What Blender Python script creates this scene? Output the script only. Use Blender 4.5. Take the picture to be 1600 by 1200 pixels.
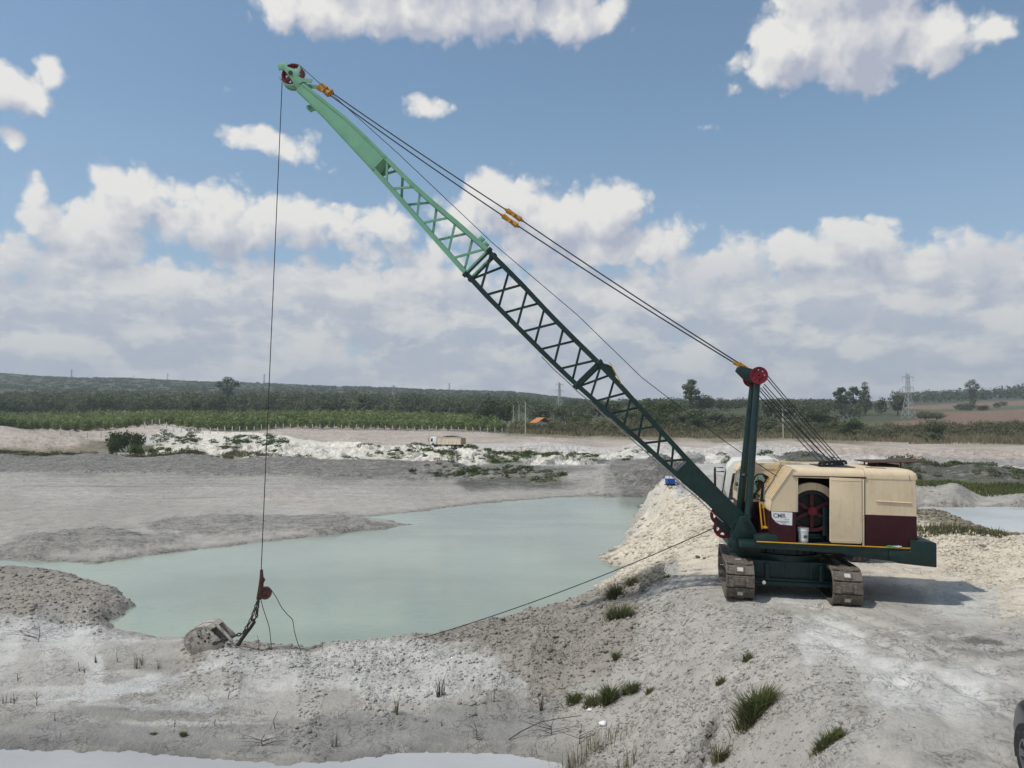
import bpy, bmesh, math, random
import numpy as np
from mathutils import Vector, Matrix, Euler

for o in list(bpy.data.objects):
    bpy.data.objects.remove(o)
scene = bpy.context.scene
COL = scene.collection
random.seed(7)
RNG = np.random.default_rng(11)
F = 1180.0                      # focal length in photo pixels (1600 wide)
PITCH = math.atan(60 / F)
CAMZ = 4.75

# ------------------------------------------------------------------ camera
cd = bpy.data.cameras.new("camera")
cam = bpy.data.objects.new("camera", cd)
COL.objects.link(cam)
cam.location = (0, 0, CAMZ)
cam.rotation_euler = (math.pi / 2 + PITCH, 0, 0)
cd.sensor_width = 36
cd.lens = 36 * F / 1600
cd.clip_start = 0.1
cd.clip_end = 20000
scene.camera = cam

def ray(u, v):
    a = (u - 800) / F; b = (600 - v) / F
    c, s = math.cos(PITCH), math.sin(PITCH)
    return Vector((a, c - b * s, s + b * c))
def G(u, v, z):                 # where a sight line meets height z
    d = ray(u, v); k = (z - CAMZ) / d.z
    return Vector((d.x * k, d.y * k, z))
def AT(u, v, Y):                # point at distance Y along a sight line
    d = ray(u, v); k = Y / d.y
    return Vector((d.x * k, Y, CAMZ + d.z * k))

# ------------------------------------------------------------------ sun
SUN_EL, SUN_AZ = math.radians(60), math.radians(250)     # azimuth clockwise from +Y: high, from the left and slightly in front
sl = bpy.data.lights.new("sun", "SUN")
sl.energy = 3.1; sl.angle = math.radians(1.6); sl.color = (1.0, 0.955, 0.88)
so = bpy.data.objects.new("sun", sl); COL.objects.link(so)
sdir = Vector((math.sin(SUN_AZ) * math.cos(SUN_EL), math.cos(SUN_AZ) * math.cos(SUN_EL), math.sin(SUN_EL)))
so.rotation_euler = sdir.to_track_quat('Z', 'Y').to_euler()

# ------------------------------------------------------------------ world: Nishita sky and procedural clouds
world = bpy.data.worlds.new("World"); scene.world = world
world.use_nodes = True
nt = world.node_tree; nt.nodes.clear()

class N:                        # tiny node-graph helper
    def __init__(s, t): s.t = t
    def n(s, kind, ins=None, **props):
        x = s.t.nodes.new(kind)
        for k, v in props.items(): setattr(x, k, v)
        for k, v in (ins or {}).items():
            sock = x.inputs[k]
            if isinstance(v, bpy.types.NodeSocket): s.t.links.new(v, sock)
            else: sock.default_value = v
        return x
    def m(s, op, a, b=None, c=None, clamp=False):
        ins = {0: a}
        if b is not None: ins[1] = b
        if c is not None: ins[2] = c
        return s.n('ShaderNodeMath', ins, operation=op, use_clamp=clamp).outputs[0]
    def mix(s, f, a, b, blend='MIX'):
        x = s.n('ShaderNodeMix', {0: f, 6: a, 7: b}, data_type='RGBA', blend_type=blend)
        return x.outputs[2]
    def ss(s, x, lo, hi, a=0.0, b=1.0):
        return s.n('ShaderNodeMapRange', {0: x, 1: lo, 2: hi, 3: a, 4: b}, interpolation_type='SMOOTHSTEP').outputs[0]
    def noise(s, vec, scale, detail=4, rough=0.5, dist=0.0):
        return s.n('ShaderNodeTexNoise', {'Vector': vec, 'Scale': scale, 'Detail': detail, 'Roughness': rough, 'Distortion': dist}).outputs['Fac']

# (u, v, ru, rv, weight) of each cumulus, as directions seen in the photograph, stored as azimuth / elevation
CLOUDS = [(500,10,120,42,.95),(640,8,160,50,1.0),(760,14,120,46,1.0),(890,24,90,42,.95),(955,10,50,40,.6),(700,-70,330,95,1.0),
 (1245,72,85,62,1.0),(1350,50,110,82,1.05),(1330,-30,150,100,1.0),(1450,66,95,46,.95),(1535,66,62,26,.72),(1150,90,30,22,.55),(1140,130,30,20,.45),
 (15,130,80,36,.95),(75,112,46,30,.72),(10,208,55,24,.58),(430,228,110,28,.72),(495,215,40,22,.5),(668,160,52,26,.66),(612,197,26,20,.4),
 (48,292,30,38,.85),(70,330,48,34,.85),(120,350,62,58,.9),(200,315,80,56,.95),(160,380,110,50,.9),(330,345,130,60,.85),(480,345,110,50,.8),(600,350,80,40,.7),
 (775,312,62,58,1.0),(850,345,120,62,1.0),(955,330,75,52,1.0),(1020,365,90,40,.85),(900,390,220,34,.8),(720,350,60,50,.7),
 (1340,375,92,38,.95),(1270,400,130,40,.9),(1410,400,60,26,.7),(1140,420,170,46,.8),(1500,430,190,48,.8),(1600,420,60,30,.6),
 (300,420,300,46,.62),(60,430,170,50,.7),(620,400,170,44,.6),(950,270,60,16,.1),(345,130,60,20,.2),(1120,195,40,10,.3),(1415,255,26,10,.3)]
def azel(u, v):
    d = ray(u, v).normalized(); return math.atan2(d.x, d.y), math.asin(d.z)

grp = bpy.data.node_groups.new("cloud_density", 'ShaderNodeTree')
grp.interface.new_socket("P", in_out='INPUT', socket_type='NodeSocketVector')
grp.interface.new_socket("D", in_out='OUTPUT', socket_type='NodeSocketFloat')
g = N(grp)
gi = g.n('NodeGroupInput'); go = g.n('NodeGroupOutput')
P0 = gi.outputs['P']
wn = g.n('ShaderNodeTexNoise', {'Vector': P0, 'Scale': 9.0, 'Detail': 3.0, 'Roughness': .6})
wv = g.n('ShaderNodeVectorMath', {0: wn.outputs['Color'], 1: (.5, .5, .5)}, operation='SUBTRACT').outputs[0]
P = g.n('ShaderNodeVectorMath', {0: wv, 1: (.055, .045, 0), 2: P0}, operation='MULTIPLY_ADD').outputs[0]
acc = None
for (u, v, ru, rv, w) in CLOUDS:
    a, e = azel(u, v); ra, re = ru / F * math.cos(a) ** 2 * 1.28, rv / F * 1.28
    q = g.n('ShaderNodeVectorMath', {0: P, 1: (1 / ra, 1 / re, 0), 2: (-a / ra, -e / re, 0)}, operation='MULTIPLY_ADD').outputs[0]
    r = g.n('ShaderNodeVectorMath', {0: q}, operation='LENGTH').outputs['Value']
    t = g.ss(r, 0.0, 1.35, w, 0.0)
    acc = t if acc is None else g.m('SMOOTH_MAX', acc, t, .12)
sep = g.n('ShaderNodeSeparateXYZ', {0: P0})
el = sep.outputs['Y']
# the broken layer low over the horizon
strat = g.n('ShaderNodeVectorMath', {0: P, 1: (1, 2.6, 1)}, operation='MULTIPLY').outputs[0]
ns = g.noise(strat, 5.5, 5, .55)
low = g.ss(el, .155, .262, 1.0, 0.0)
lowc = g.m('MULTIPLY', low, g.m('MULTIPLY_ADD', ns, 1.2, .22))
# the rest of the sky, behind and above the camera, has scattered cumulus too
away = g.m('MAXIMUM', g.ss(el, .50, .65), g.ss(g.m('ABSOLUTE', sep.outputs['X']), .68, .85))
nb = g.noise(P0, 2.3, 4, .55)
awc = g.m('MULTIPLY', away, g.ss(nb, .46, .62, 0, .8))
acc = g.m('MAXIMUM', g.m('MAXIMUM', acc, lowc), awc)
f1 = g.noise(P0, 13.0, 9, .60, .0)
wn2 = g.n('ShaderNodeTexNoise', {'Vector': P0, 'Scale': 26.0, 'Detail': 3.0, 'Roughness': .6}).outputs['Color']
wv2 = g.n('ShaderNodeVectorMath', {0: wn2, 1: (.5, .5, .5)}, operation='SUBTRACT').outputs[0]
PB = g.n('ShaderNodeVectorMath', {0: wv2, 1: (.05, .05, 0), 2: P0}, operation='MULTIPLY_ADD').outputs[0]
f2 = g.n('ShaderNodeTexVoronoi', {'Vector': PB, 'Scale': 24.0}, feature='F1', voronoi_dimensions='2D').outputs['Distance']
f3 = g.n('ShaderNodeTexVoronoi', {'Vector': PB, 'Scale': 60.0}, feature='F1', voronoi_dimensions='2D').outputs['Distance']
D = g.m('MULTIPLY_ADD', f1, .80, acc)
D = g.m('MULTIPLY_ADD', f2, -.34, D)
D = g.m('MULTIPLY_ADD', f3, -.17, D)
D = g.m('ADD', D, -.55)
grp.links.new(D, go.inputs[0])

w = N(nt)
tc = w.n('ShaderNodeTexCoord')
sx = w.n('ShaderNodeSeparateXYZ', {0: tc.outputs['Generated']})
az = w.m('ARCTAN2', sx.outputs[0], sx.outputs[1]); elv = w.m('ARCSINE', sx.outputs[2])
pv = w.n('ShaderNodeCombineXYZ', {0: az, 1: elv}).outputs[0]
def dens(dx, dy):
    p = w.n('ShaderNodeVectorMath', {0: pv, 1: (dx, dy, 0)}, operation='ADD').outputs[0]
    x = w.n('ShaderNodeGroup', {}, node_tree=grp); nt.links.new(p, x.inputs[0]); return x.outputs[0]
d0 = dens(0, 0); d1 = dens(-.014, .03)
mask = w.ss(d0, -.03, .27)
lit = w.m('SUBTRACT', w.m('MULTIPLY_ADD', w.m('SUBTRACT', d0, d1), 1.2, .74), w.m('MULTIPLY', w.m('MAXIMUM', d1, 0), .60))
lit = w.m('ADD', lit, 0, clamp=True)
lowh = w.ss(elv, .10, .27, 1.0, 0.0)          # low clouds stand farther off
ccol = w.mix(lit, (.435, .465, .56, 1), (.85, .835, .80, 1))
wq = w.n('ShaderNodeTexNoise', {'Vector': pv, 'Scale': 9.0, 'Detail': 3.0, 'Roughness': .6}).outputs['Color']
wq = w.n('ShaderNodeVectorMath', {0: wq, 1: (.5, .5, .5)}, operation='SUBTRACT').outputs[0]
lp = w.n('ShaderNodeVectorMath', {0: wq, 1: (.06, .03, 0), 2: pv}, operation='MULTIPLY_ADD').outputs[0]
lp = w.n('ShaderNodeVectorMath', {0: lp, 1: (1, 2.1, 1)}, operation='MULTIPLY').outputs[0]
lo1 = w.noise(lp, 9.5, 7, .58)
lp2 = w.n('ShaderNodeVectorMath', {0: lp, 1: (-.012, .05, 0)}, operation='ADD').outputs[0]
lo2 = w.noise(lp2, 9.5, 7, .58)
lb = w.m('ADD', w.ss(lo1, .45, .57, 0, .5), w.m('MULTIPLY_ADD', w.m('ADD', w.m('MULTIPLY', w.m('SUBTRACT', lo1, lo2), 3.4), w.m('MULTIPLY', w.m('SUBTRACT', d0, d1), .45)), 1.0, .14), clamp=True)
clow = w.mix(lb, (.455, .485, .565, 1), (.765, .75, .715, 1))
clow = w.mix(w.ss(elv, .0, .12, .6, 0), clow, (.49, .54, .625, 1))
ccol = w.mix(w.m('MULTIPLY', lowh, .88, clamp=True), ccol, clow)
sky = w.n('ShaderNodeTexSky', sky_type='NISHITA', sun_disc=False, sun_elevation=SUN_EL, sun_rotation=SUN_AZ,
          altitude=600, air_density=1.0, dust_density=1.0, ozone_density=1.0)
SKY = 0.135
skyc = w.n('ShaderNodeVectorMath', {0: sky.outputs[0], 3: SKY}, operation='SCALE').outputs[0]
skyc = w.mix(1.0, skyc, (.90, 1.02, .97, 1), 'MULTIPLY')
hz = w.m('MAXIMUM', w.ss(elv, .0, .15, .9, .0), w.ss(elv, .0, .45, .62, .08))
skyc = w.mix(hz, skyc, (.36, .455, .60, 1))
mopac = w.m('MULTIPLY', mask, w.m('MULTIPLY_ADD', lowh, -.12, .97))
final = w.mix(mopac, skyc, ccol)
ground_mask = w.ss(sx.outputs[2], -.02, .0)
final = w.mix(ground_mask, (.30, .29, .27, 1), final)
bg = w.n('ShaderNodeBackground', {'Color': final, 'Strength': 1.0})
wo = w.n('ShaderNodeOutputWorld', {'Surface': bg.outputs[0]})
world.cycles.sampling_method = 'MANUAL'
world.cycles.sample_map_resolution = 512

vs = scene.view_settings
vs.view_transform = 'Standard'; vs.look = 'None'; vs.exposure = 0.0; vs.gamma = 1.0; vs.use_curve_mapping = False
scene.cycles.max_bounces = 6
scene.cycles.use_denoising = True

# ------------------------------------------------------------------ helpers: tags, materials, meshes
def tag(o, label=None, cat=None, group=None, kind=None):
    if label: o['label'] = label
    if cat: o['category'] = cat
    if group: o['group'] = group
    if kind: o['kind'] = kind
    return o
def mesh_obj(name, verts, faces, m=None, parent=None, smooth=False):
    me = bpy.data.meshes.new(name); me.from_pydata([tuple(v) for v in verts], [], [tuple(f) for f in faces]); me.update()
    o = bpy.data.objects.new(name, me); COL.objects.link(o)
    if m is not None: me.materials.append(m)
    if parent is not None: o.parent = parent
    if smooth: me.polygons.foreach_set('use_smooth', [True] * len(me.polygons))
    return o
def np_mesh(name, V, Fq, m=None, parent=None, smooth=False):
    """V (n,3) float array, Fq (k,4) or (k,3) int array"""
    me = bpy.data.meshes.new(name); n = Fq.shape[1]
    me.vertices.add(len(V)); me.vertices.foreach_set('co', np.ascontiguousarray(V, dtype=np.float32).ravel())
    me.loops.add(Fq.size); me.loops.foreach_set('vertex_index', np.ascontiguousarray(Fq, dtype=np.int32).ravel())
    me.polygons.add(len(Fq)); me.polygons.foreach_set('loop_start', np.arange(0, Fq.size, n, dtype=np.int32))
    me.polygons.foreach_set('loop_total', np.full(len(Fq), n, dtype=np.int32))
    if smooth: me.polygons.foreach_set('use_smooth', np.ones(len(Fq), dtype=bool))
    me.update(calc_edges=True)
    o = bpy.data.objects.new(name, me); COL.objects.link(o)
    if m is not None: me.materials.append(m)
    if parent is not None: o.parent = parent
    return o
def pt_attr(o, name, A):
    a = o.data.attributes.new(name, 'FLOAT_COLOR', 'POINT')
    if A.shape[1] == 3: A = np.hstack([A, np.ones((len(A), 1))])
    a.data.foreach_set('color', np.ascontiguousarray(A, dtype=np.float32).ravel())
def new_mat(name):
    m = bpy.data.materials.new(name); m.use_nodes = True; m.node_tree.nodes.clear()
    return m, N(m.node_tree)
def paint(name, col, rough=.5, var=.18, scale=3.0, bump=.0, metal=0.0, dirt=None, dirt_amt=.35, spec=.4, bscale=60, tr=None):
    """paint / metal / cloth with uneven tone, optional dust patches and fine bump"""
    m, g = new_mat(name)
    tcn = g.n('ShaderNodeTexCoord').outputs['Object']
    n1 = g.noise(tcn, scale, 6, .6)
    c = tuple(col) + (1,)
    lo = tuple(x * (1 - var) for x in col) + (1,); hi = tuple(min(1, x * (1 + var * .7)) for x in col) + (1,)
    base = g.mix(g.ss(n1, .3, .7), lo, hi)
    if dirt:
        n2 = g.noise(tcn, scale * 2.7, 8, .7)
        base = g.mix(g.m('MULTIPLY', g.ss(n2, .5, .68), dirt_amt), base, tuple(dirt) + (1,))
    ins = {'Base Color': base, 'Roughness': rough, 'Metallic': metal, 'Specular IOR Level': spec}
    if bump:
        b = g.n('ShaderNodeBump', {'Height': g.noise(tcn, bscale, 4, .6), 'Strength': bump, 'Distance': .02}); ins['Normal'] = b.outputs[0]
    if tr: ins['Transmission Weight'] = tr
    p = g.n('ShaderNodeBsdfPrincipled', ins)
    g.n('ShaderNodeOutputMaterial', {'Surface': p.outputs[0]})
    return m

# ------------------------------------------------------------------ noise in numpy
_perm = np.random.default_rng(5).permutation(65536).astype(np.int64)
_grad = np.random.default_rng(6).uniform(0, 2 * np.pi, 65536)
_gx, _gy = np.cos(_grad), np.sin(_grad)
def perlin(x, y, seed=0):
    xi = np.floor(x).astype(np.int64); yi = np.floor(y).astype(np.int64); xf = x - xi; yf = y - yi
    u = xf * xf * xf * (xf * (xf * 6 - 15) + 10); v = yf * yf * yf * (yf * (yf * 6 - 15) + 10)
    def h(a, b):
        k = _perm[(_perm[(a + seed * 131) & 65535] + b) & 65535]
        return _gx[k], _gy[k]
    a, b = h(xi, yi); n00 = a * xf + b * yf
    a, b = h(xi + 1, yi); n10 = a * (xf - 1) + b * yf
    a, b = h(xi, yi + 1); n01 = a * xf + b * (yf - 1)
    a, b = h(xi + 1, yi + 1); n11 = a * (xf - 1) + b * (yf - 1)
    return (n00 * (1 - u) + n10 * u) * (1 - v) + (n01 * (1 - u) + n11 * u) * v
def fbm(x, y, sc, octv=4, gain=.5, seed=0, ridge=False):
    s = np.zeros_like(x); a = 1.0; f = 1.0 / sc
    for i in range(octv):
        n = perlin(x * f + 17.3 * i, y * f - 9.1 * i, seed + i)
        s += a * ((1 - 2.2 * np.abs(n)) if ridge else n * 1.6)
        a *= gain; f *= 2.07
    return s

# ------------------------------------------------------------------ the terrain: control points (u, v, height, soil, roughness)
SOIL = dict(W=(.565, .55, .51), C=(.68, .605, .49), G=(.385, .362, .325), P=(.51, .44, .38), D=(.23, .22, .20), B=(.33, .30, .26),
            L=(.435, .41, .37), V=(.075, .09, .045), H=(.080, .100, .048), R=(.27, .175, .125), Y=(.27, .235, .16), O=(.12, .14, .06), K=(.14, .14, .12))
WZ = -2.6
CP = [
 # near left flat and shore
 (-300,1500,-2.62,'L',.01),(400,1600,-2.65,'L',.01),(900,1700,-2.2,'L',.05),(0,1260,-2.66,'L',.01),(500,1260,-2.68,'L',.01),(800,1240,-2.6,'L',.01),
 (0,1150,-2.55,'G',.015),(150,1130,-2.5,'G',.01),(200,1100,-2.48,'G',.01),(330,1115,-2.5,'G',.01),(420,1080,-2.42,'L',.03),(560,1110,-2.42,'G',.02),(700,1120,-2.45,'G',.015),(800,1110,-2.4,'G',.02),(870,1150,-2.4,'G',.04),(760,1160,-2.55,'G',.02),(560,1165,-2.6,'G',.02),(300,1160,-2.6,'G',.02),
 (60,1050,-2.4,'L',.015),(0,1000,-2.35,'W',.02),(150,1060,-2.4,'W',.02),(100,990,-2.42,'W',.01),(200,1010,-2.4,'L',.03),(230,1060,-2.42,'G',.02),
 (290,1025,-2.35,'L',.05),(360,1040,-2.22,'L',.09),(450,1035,-2.18,'L',.10),(540,1030,-2.18,'L',.10),(620,1025,-2.2,'L',.10),(480,1060,-2.3,'L',.09),(600,1070,-2.3,'L',.09),(400,1075,-2.4,'L',.04),
 (700,1050,-2.1,'L',.09),(780,1075,-2.15,'L',.09),(760,1095,-2.3,'L',.05),(660,1085,-2.35,'L',.05),
 (330,1012,-2.3,'L',.06),(410,1014,-2.35,'B',.06),(480,1016,-2.4,'B',.05),
 # left mound
 (-60,880,-2.45,'L',.05),(0,900,-2.15,'B',.12),(60,905,-2.2,'B',.12),(110,925,-2.05,'B',.14),(60,940,-2.0,'B',.14),(0,955,-2.1,'B',.12),(150,950,-2.15,'B',.13),(100,972,-2.4,'G',.1),(-100,960,-2.1,'B',.1),
 # brown mound by the dyke
 (700,1005,-2.15,'B',.10),(760,1010,-1.95,'B',.14),(830,1010,-1.7,'B',.14),(780,985,-2.1,'B',.12),(860,985,-1.75,'B',.16),(900,1030,-1.75,'B',.15),(850,1050,-2.0,'B',.14),(930,1000,-1.45,'B',.14),(950,965,-1.25,'B',.16),(890,965,-1.85,'B',.14),(960,935,-1.35,'B',.14),(1000,985,-1.0,'L',.1),(990,925,-1.1,'K',.1),
 # dyke: slope and top
 (1030,895,-.5,'L',.05),(1000,940,-.95,'L',.07),(1060,930,-.35,'L',.05),(1080,980,-.4,'L',.06),(1150,925,-.02,'L',.04),(1150,955,.0,'L',.05),(1200,985,.0,'L',.05),(1250,940,0,'W',.03),(1330,960,.02,'L',.03),(1420,935,0,'L',.03),(1520,935,0,'W',.03),(1600,930,.05,'C',.03),
 (1300,1010,.1,'W',.03),(1400,1000,.15,'L',.04),(1500,1010,.1,'G',.04),(1600,1010,.15,'L',.04),(1250,1050,.1,'L',.05),(1400,1060,.22,'W',.035),(1520,1080,.25,'W',.03),(1600,1090,.3,'L',.03),
 (1000,1060,-1.45,'L',.06),(960,1080,-1.75,'L',.07),(1050,1060,-1.1,'L',.06),(1100,1060,-.75,'L',.06),(1180,1060,-.25,'L',.06),
 (900,1110,-2.2,'L',.07),(960,1130,-1.95,'L',.07),(1040,1130,-1.4,'L',.06),(1120,1130,-.95,'L',.06),(1220,1130,-.35,'L',.07),(1300,1120,.05,'L',.06),(1380,1150,.2,'L',.05),(1500,1160,.3,'L',.035),(1600,1170,.3,'L',.03),
 (900,1220,-2.4,'G',.08),(980,1200,-2.1,'G',.08),(1060,1200,-1.65,'L',.06),(1140,1200,-1.15,'L',.06),(1250,1200,-.5,'L',.07),(1350,1210,.0,'L',.06),(1450,1220,.25,'L',.04),(1620,1230,.3,'L',.03),
 (1000,1500,-1.2,'L',.05),(1400,1500,.6,'L',.04),(1800,1500,.9,'L',.03),(1800,1200,.4,'L',.03),(1900,950,.1,'W',.03),(800,3000,2.9,'L',.03),(-200,3000,1.0,'L',.03),(1800,3000,3.0,'L',.03),(-800,1500,-2.5,'L',.02),
 # dyke going back under the boom
 (1135,880,0,'C',.04),(1080,862,-.2,'C',.05),(1120,845,0,'C',.06),(1040,868,-.75,'C',.06),(1000,880,-1.5,'C',.07),(960,895,-2.2,'C',.07),(1090,820,.05,'C',.08),(1050,830,-.55,'C',.09),(1010,845,-1.5,'C',.09),(1100,795,.1,'C',.08),(1060,790,-.1,'C',.09),(1030,800,-1.0,'C',.09),(1040,765,.3,'W',.08),(1075,765,.2,'W',.08),(1060,753,.5,'W',.08),(1110,760,.0,'L',.05),
 (1150,790,0,'L',.03),(1250,800,0,'L',.03),(1350,830,0,'C',.03),(1450,900,0,'C',.03),(1560,890,.1,'C',.06),(1480,880,.05,'C',.04),
 # right: lumpy white berm, grey pond flats, banks
 (1440,828,.0,'C',.1),(1480,838,.35,'C',.16),(1520,850,.35,'C',.16),(1560,872,.2,'C',.12),(1600,850,.55,'C',.16),(1680,850,.5,'C',.16),
 (1460,800,-1.2,'Y',.1),(1540,840,-1.0,'Y',.1),
 (1440,795,-2.5,'G',.02),(1520,790,-2.4,'L',.01),(1600,800,-2.5,'G',.01),(1750,800,-2.5,'L',.01),(1450,786,-2.2,'G',.05),(1520,785,-2.2,'G',.05),(1600,787,-2.2,'G',.05),(1440,768,-1.5,'G',.1),(1500,766,-1.3,'G',.12),(1600,770,-1.3,'G',.12),(1750,770,-1.3,'G',.1),
 (1440,756,-2.2,'O',.06),(1520,760,-2.2,'O',.06),(1600,764,-2.2,'O',.06),(1440,740,-1.5,'K',.2),(1400,730,-1.2,'K',.3),(1480,748,-1.9,'K',.2),(1520,740,-1.6,'K',.3),(1560,744,-1.8,'K',.25),(1600,748,-2.1,'K',.2),
 (1500,731,-2.1,'G',.05),(1600,737,-2.2,'G',.05),(1470,725,-2.0,'W',.05),(1600,730,-2.2,'W',.05),(1350,722,-2.0,'W',.1),(1260,722,-1.5,'V',.3),(1300,716,-1.6,'W',.1),
 (1300,712,-1.9,'P',.06),(1450,716,-2.2,'P',.06),(1600,722,-2.4,'P',.06),(1700,720,-2.4,'P',.06),(1450,705,-1.9,'P',.15),(1600,710,-2.1,'P',.15),(1300,700,-1.5,'P',.2),(1440,694,-1.7,'P',.15),(1600,700,-2.0,'P',.1),(1440,690,-1.4,'Y',.1),(1600,694,-1.6,'Y',.1),(1750,705,-2,'P',.1),
 # centre far shore
 (700,790,-2.5,'G',.03),(800,778,-2.45,'G',.04),(860,772,-2.5,'G',.04),(930,768,-2.35,'G',.1),(990,768,-2.3,'D',.1),(1020,770,-2.3,'D',.1),(1000,750,-1.9,'D',.15),(1080,748,-.8,'L',.1),
 (700,745,-2.4,'G',.05),(760,752,-2.3,'K',.1),(850,755,-2.2,'K',.1),(880,745,-1.9,'L',.12),(960,745,-1.6,'L',.15),(1120,740,-1.2,'W',.12),(1100,718,-1.5,'W',.25),(1020,718,-1.6,'W',.3),(940,722,-1.7,'W',.3),(860,722,-1.7,'W',.3),(800,722,-2.2,'O',.2),(1180,722,-1.6,'W',.2),
 (860,708,-1.9,'W',.1),(1000,706,-1.8,'W',.1),(1120,706,-1.7,'W',.1),(1200,706,-1.7,'W',.1),
 # left far flats, grey berm, white bank
 (0,745,-2.5,'L',.02),(200,745,-2.5,'G',.02),(400,748,-2.5,'L',.02),(600,752,-2.5,'G',.03),(700,765,-2.5,'G',.04),(100,770,-2.45,'L',.02),(350,775,-2.42,'L',.02),(550,775,-2.45,'L',.02),(600,795,-2.5,'L',.02),(0,790,-2.45,'G',.02),(200,800,-2.45,'G',.02),(450,800,-2.42,'L',.03),(-200,780,-2.45,'G',.02),
 (350,815,-2.4,'G',.10),(500,815,-2.42,'G',.09),(600,822,-2.5,'G',.05),(160,838,-2.32,'G',.13),(60,845,-2.36,'G',.12),(240,846,-2.42,'G',.10),(120,860,-2.5,'G',.04),(0,862,-2.52,'L',.04),(280,828,-2.45,'L',.03),
 (0,714,-1.7,'D',.22),(150,716,-1.7,'D',.22),(300,718,-1.7,'D',.25),(450,722,-1.7,'D',.28),(600,728,-1.7,'D',.3),(700,733,-1.7,'D',.3),(800,738,-1.8,'K',.12),(870,744,-1.9,'K',.12),(-150,714,-1.75,'D',.06),
 (0,731,-2.5,'D',.04),(200,734,-2.5,'D',.04),(400,740,-2.5,'D',.04),(600,746,-2.5,'D',.05),(-150,731,-2.5,'D',.04),
 (0,711,-2.2,'O',.1),(120,711,-2.2,'Y',.1),(230,713,-2.2,'W',.05),(350,717,-2.2,'Y',.05),(500,720,-2.2,'Y',.1),(620,724,-2.2,'Y',.1),(720,730,-2.2,'W',.1),
 (0,678,.6,'P',.5),(60,673,1.4,'B',.6),(120,676,1.1,'P',.6),(170,684,.2,'P',.4),(80,695,-1.0,'P',.5),(0,695,-1.0,'P',.5),(-150,680,.5,'P',.4),(150,700,-1.6,'Y',.3),(190,695,-1.2,'V',.3),
 (250,692,-.4,'W',.4),(300,700,-1.2,'W',.5),(270,685,.2,'C',.3),(340,690,-.5,'P',.3),(240,705,-1.8,'O',.3),(380,706,-1.6,'W',.5),(430,712,-1.9,'W',.4),(330,712,-2.0,'W',.3),
 (480,705,-1.6,'W',.4),(560,702,-1.5,'C',.4),(620,706,-1.6,'W',.4),(700,706,-1.6,'W',.3),(760,712,-1.8,'W',.3),(540,714,-2.0,'W',.3),(660,718,-2.0,'W',.3),(740,722,-2.1,'W',.3),
 (400,695,-.8,'P',.2),(500,693,-.9,'P',.2),(600,697,-1.4,'P',.12),(700,700,-1.7,'P',.08),(800,703,-1.8,'P',.08),(950,700,-1.8,'P',.1),(1100,700,-1.8,'P',.1),
 (400,682,.7,'P',.25),(550,684,.4,'P',.25),(700,686,.1,'P',.25),(850,690,-.4,'P',.25),(1000,693,-.7,'P',.25),(1150,696,-1.0,'P',.25),(1250,698,-1.2,'P',.25),
]
FAR = [ # (u, v, Y, soil, rough): skyline and fields, given by distance
 (0,671,215,'P',.1),(250,671,220,'P',.1),(450,674,232,'P',.1),(600,676,236,'P',.1),(750,678,238,'P',.1),(850,681,236,'Y',.2),(1000,686,232,'Y',.2),(1150,689,228,'Y',.2),(1300,692,222,'Y',.2),
 (0,669,250,'O',.1),(400,669,262,'O',.1),(780,672,262,'O',.1),(-200,670,250,'O',.1),(0,652,400,'O',.1),(400,652,400,'O',.1),(780,658,400,'O',.1),(-300,652,400,'O',.1),
 (0,642,520,'V',.5),(400,642,520,'V',.5),(750,646,520,'V',.5),(0,627,760,'H',.5),(300,628,760,'H',.5),(560,630,760,'H',.5),(800,634,760,'H',.5),(-400,625,760,'H',.5),
 (0,586,1900,'H',1),(200,593,1900,'H',1),(400,600,1900,'H',1),(600,607,1900,'H',1),(800,614,1900,'H',1),(920,628,1900,'H',1),(1000,636,1700,'H',1),(-500,570,1900,'H',1),(-1200,560,1900,'H',1),
 (0,604,1250,'H',1),(400,612,1250,'H',1),(700,619,1250,'H',1),
 (850,668,300,'Y',.4),(950,668,300,'O',.4),(1100,668,300,'O',.4),(1250,670,300,'O',.4),(1350,675,300,'O',.4),(880,650,430,'V',.4),(1000,645,430,'H',.4),(1120,645,430,'H',.4),(1230,645,430,'H',.4),
 (1050,637,640,'H',.4),(1200,636,640,'H',.4),(1290,637,640,'H',.4),(1400,640,640,'V',.4),
 (1350,668,330,'O',.2),(1390,674,290,'R',.2),(1350,655,430,'H',.2),(1400,650,480,'H',.2),(1450,664,360,'R',.2),(1500,668,350,'R',.2),(1600,664,350,'R',.2),(1560,674,280,'Y',.2),(1480,676,280,'Y',.2),(1600,680,260,'Y',.2),(1750,670,330,'R',.2),
 (1500,648,520,'R',.2),(1600,643,560,'R',.2),(1480,654,470,'R',.2),(1560,645,540,'R',.2),(1750,640,560,'R',.2),(1500,642,620,'O',.2),(1600,638,660,'O',.2),(1560,640,640,'O',.2),(1500,636,800,'R',.2),(1600,630,860,'R',.2),(1430,640,760,'R',.2),(1750,630,900,'R',.2),
 (1440,632,1100,'V',1),(1600,624,1100,'V',1),(1440,626,1400,'V',1),(1600,618,1400,'V',1),(1800,612,1400,'V',1),(2400,610,1400,'V',1),(1250,634,1000,'H',1),(1350,632,1000,'H',1),
 (-600,640,2900,'H',1),(0,640,2900,'H',1),(800,640,2900,'H',1),(1600,640,2900,'H',1),(2400,640,2900,'H',1),(-1400,640,2900,'H',1),
]
pts = []
for (u, v, z, s, r) in CP:
    p = G(u, v, z); pts.append((p.x, p.y, z) + SOIL[s] + (r,))
for (u, v, Y, s, r) in FAR:
    p = AT(u, v, Y); pts.append((p.x, Y, p.z) + SOIL[s] + (r,))
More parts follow.
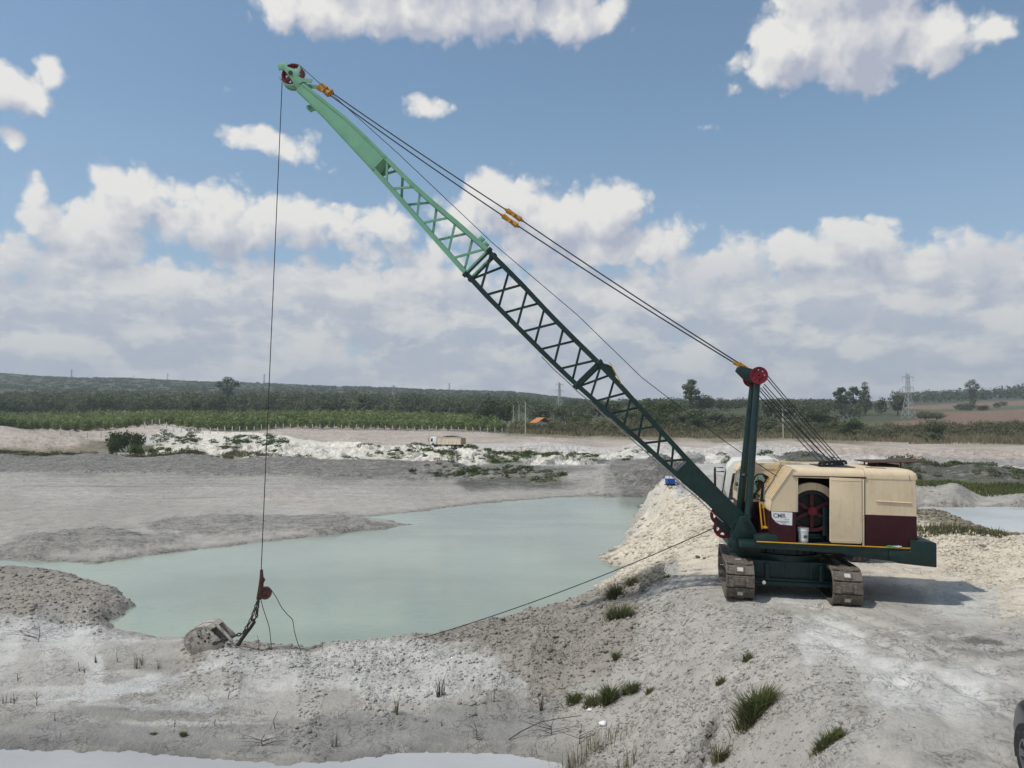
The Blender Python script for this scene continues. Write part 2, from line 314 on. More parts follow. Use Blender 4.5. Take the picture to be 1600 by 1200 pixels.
pts += [(-40,2,-2.2)+SOIL['L']+(.02,),(0,-6,3.1)+SOIL['L']+(.03,),(30,2,1.0)+SOIL['L']+(.03,),(0,-60,3)+SOIL['L']+(.03,),(60,-60,1)+SOIL['L']+(.03,),(-60,-60,1)+SOIL['L']+(.03,),
        (0,1.5,3.1)+SOIL['L']+(.03,)]
pts = np.array(pts)
def qspace(X, Y):
    Ys = np.maximum(Y, 1.2)
    return np.stack([X / np.maximum(Ys, 2.5), .35 * np.log(Ys)], -1)
Qc = qspace(pts[:, 0], pts[:, 1])
def rk(d2): return np.sqrt(d2 + .012 ** 2)
def d2m(A, B): return (A[:, None, 0] - B[None, :, 0]) ** 2 + (A[:, None, 1] - B[None, :, 1]) ** 2
Hn = np.maximum(1.0, pts[:, 1] / 60.0)                 # solve for height over distance so far relief does not swing
K = rk(d2m(Qc, Qc)); K = K - 0 * K
K[np.diag_indices_from(K)] += .0015
wts = np.linalg.solve(K, pts[:, 2] / Hn)
def soil_fields(X, Y):
    n = len(X); z = np.empty(n); c = np.empty((n, 4))
    for i in range(0, n, 20000):
        x = X[i:i + 20000]; y = Y[i:i + 20000]; q = qspace(x, y)
        z[i:i + 20000] = (rk(d2m(q, Qc)) @ wts) * np.maximum(1.0, y / 60.0)
        dist = np.sqrt(x * x + y * y)
        qw = q.copy()
        sc = np.clip(dist * .02, .25, 40)
        wx = fbm(x / sc, y / sc, 3.0, 4, .6, 40); wy = fbm(x / sc, y / sc, 3.0, 4, .6, 50)
        nw = np.clip((60 - dist) / 30, 0, 1); qw[:, 0] += (.016 + .016 * nw) * wx; qw[:, 1] += (.0045 + .006 * nw) * wy
        d2 = d2m(qw, Qc)
        W = 1.0 / (d2 + 4e-6) ** 2.6
        W /= W.sum(1, keepdims=True)
        c[i:i + 20000] = W @ pts[:, 3:7]
    return z, c

# ------------------------------------------------------------------ shorelines
POND = [(-500,872),(0,873),(150,881),(230,868),(300,860),(400,848),(520,835),(590,828),(638,820),(600,812),(560,808),(620,803),(700,793),(760,786),(860,778),(930,775),(1015,778),
        (985,828),(972,850),(932,875),(972,886),(950,906),(918,930),(898,944),(850,957),(800,970),(720,986),(665,1001),(600,1008),(500,1012),(380,1008),(300,1001),(240,995),(185,985),(168,975),(212,945),(180,925),(110,898),(50,887),(0,886),(-500,880)]
POND2 = [(1400,800),(1440,792),(1600,792),(1900,790),(1900,850),(1640,838),(1600,836),(1560,842),(1500,816),(1450,806),(1400,812)]
POND3 = [(-900,1176),(0,1173),(150,1174),(300,1183),(430,1196),(560,1184),(700,1176),(830,1180),(880,1195),(900,1240),(700,1700),(-900,1700)]
polys = []
for P_, z_ in ((POND, WZ), (POND2, -2.5), (POND3, -2.68)):
    polys.append((np.array([[G(u, v, z_).x, G(u, v, z_).y] for u, v in P_]), z_))
def sdf(poly, X, Y):            # negative inside
    inside = np.zeros(len(X), bool); dm = np.full(len(X), 1e18)
    for i in range(len(poly)):
        a = poly[i]; b = poly[(i + 1) % len(poly)]; e = b - a
        wx_ = X - a[0]; wy_ = Y - a[1]
        t = np.clip((wx_ * e[0] + wy_ * e[1]) / (e @ e), 0, 1)
        dm = np.minimum(dm, (wx_ - t * e[0]) ** 2 + (wy_ - t * e[1]) ** 2)
        cond = (a[1] > Y) != (b[1] > Y)
        xc = (b[0] - a[0]) * (Y - a[1]) / (b[1] - a[1] + 1e-12) + a[0]
        inside ^= cond & (X < xc)
    d = np.sqrt(dm); return np.where(inside, -d, d)

# patches lying on the ground with a shape of their own: (u, v, ru, rv, z, soil, strength)
PATCH = [(400,700,40,6,-1.6,'V',.9),(355,700,26,6,-1.2,'V',.95),(300,690,12,5,-.6,'V',.9),(275,700,40,7,-1.6,'O',.9),(430,702,18,7,-1.6,'V',.9),(465,706,20,5,-1.7,'Y',.8),
 (580,704,16,3,-1.7,'V',.9),(618,714,12,6,-1.9,'V',.95),(645,713,11,5,-1.9,'V',.95),(585,713,9,3,-1.9,'V',.9),(668,709,10,5,-1.8,'V',.95),(690,716,28,7,-2.0,'V',.95),(655,703,18,3,-1.7,'V',.9),(735,706,14,3.5,-1.8,'V',.95),(765,710,8,3,-1.9,'V',.9),
 (790,720,44,8,-2.1,'V',.95),(830,714,20,5,-2.0,'V',.9),(862,719,14,5.5,-2.0,'V',.95),(895,720,12,4,-2.0,'V',.9),(917,724,12,7,-2.0,'V',.95),(940,728,16,4,-2.0,'K',.9),(975,722,12,6,-2,'V',.95),(993,721,9,4,-2,'V',.9),(1010,718,7,3,-1.9,'V',.9),
 (1080,722,20,6,-1.7,'K',.9),(1130,718,12,4,-1.7,'V',.9),(1150,726,22,6,-1.6,'V',.9),(1200,712,14,3,-1.8,'V',.9),(1255,718,34,7,-1.6,'V',.9),
 (700,739,60,5,-2.0,'V',.85),(780,744,60,6,-2.1,'V',.9),(850,748,34,6,-2.1,'V',.9),(600,738,50,3,-2.0,'K',.9),(530,736,30,2,-2.2,'K',.9),(470,737,24,2,-2.2,'K',.9),
 (340,812,110,7,-2.35,'D',.5),(500,816,90,7,-2.4,'D',.5),(150,836,60,9,-2.25,'D',.5),(60,845,60,7,-2.4,'D',.4),(250,838,50,6,-2.4,'D',.4),(100,760,120,1.5,-2.48,'D',.4),(300,778,60,1.2,-2.44,'D',.4),(450,780,70,3,-2.44,'P',.7),
 (230,1112,140,11,-2.5,'D',.6),(500,1132,220,13,-2.45,'D',.55),(780,1115,100,14,-2.42,'D',.55),(130,1078,120,6,-2.45,'W',.6),(330,1088,90,5,-2.45,'W',.5),(250,1128,170,3,-2.5,'W',.6),(60,1150,120,5,-2.5,'D',.5),(760,1150,120,5,-2.5,'D',.35),(200,1050,60,5,-2.4,'W',.5),(260,1040,70,8,-2.4,'D',.3),(60,1125,70,12,-2.5,'D',.3),
 (1500,1000,50,5,.1,'D',.6),(1560,1022,60,6,.15,'D',.5),(1430,1030,60,4,.15,'D',.3),(1240,958,50,7,0,'B',.5),(1095,1160,30,18,-1.2,'D',.5),(1060,1185,30,14,-1.5,'D',.35),(1340,1130,22,8,.0,'B',.6),(1480,1190,60,14,.25,'D',.35),
 (1150,905,30,6,0,'G',.3),(1300,940,60,10,0,'G',.25),(1000,740,52,30,-1.6,'D',.8),(330,1010,50,12,-2.3,'B',.5)]
REGIONS = [ ([(760,706),(900,708),(1040,711),(1130,711),(1135,722),(1040,724),(900,724),(800,722)], -1.8, (.57,.545,.49), .7, .9, .0, .4),
 ([(1118,1125),(1127,1130),(1103,1165),(1064,1192),(1035,1202),(1048,1186),(1085,1158)], -1.0, (.17,.155,.135), .85, .10, -.13, .0),
 ([(1478,997),(1530,998),(1578,1006),(1560,1009),(1500,1004)], .1, (.15,.14,.125), .8, .06, -.03, .0),
 ([(1440,1016),(1520,1014),(1600,1018),(1600,1026),(1530,1022),(1450,1022)], .1, (.24,.23,.21), .6, .12, -.02, .0),
 ([(250,688),(420,694),(560,700),(640,700),(760,704),(760,722),(620,718),(480,714),(330,712),(240,708)], -1.6, (.57,.54,.47), .75, 1.0, .0, .35),
 ([(285,1022),(380,1012),(520,1014),(640,1005),(720,1018),(800,1055),(830,1092),(700,1096),(560,1092),(430,1078),(330,1050)], -2.3, (.55,.54,.505), .75, .35, .0, .0),
 ([(700,1000),(860,965),(960,930),(1000,985),(930,1040),(860,1068),(780,1040)], -1.8, (.325,.295,.255), .6, .3, .0, .0), # (outline, height it lies at, colour, strength, edge m, lift m, ridge m)
 ([(-300,715),(0,716),(300,720),(500,724),(700,731),(860,738),(880,744),(860,750),(700,749),(600,745),(400,741),(200,738),(0,735),(-300,734)], -2.2, (.185,.178,.16), .75, .8, .12, .26),
 ([(190,822),(260,812),(330,808),(430,804),(560,810),(640,819),(560,826),(420,832),(330,838),(250,832)], -2.35, (.20,.19,.17), .9, .5, .03, .16),
 ([(-200,845),(0,850),(60,840),(140,826),(175,826),(230,840),(300,843),(240,855),(120,862),(0,866),(-200,866)], -2.35, (.20,.19,.17), .88, .5, .04, .18),
 ([(0,1132),(100,1120),(180,1113),(300,1130),(420,1140),(560,1112),(700,1108),(870,1112),(905,1150),(760,1158),(560,1168),(430,1178),(300,1170),(150,1162),(0,1160),(-400,1162),(-400,1130)], -2.45, (.265,.26,.245), .72, .25, -.02, .0),
 ([(20,1095),(130,1076),(240,1052),(310,1052),(250,1075),(140,1096)], -2.4, (.60,.60,.58), .6, .12, .01, .0),
 ([(0,975),(120,978),(210,1000),(290,1003),(200,1012),(60,1005),(0,1000),(-300,1000),(-300,975)], -2.42, (.58,.57,.55), .55, .2, .0, .0),
 ([(150,1098),(320,1090),(420,1100),(330,1112),(200,1108)], -2.45, (.55,.54,.52), .5, .15, .0, .0),
 ([(620,700),(760,703),(1000,706),(1250,708),(1600,735),(1600,729),(1250,703),(1000,701),(760,700)], -1.9, (.62,.60,.56), .7, .6, .1, .0),
 ([(1440,716),(1600,724),(1800,730),(1800,722),(1600,714),(1440,708)], -2.0, (.33,.32,.31), .7, .6, .0, .0),
]
RG_ = [(np.array([[G(u, v, z_).x, G(u, v, z_).y] for u, v in P_]), col_, st_, ed_, li_, ri_) for (P_, z_, col_, st_, ed_, li_, ri_) in REGIONS]
RUTS = [np.array([[G(u, v, .1).x, G(u, v, .1).y] for u, v in L_]) for L_ in ([(1250,950),(1330,985),(1450,1045),(1560,1120),(1640,1190)],[(1330,955),(1430,1000),(1540,1060),(1660,1130)],[(1180,1000),(1330,1008),(1480,1012),(1640,1004)],[(1180,1035),(1330,1045),(1480,1050),(1640,1040)],[(1480,1190),(1500,1100),(1560,1020),(1640,970)])]
PT = []
for (u, v, ru, rv, z, s, a) in PATCH:
    if s in 'VOY' and v < 760: a *= .45; s = 'Y'
    c_ = G(u, v, z); e1 = G(u + ru, v, z); n1 = G(u, v - rv, z); f1_ = G(u, v + rv, z)
    PT.append((c_.x / c_.y, math.log(c_.y), ru / F, .5 * (math.log(n1.y) - math.log(f1_.y)), SOIL[s], a))

_m = AT(1000, 770, 84); _n = AT(945, 768, 88); _r = AT(1440, 745, 98); _q = AT(1540, 752, 92); _b = AT(1255, 735, 120)
MOUNDS = [(_m.x + 1.0, 84, 4.0, 2.35, 'D'), (_m.x + 3.8, 87, 3.6, 1.9, 'D'), (_n.x, 90, 2.0, .7, 'G'), (_r.x - 2, 99, 4.0, 1.0, 'K'), (_q.x, 94, 6.5, .75, 'K'), (_q.x + 7, 95, 6, .35, 'K'), (_b.x, 120, 5.0, 1.2, 'K'), (AT(352, 1016, 23.2).x, 23.15, 1.1, .13, 'B'), (_b.x - 26, 128, 3.5, 1.2, 'G'), (_b.x - 17, 124, 3.0, 1.0, 'L')]
def terrain(X, Y, detail=True):
    z, c = soil_fields(X, Y)
    rough = c[:, 3]; rgb = c[:, :3].copy()
    dist = np.hypot(X, Y)
    near = Y < 400
    la = X / np.maximum(Y, 1.); ly = np.log(np.maximum(Y, 1.))
    sc = np.clip(dist * .012, .2, 5)
    wpx = fbm(X / sc, Y / sc, 2.0, 3, .6, 70) * .006; wpy = fbm(X / sc, Y / sc, 2.0, 3, .6, 80)
    for (a0, l0, ra, rl, col, amt) in PT:
        r = np.sqrt(((la + wpx - a0) / ra) ** 2 + ((ly + wpy * rl * .45 - l0) / rl) ** 2)
        k = amt * np.clip((1.15 - r) / .35, 0, 1)
        rgb += (np.array(col) - rgb) * k[:, None]
    # relief
    amp = rough
    big = fbm(X, Y, 2.2, 4, .55, 1) * .75
    lump = fbm(X, Y, .55, 4, .6, 9, True)
    fine = fbm(X, Y, .16, 3, .55, 20)
    farr = fbm(X, Y, 9.0, 4, .55, 30, True)
    wn_ = np.clip((70 - dist) / 40, 0, 1); wf_ = 1 - wn_
    dz = amp * (wn_ * (.34 * big + .5 * (lump - .3) * np.clip(amp * 14, .2, 1) + .22 * fine) + wf_ * (.9 * farr * np.clip((Y - 100) / 60 + .35, .35, 1.6) + .4 * big))
    dz = dz + np.where(dist < 70, .018 * fbm(X, Y, 6.0, 3, .5, 33), 0)
    z = z + dz
    for (mx, my, mr, mh, so_) in MOUNDS:
        r = np.sqrt((X - mx) ** 2 + (Y - my) ** 2) / mr; r = r * (1 + .12 * perlin(X * .5, Y * .5, 5))
        k = np.clip(1 - r, 0, 1); add = mh * (1 - (1 - k) ** 1.35) ; m_ = k > 0
        z = z + np.where(m_, add + .24 * min(1, mh * .35) * fbm(X, Y, 1.3 * min(1, mr / 2), 5, .62, 95, True) * np.minimum(k * 4, 1), 0)
        kk = np.clip(k * 5, 0, 1)[:, None]; rgb = rgb + (np.array(SOIL[so_]) - rgb) * kk * .9
    # ridged, clod-strewn mud on the far flats and berms
    fm = np.clip((Y - 38) / 15, 0, 1) * np.clip((190 - Y) / 20, 0, 1)
    rg = fbm(X * .45, Y, 1.7, 4, .62, 91, True); z = z + fm * amp * .45 * (rg - .2)
    dk = np.clip(.75 - rg, 0, 1) * np.clip(amp * 6 - .5, 0, 1) * fm; rgb = rgb * (1 - .38 * dk)[:, None]  # shade of the hollows between ridges is painted into the soil colour
    # gullies down the white far bank
    gl = (Y > 110) & (Y < 185) & (rgb[:, 0] > .45)
    z = z - np.where(gl, .9 * np.clip(fbm(X, Y * .22, 3.2, 3, .6, 90, True) - .3, 0, 1), 0)
    for poly, col_, st_, ed_, li_, ri_ in RG_:
        m = (X > poly[:, 0].min() - 3) & (X < poly[:, 0].max() + 3) & (Y > poly[:, 1].min() - 3) & (Y < poly[:, 1].max() + 3); idx = np.where(m)[0]
        if not len(idx): continue
        x, y = X[idx], Y[idx]; s = sdf(poly, x, y) + ed_ * 1.6 * fbm(x * .5, y, ed_ * 3.5, 4, .6, 64)
        k = np.clip(-s / ed_, 0, 1); k = k * k * (3 - 2 * k)
        rr_ = fbm(x * .6, y, 1.5, 5, .62, 66, True)
        z[idx] += k * (li_ + ri_ * (rr_ - .2) * .6)
        tone_ = 1 + (.6 * np.clip(rr_ - .3, -1, .9) if ri_ > 0 else .12 * fbm(x, y, .8, 3, .6, 67))
        rgb[idx] += (np.array(col_)[None, :] * np.broadcast_to(tone_, len(idx))[:, None] - rgb[idx]) * (k * st_)[:, None]
    nearm = np.where((dist < 34) & (X > 4))[0]
    for L_ in RUTS:
        x, y = X[nearm], Y[nearm]; dm = np.full(len(x), 1e9)
        for i in range(len(L_) - 1):
            a_, b_ = L_[i], L_[i + 1]; e_ = b_ - a_; t_ = np.clip(((x - a_[0]) * e_[0] + (y - a_[1]) * e_[1]) / (e_ @ e_), 0, 1)
            dm = np.minimum(dm, np.hypot(x - a_[0] - t_ * e_[0], y - a_[1] - t_ * e_[1]))
        dm = dm + .06 * fbm(x, y, .9, 3, .6, 68)
        for off in (0.0, .95):
            q_ = np.abs(dm - off) / .16; z[nearm] += -.028 * np.exp(-q_ ** 2) + .012 * np.exp(-((np.abs(dm - off) - .28) / .09) ** 2)
            rgb[nearm] *= (1 + .10 * np.exp(-q_ ** 2))[:, None]
    # shores
    sd_all = np.full(len(X), 1e9); fin = []
    for poly, wz in polys:
        m = (X > poly[:, 0].min() - 12) & (X < poly[:, 0].max() + 12) & (Y > poly[:, 1].min() - 12) & (Y < poly[:, 1].max() + 12)
        idx = np.where(m)[0]
        if not len(idx): continue
        x, y = X[idx], Y[idx]
        s = sdf(poly, x, y)
        s = s + np.clip(dist[idx] / 25, .5, 3) * (.17 * fbm(x, y, 1.6, 4, .6, 60) + .07 * fbm(x, y, .45, 3, .6, 61))
        zi = z[idx]
        w_ = np.clip(dist[idx] * .03, .5, 2.5)
        k = np.clip(s / w_, 0, 1)
        zo = np.maximum(zi, wz + .05)
        zout = wz + .008 + (zo - wz) * (k * (1.6 - .6 * k)) ** 1.0
        z[idx] = np.where((s > 0) & (s < w_), zout, np.where((s >= w_) & (s < w_ + 1.5), zo, zi))
        fin.append((idx, s, wz))
        wet = np.clip(1 - s / (.4 + dist[idx] * .01), 0, 1) * .30
        rgb[idx] *= (1 - wet)[:, None]
        sd_all[idx] = np.minimum(sd_all[idx], s)
    for idx, s, wz in fin:
        inn = s < 0
        z[idx[inn]] = np.minimum(z[idx[inn]], wz - .01 + .10 * np.maximum(s[inn], -12))
    return z, rgb, rough, sd_all

def axis_rows():
    r = [-60, -30, -12, -5, 0, 1.5, 3, 4.5, 6, 7, 7.6]; y = 8.0
    while y < 2600:
        r.append(y); y *= (1.0042 if y < 34 else 1.0055 if y < 80 else 1.0055 if y < 200 else 1.01 if y < 300 else 1.02)
    return np.array(r)
rows = axis_rows()
cols = np.concatenate([np.tan(np.radians(np.linspace(-60, -36, 14)))[:-1], np.arange(-880, 881, 1.9) / F, np.tan(np.radians(np.linspace(37, 60, 14)))])
XX = cols[None, :] * np.maximum(np.abs(rows), 3.0)[:, None] * np.ones_like(cols)[None, :]
YY = np.repeat(rows[:, None], len(cols), 1)
tx, ty = XX.ravel(), YY.ravel()
tz, trgb, trough, tsd = terrain(tx, ty)
nr, nc = XX.shape
ii = (np.arange(nr - 1)[:, None] * nc + np.arange(nc - 1)[None, :]).ravel()
quads = np.stack([ii, ii + 1, ii + nc + 1, ii + nc], 1)
m_ground, g = new_mat("quarry_soil")
att = g.n('ShaderNodeAttribute', attribute_name='soil').outputs['Color']
geo = g.n('ShaderNodeNewGeometry').outputs['Position']
camd = g.n('ShaderNodeVectorMath', {0: geo, 1: (0, 0, 0)}, operation='DISTANCE').outputs['Value']
n1 = g.noise(geo, 1.7, 8, .65); n2 = g.noise(geo, .22, 6, .6); n3 = g.noise(geo, 14.0, 5, .7)
v = g.m('ADD', g.m('MULTIPLY_ADD', n1, .55, .72), g.m('MULTIPLY_ADD', n2, .30, -.15))
v = g.m('ADD', v, g.m('MULTIPLY_ADD', n3, .36, -.18))
v = g.m('SUBTRACT', v, 0.0)
base = g.n('ShaderNodeVectorMath', {0: att, 3: v}, operation='SCALE').outputs[0]
ysep = g.n('ShaderNodeSeparateXYZ', {0: geo}).outputs['Y']
farw = g.ss(ysep, 40, 110)
st = g.n('ShaderNodeVectorMath', {0: geo, 1: (.06, .45, .8)}, operation='MULTIPLY').outputs[0]
sn = g.noise(st, 1.3, 6, .65)
sm = g.noise(geo, 1.1, 7, .72)
fv = g.m('ADD', g.m('MULTIPLY_ADD', sn, 1.0, -.5), g.m('MULTIPLY_ADD', sm, .8, -.4))
base = g.n('ShaderNodeVectorMath', {0: base, 3: g.m('MULTIPLY_ADD', g.m('MULTIPLY', fv, farw), 1.25, 1.0)}, operation='SCALE').outputs[0]
# darker speckle over the soil
spk = g.ss(g.noise(geo, 6.5, 6, .7), .56, .70)
base = g.mix(g.m('MULTIPLY', spk, .30), base, (.20, .185, .16, 1))
wr = g.n('ShaderNodeVectorMath', {0: geo, 1: (1, .8, 1.3)}, operation='MULTIPLY').outputs[0]
wn1 = g.noise(wr, 3.2, 5, .62, 1.2)
crk = g.ss(g.m('ABSOLUTE', g.m('SUBTRACT', wn1, .5)), .0, .022, 1, 0)
crk = g.m('MULTIPLY', crk, g.ss(g.noise(geo, .8, 3, .6), .40, .58))
base = g.mix(g.m('MULTIPLY', crk, .55), base, (.115, .105, .09, 1))  # thin dark lines put crevice shade into the colour
bh = g.m('ADD', g.m('MULTIPLY', g.noise(geo, 9.0, 7, .68), .10), g.m('MULTIPLY', g.noise(geo, 45.0, 4, .6), .018))
lum = g.n('ShaderNodeSeparateXYZ', {0: att}).outputs['X']
mudm = g.m('MULTIPLY', g.ss(lum, .29, .38, 1, 0), g.ss(ysep, 30, 45))
c2 = g.noise(g.n('ShaderNodeVectorMath', {0: geo, 1: (.45, .8, 1)}, operation='MULTIPLY').outputs[0], 1.3, 6, .7, .8)
crk2 = g.m('MULTIPLY', g.ss(g.m('ABSOLUTE', g.m('SUBTRACT', c2, .5)), .0, .035, 1, 0), mudm)
base = g.mix(g.m('MULTIPLY', crk2, .75), base, (.06, .055, .048, 1))  # shaded creases of the far mud, painted as dark lines
hl2 = g.m('MULTIPLY', g.ss(c2, .54, .62), mudm)
base = g.mix(g.m('MULTIPLY', hl2, .5), base, (.34, .325, .30, 1))
bh = g.m('SUBTRACT', bh, g.m('MULTIPLY', crk, .02))
bh = g.m('ADD', bh, g.m('MULTIPLY', farw, g.m('MULTIPLY', g.noise(geo, .8, 5, .65), 1.4)))
bmp = g.n('ShaderNodeBump', {'Height': bh, 'Strength': .85, 'Distance': 1.0})
pb = g.n('ShaderNodeBsdfPrincipled', {'Base Color': base, 'Roughness': .95, 'Specular IOR Level': .12, 'Normal': bmp.outputs[0]})
g.n('ShaderNodeOutputMaterial', {'Surface': pb.outputs[0]})
ground = np_mesh("ground", np.stack([tx, ty, tz], 1), quads, m_ground, smooth=True)
pt_attr(ground, 'soil', trgb); tag(ground, kind='structure')
ZG = tz.reshape(nr, nc)
def zat(x, y):                  # height of the built sheet at (x, y)
    i = min(max(np.searchsorted(rows, y) - 1, 0), nr - 2); fy = (y - rows[i]) / (rows[i + 1] - rows[i])
    out = []
    for k in (i, i + 1):
        q = x / max(abs(rows[k]), 3.0); j = min(max(np.searchsorted(cols, q) - 1, 0), nc - 2); fx = (q - cols[j]) / (cols[j + 1] - cols[j])
        out.append(ZG[k, j] * (1 - fx) + ZG[k, j + 1] * fx)
    return out[0] * (1 - fy) + out[1] * fy
def ON(u, v, z=0.0):            # where a sight line meets the ground (march)
    d = ray(u, v); k = 7.0
    while k < 3000:
        p = Vector((0, 0, CAMZ)) + d * k
        if p.z < zat(p.x, p.y): break
        k *= 1.004
    return Vector((p.x, p.y, zat(p.x, p.y)))

# ------------------------------------------------------------------ water
def water_mat(name, col, rough, wave, wscale):
    m, g = new_mat(name)
    geo = g.n('ShaderNodeNewGeometry').outputs['Position']
    sq = g.n('ShaderNodeVectorMath', {0: geo, 1: (.5, 1.0, 1)}, operation='MULTIPLY').outputs[0]
    hgt = g.m('ADD', g.noise(sq, wscale, 3, .5), g.m('MULTIPLY', g.noise(sq, wscale * .2, 3, .5), 1.2))
    b = g.n('ShaderNodeBump', {'Height': hgt, 'Strength': wave, 'Distance': .05})
    c = g.mix(g.ss(g.noise(geo, .09, 4, .5), .35, .65), tuple(x * .86 for x in col) + (1,), tuple(x * 1.08 for x in col) + (1,))
    rv_ = g.ss(g.noise(g.n('ShaderNodeVectorMath', {0: geo, 1: (.5, 1.6, 1)}, operation='MULTIPLY').outputs[0], .16, 4, .6), .4, .62, rough * .5, rough * 2.2)
    p = g.n('ShaderNodeBsdfPrincipled', {'Base Color': c, 'Roughness': rv_, 'IOR': 1.33, 'Specular IOR Level': .5, 'Normal': b.outputs[0]})
    g.n('ShaderNodeOutputMaterial', {'Surface': p.outputs[0]}); return m
m_w1 = water_mat("milky_turquoise_water", (.262, .312, .25), .09, .22, 3.5)
m_w2 = water_mat("pale_settling_water", (.43, .45, .43), .2, .12, 2.0)
m_w3 = water_mat("white_slurry_water", (.42, .42, .415), .3, .35, 2.6)
def sheet(name, x0, x1, y0, y1, z, m):
    o = mesh_obj(name, [(x0, y0, z), (x1, y0, z), (x1, y1, z), (x0, y1, z)], [(0, 1, 2, 3)], m); tag(o, kind='structure'); return o
sheet("pond_water", -60, 16.5, 23.2, 82, WZ, m_w1)
sheet("settling_pond_water", 21, 75, 40, 72, -2.5, m_w2)
sheet("slurry_water", -30, 2.5, 9.5, 18.2, -2.68, m_w3)

# ------------------------------------------------------------------ mesh tools for built objects
def V3(*a): return Vector(a)
class MB:
    """collects shapes into one mesh"""
    def __init__(s): s.bm = bmesh.new()
    def _add(s, fn):
        b = bmesh.new(); fn(b); me = bpy.data.meshes.new("t"); b.to_mesh(me); b.free(); s.bm.from_mesh(me); bpy.data.meshes.remove(me); return s
    def box(s, x0, x1, y0, y1, z0, z1, bev=0.0, seg=2, mat=None):
        def f(b):
            r = bmesh.ops.create_cube(b, size=1.0)
            for v in b.verts:
                v.co = Vector(((x0 + x1) / 2 + v.co.x * (x1 - x0), (y0 + y1) / 2 + v.co.y * (y1 - y0), (z0 + z1) / 2 + v.co.z * (z1 - z0)))
            if bev > 0: bmesh.ops.bevel(b, geom=list(b.edges), offset=bev, segments=seg, affect='EDGES', profile=.5)
            if mat is not None: b.transform(mat)
        return s._add(f)
    def prism(s, poly, d0, d1, axis='y', bev=0.0, mat=None, seg=2):
        """polygon of (a,b) extruded; axis y: (x,z), axis x: (y,z), axis z: (x,y)"""
        def P(a, b_, d): return {'y': (a, d, b_), 'x': (d, a, b_), 'z': (a, b_, d)}[axis]
        def f(b):
            n = len(poly)
            v0 = [b.verts.new(P(a, c, d0)) for a, c in poly]; v1 = [b.verts.new(P(a, c, d1)) for a, c in poly]
            b.faces.new(v0); b.faces.new(v1[::-1])
            for i in range(n): b.faces.new([v0[i], v1[i], v1[(i + 1) % n], v0[(i + 1) % n]])
            bmesh.ops.recalc_face_normals(b, faces=b.faces)
            if bev > 0: bmesh.ops.bevel(b, geom=list(b.edges), offset=bev, segments=seg, affect='EDGES', profile=.5)
            if mat is not None: b.transform(mat)
        return s._add(f)
    def tube(s, pts, r, n=8, r1=None, cap=True):
        pts = [Vector(p) for p in pts]
        def f(b):
            rings = []; L = len(pts)
            prev = None
            for i, p in enumerate(pts):
                t = (pts[min(i + 1, L - 1)] - pts[max(i - 1, 0)]).normalized()
                if prev is None:
                    a = t.orthogonal().normalized()
                else:
                    a = (prev - t * prev.dot(t)).normalized()
                prev = a; c = t.cross(a)
                rr = r if r1 is None else r + (r1 - r) * i / max(L - 1, 1)
                rings.append([b.verts.new(p + (a * math.cos(2 * math.pi * k / n) + c * math.sin(2 * math.pi * k / n)) * rr) for k in range(n)])
            for i in range(L - 1):
                for k in range(n): b.faces.new([rings[i][k], rings[i][(k + 1) % n], rings[i + 1][(k + 1) % n], rings[i + 1][k]])
            if cap: b.faces.new(rings[0][::-1]); b.faces.new(rings[-1])
        return s._add(f)
    def bar(s, a, b_, w, h):     # square bar between two points
        a = Vector(a); b_ = Vector(b_); t = (b_ - a); L = t.length; q = t.to_track_quat('X', 'Z').to_matrix().to_4x4()
        return s.box(0, L, -w / 2, w / 2, -h / 2, h / 2, mat=Matrix.Translation(a) @ q)
    def lathe(s, prof, n=24, mat=None):   # profile (r, h) about local y axis
        def f(b):
            rings = []
            for r, h in prof:
                rings.append([b.verts.new((r * math.cos(2 * math.pi * k / n), h, r * math.sin(2 * math.pi * k / n))) for k in range(n)])
            for i in range(len(rings) - 1):
                for k in range(n): b.faces.new([rings[i][k], rings[i][(k + 1) % n], rings[i + 1][(k + 1) % n], rings[i + 1][k]])
            b.faces.new(rings[0][::-1]); b.faces.new(rings[-1])
            bmesh.ops.recalc_face_normals(b, faces=b.faces)
            if mat is not None: b.transform(mat)
        return s._add(f)
    def ring(s, R0, R1, h, n=28, mat=None):   # flat annulus of thickness h about local y
        def f(b):
            prof = [(R0, -h / 2), (R1, -h / 2), (R1, h / 2), (R0, h / 2)]
            rings = [[b.verts.new((r * math.cos(2 * math.pi * k / n), y, r * math.sin(2 * math.pi * k / n))) for k in range(n)] for r, y in prof]
            for i in range(4):
                for k in range(n): b.faces.new([rings[i][k], rings[i][(k + 1) % n], rings[(i + 1) % 4][(k + 1) % n], rings[(i + 1) % 4][k]])
            bmesh.ops.recalc_face_normals(b, faces=b.faces)
            if mat is not None: b.transform(mat)
        return s._add(f)
    def build(s, name, m=None, parent=None, smooth=35):
        me = bpy.data.meshes.new(name); s.bm.to_mesh(me); s.bm.free()
        o = bpy.data.objects.new(name, me); COL.objects.link(o)
        for mm in (m if isinstance(m, (list, tuple)) else [m]):
            if mm is not None: me.materials.append(mm)
        if parent is not None: o.parent = parent
        if smooth:
            me.polygons.foreach_set('use_smooth', [True] * len(me.polygons)); me.set_sharp_from_angle(angle=math.radians(smooth))
        return o
def empty(name, mat, label=None, cat=None, group=None):
    o = bpy.data.objects.new(name, None); COL.objects.link(o); o.empty_display_size = .3
    o.matrix_world = mat if isinstance(mat, Matrix) else Matrix.Translation(mat)
    return tag(o, label, cat, group)
def T(x, y, z): return Matrix.Translation((x, y, z))
def RZ(a): return Matrix.Rotation(a, 4, 'Z')
def RYm(a): return Matrix.Rotation(a, 4, 'Y')
def RXm(a): return Matrix.Rotation(a, 4, 'X')
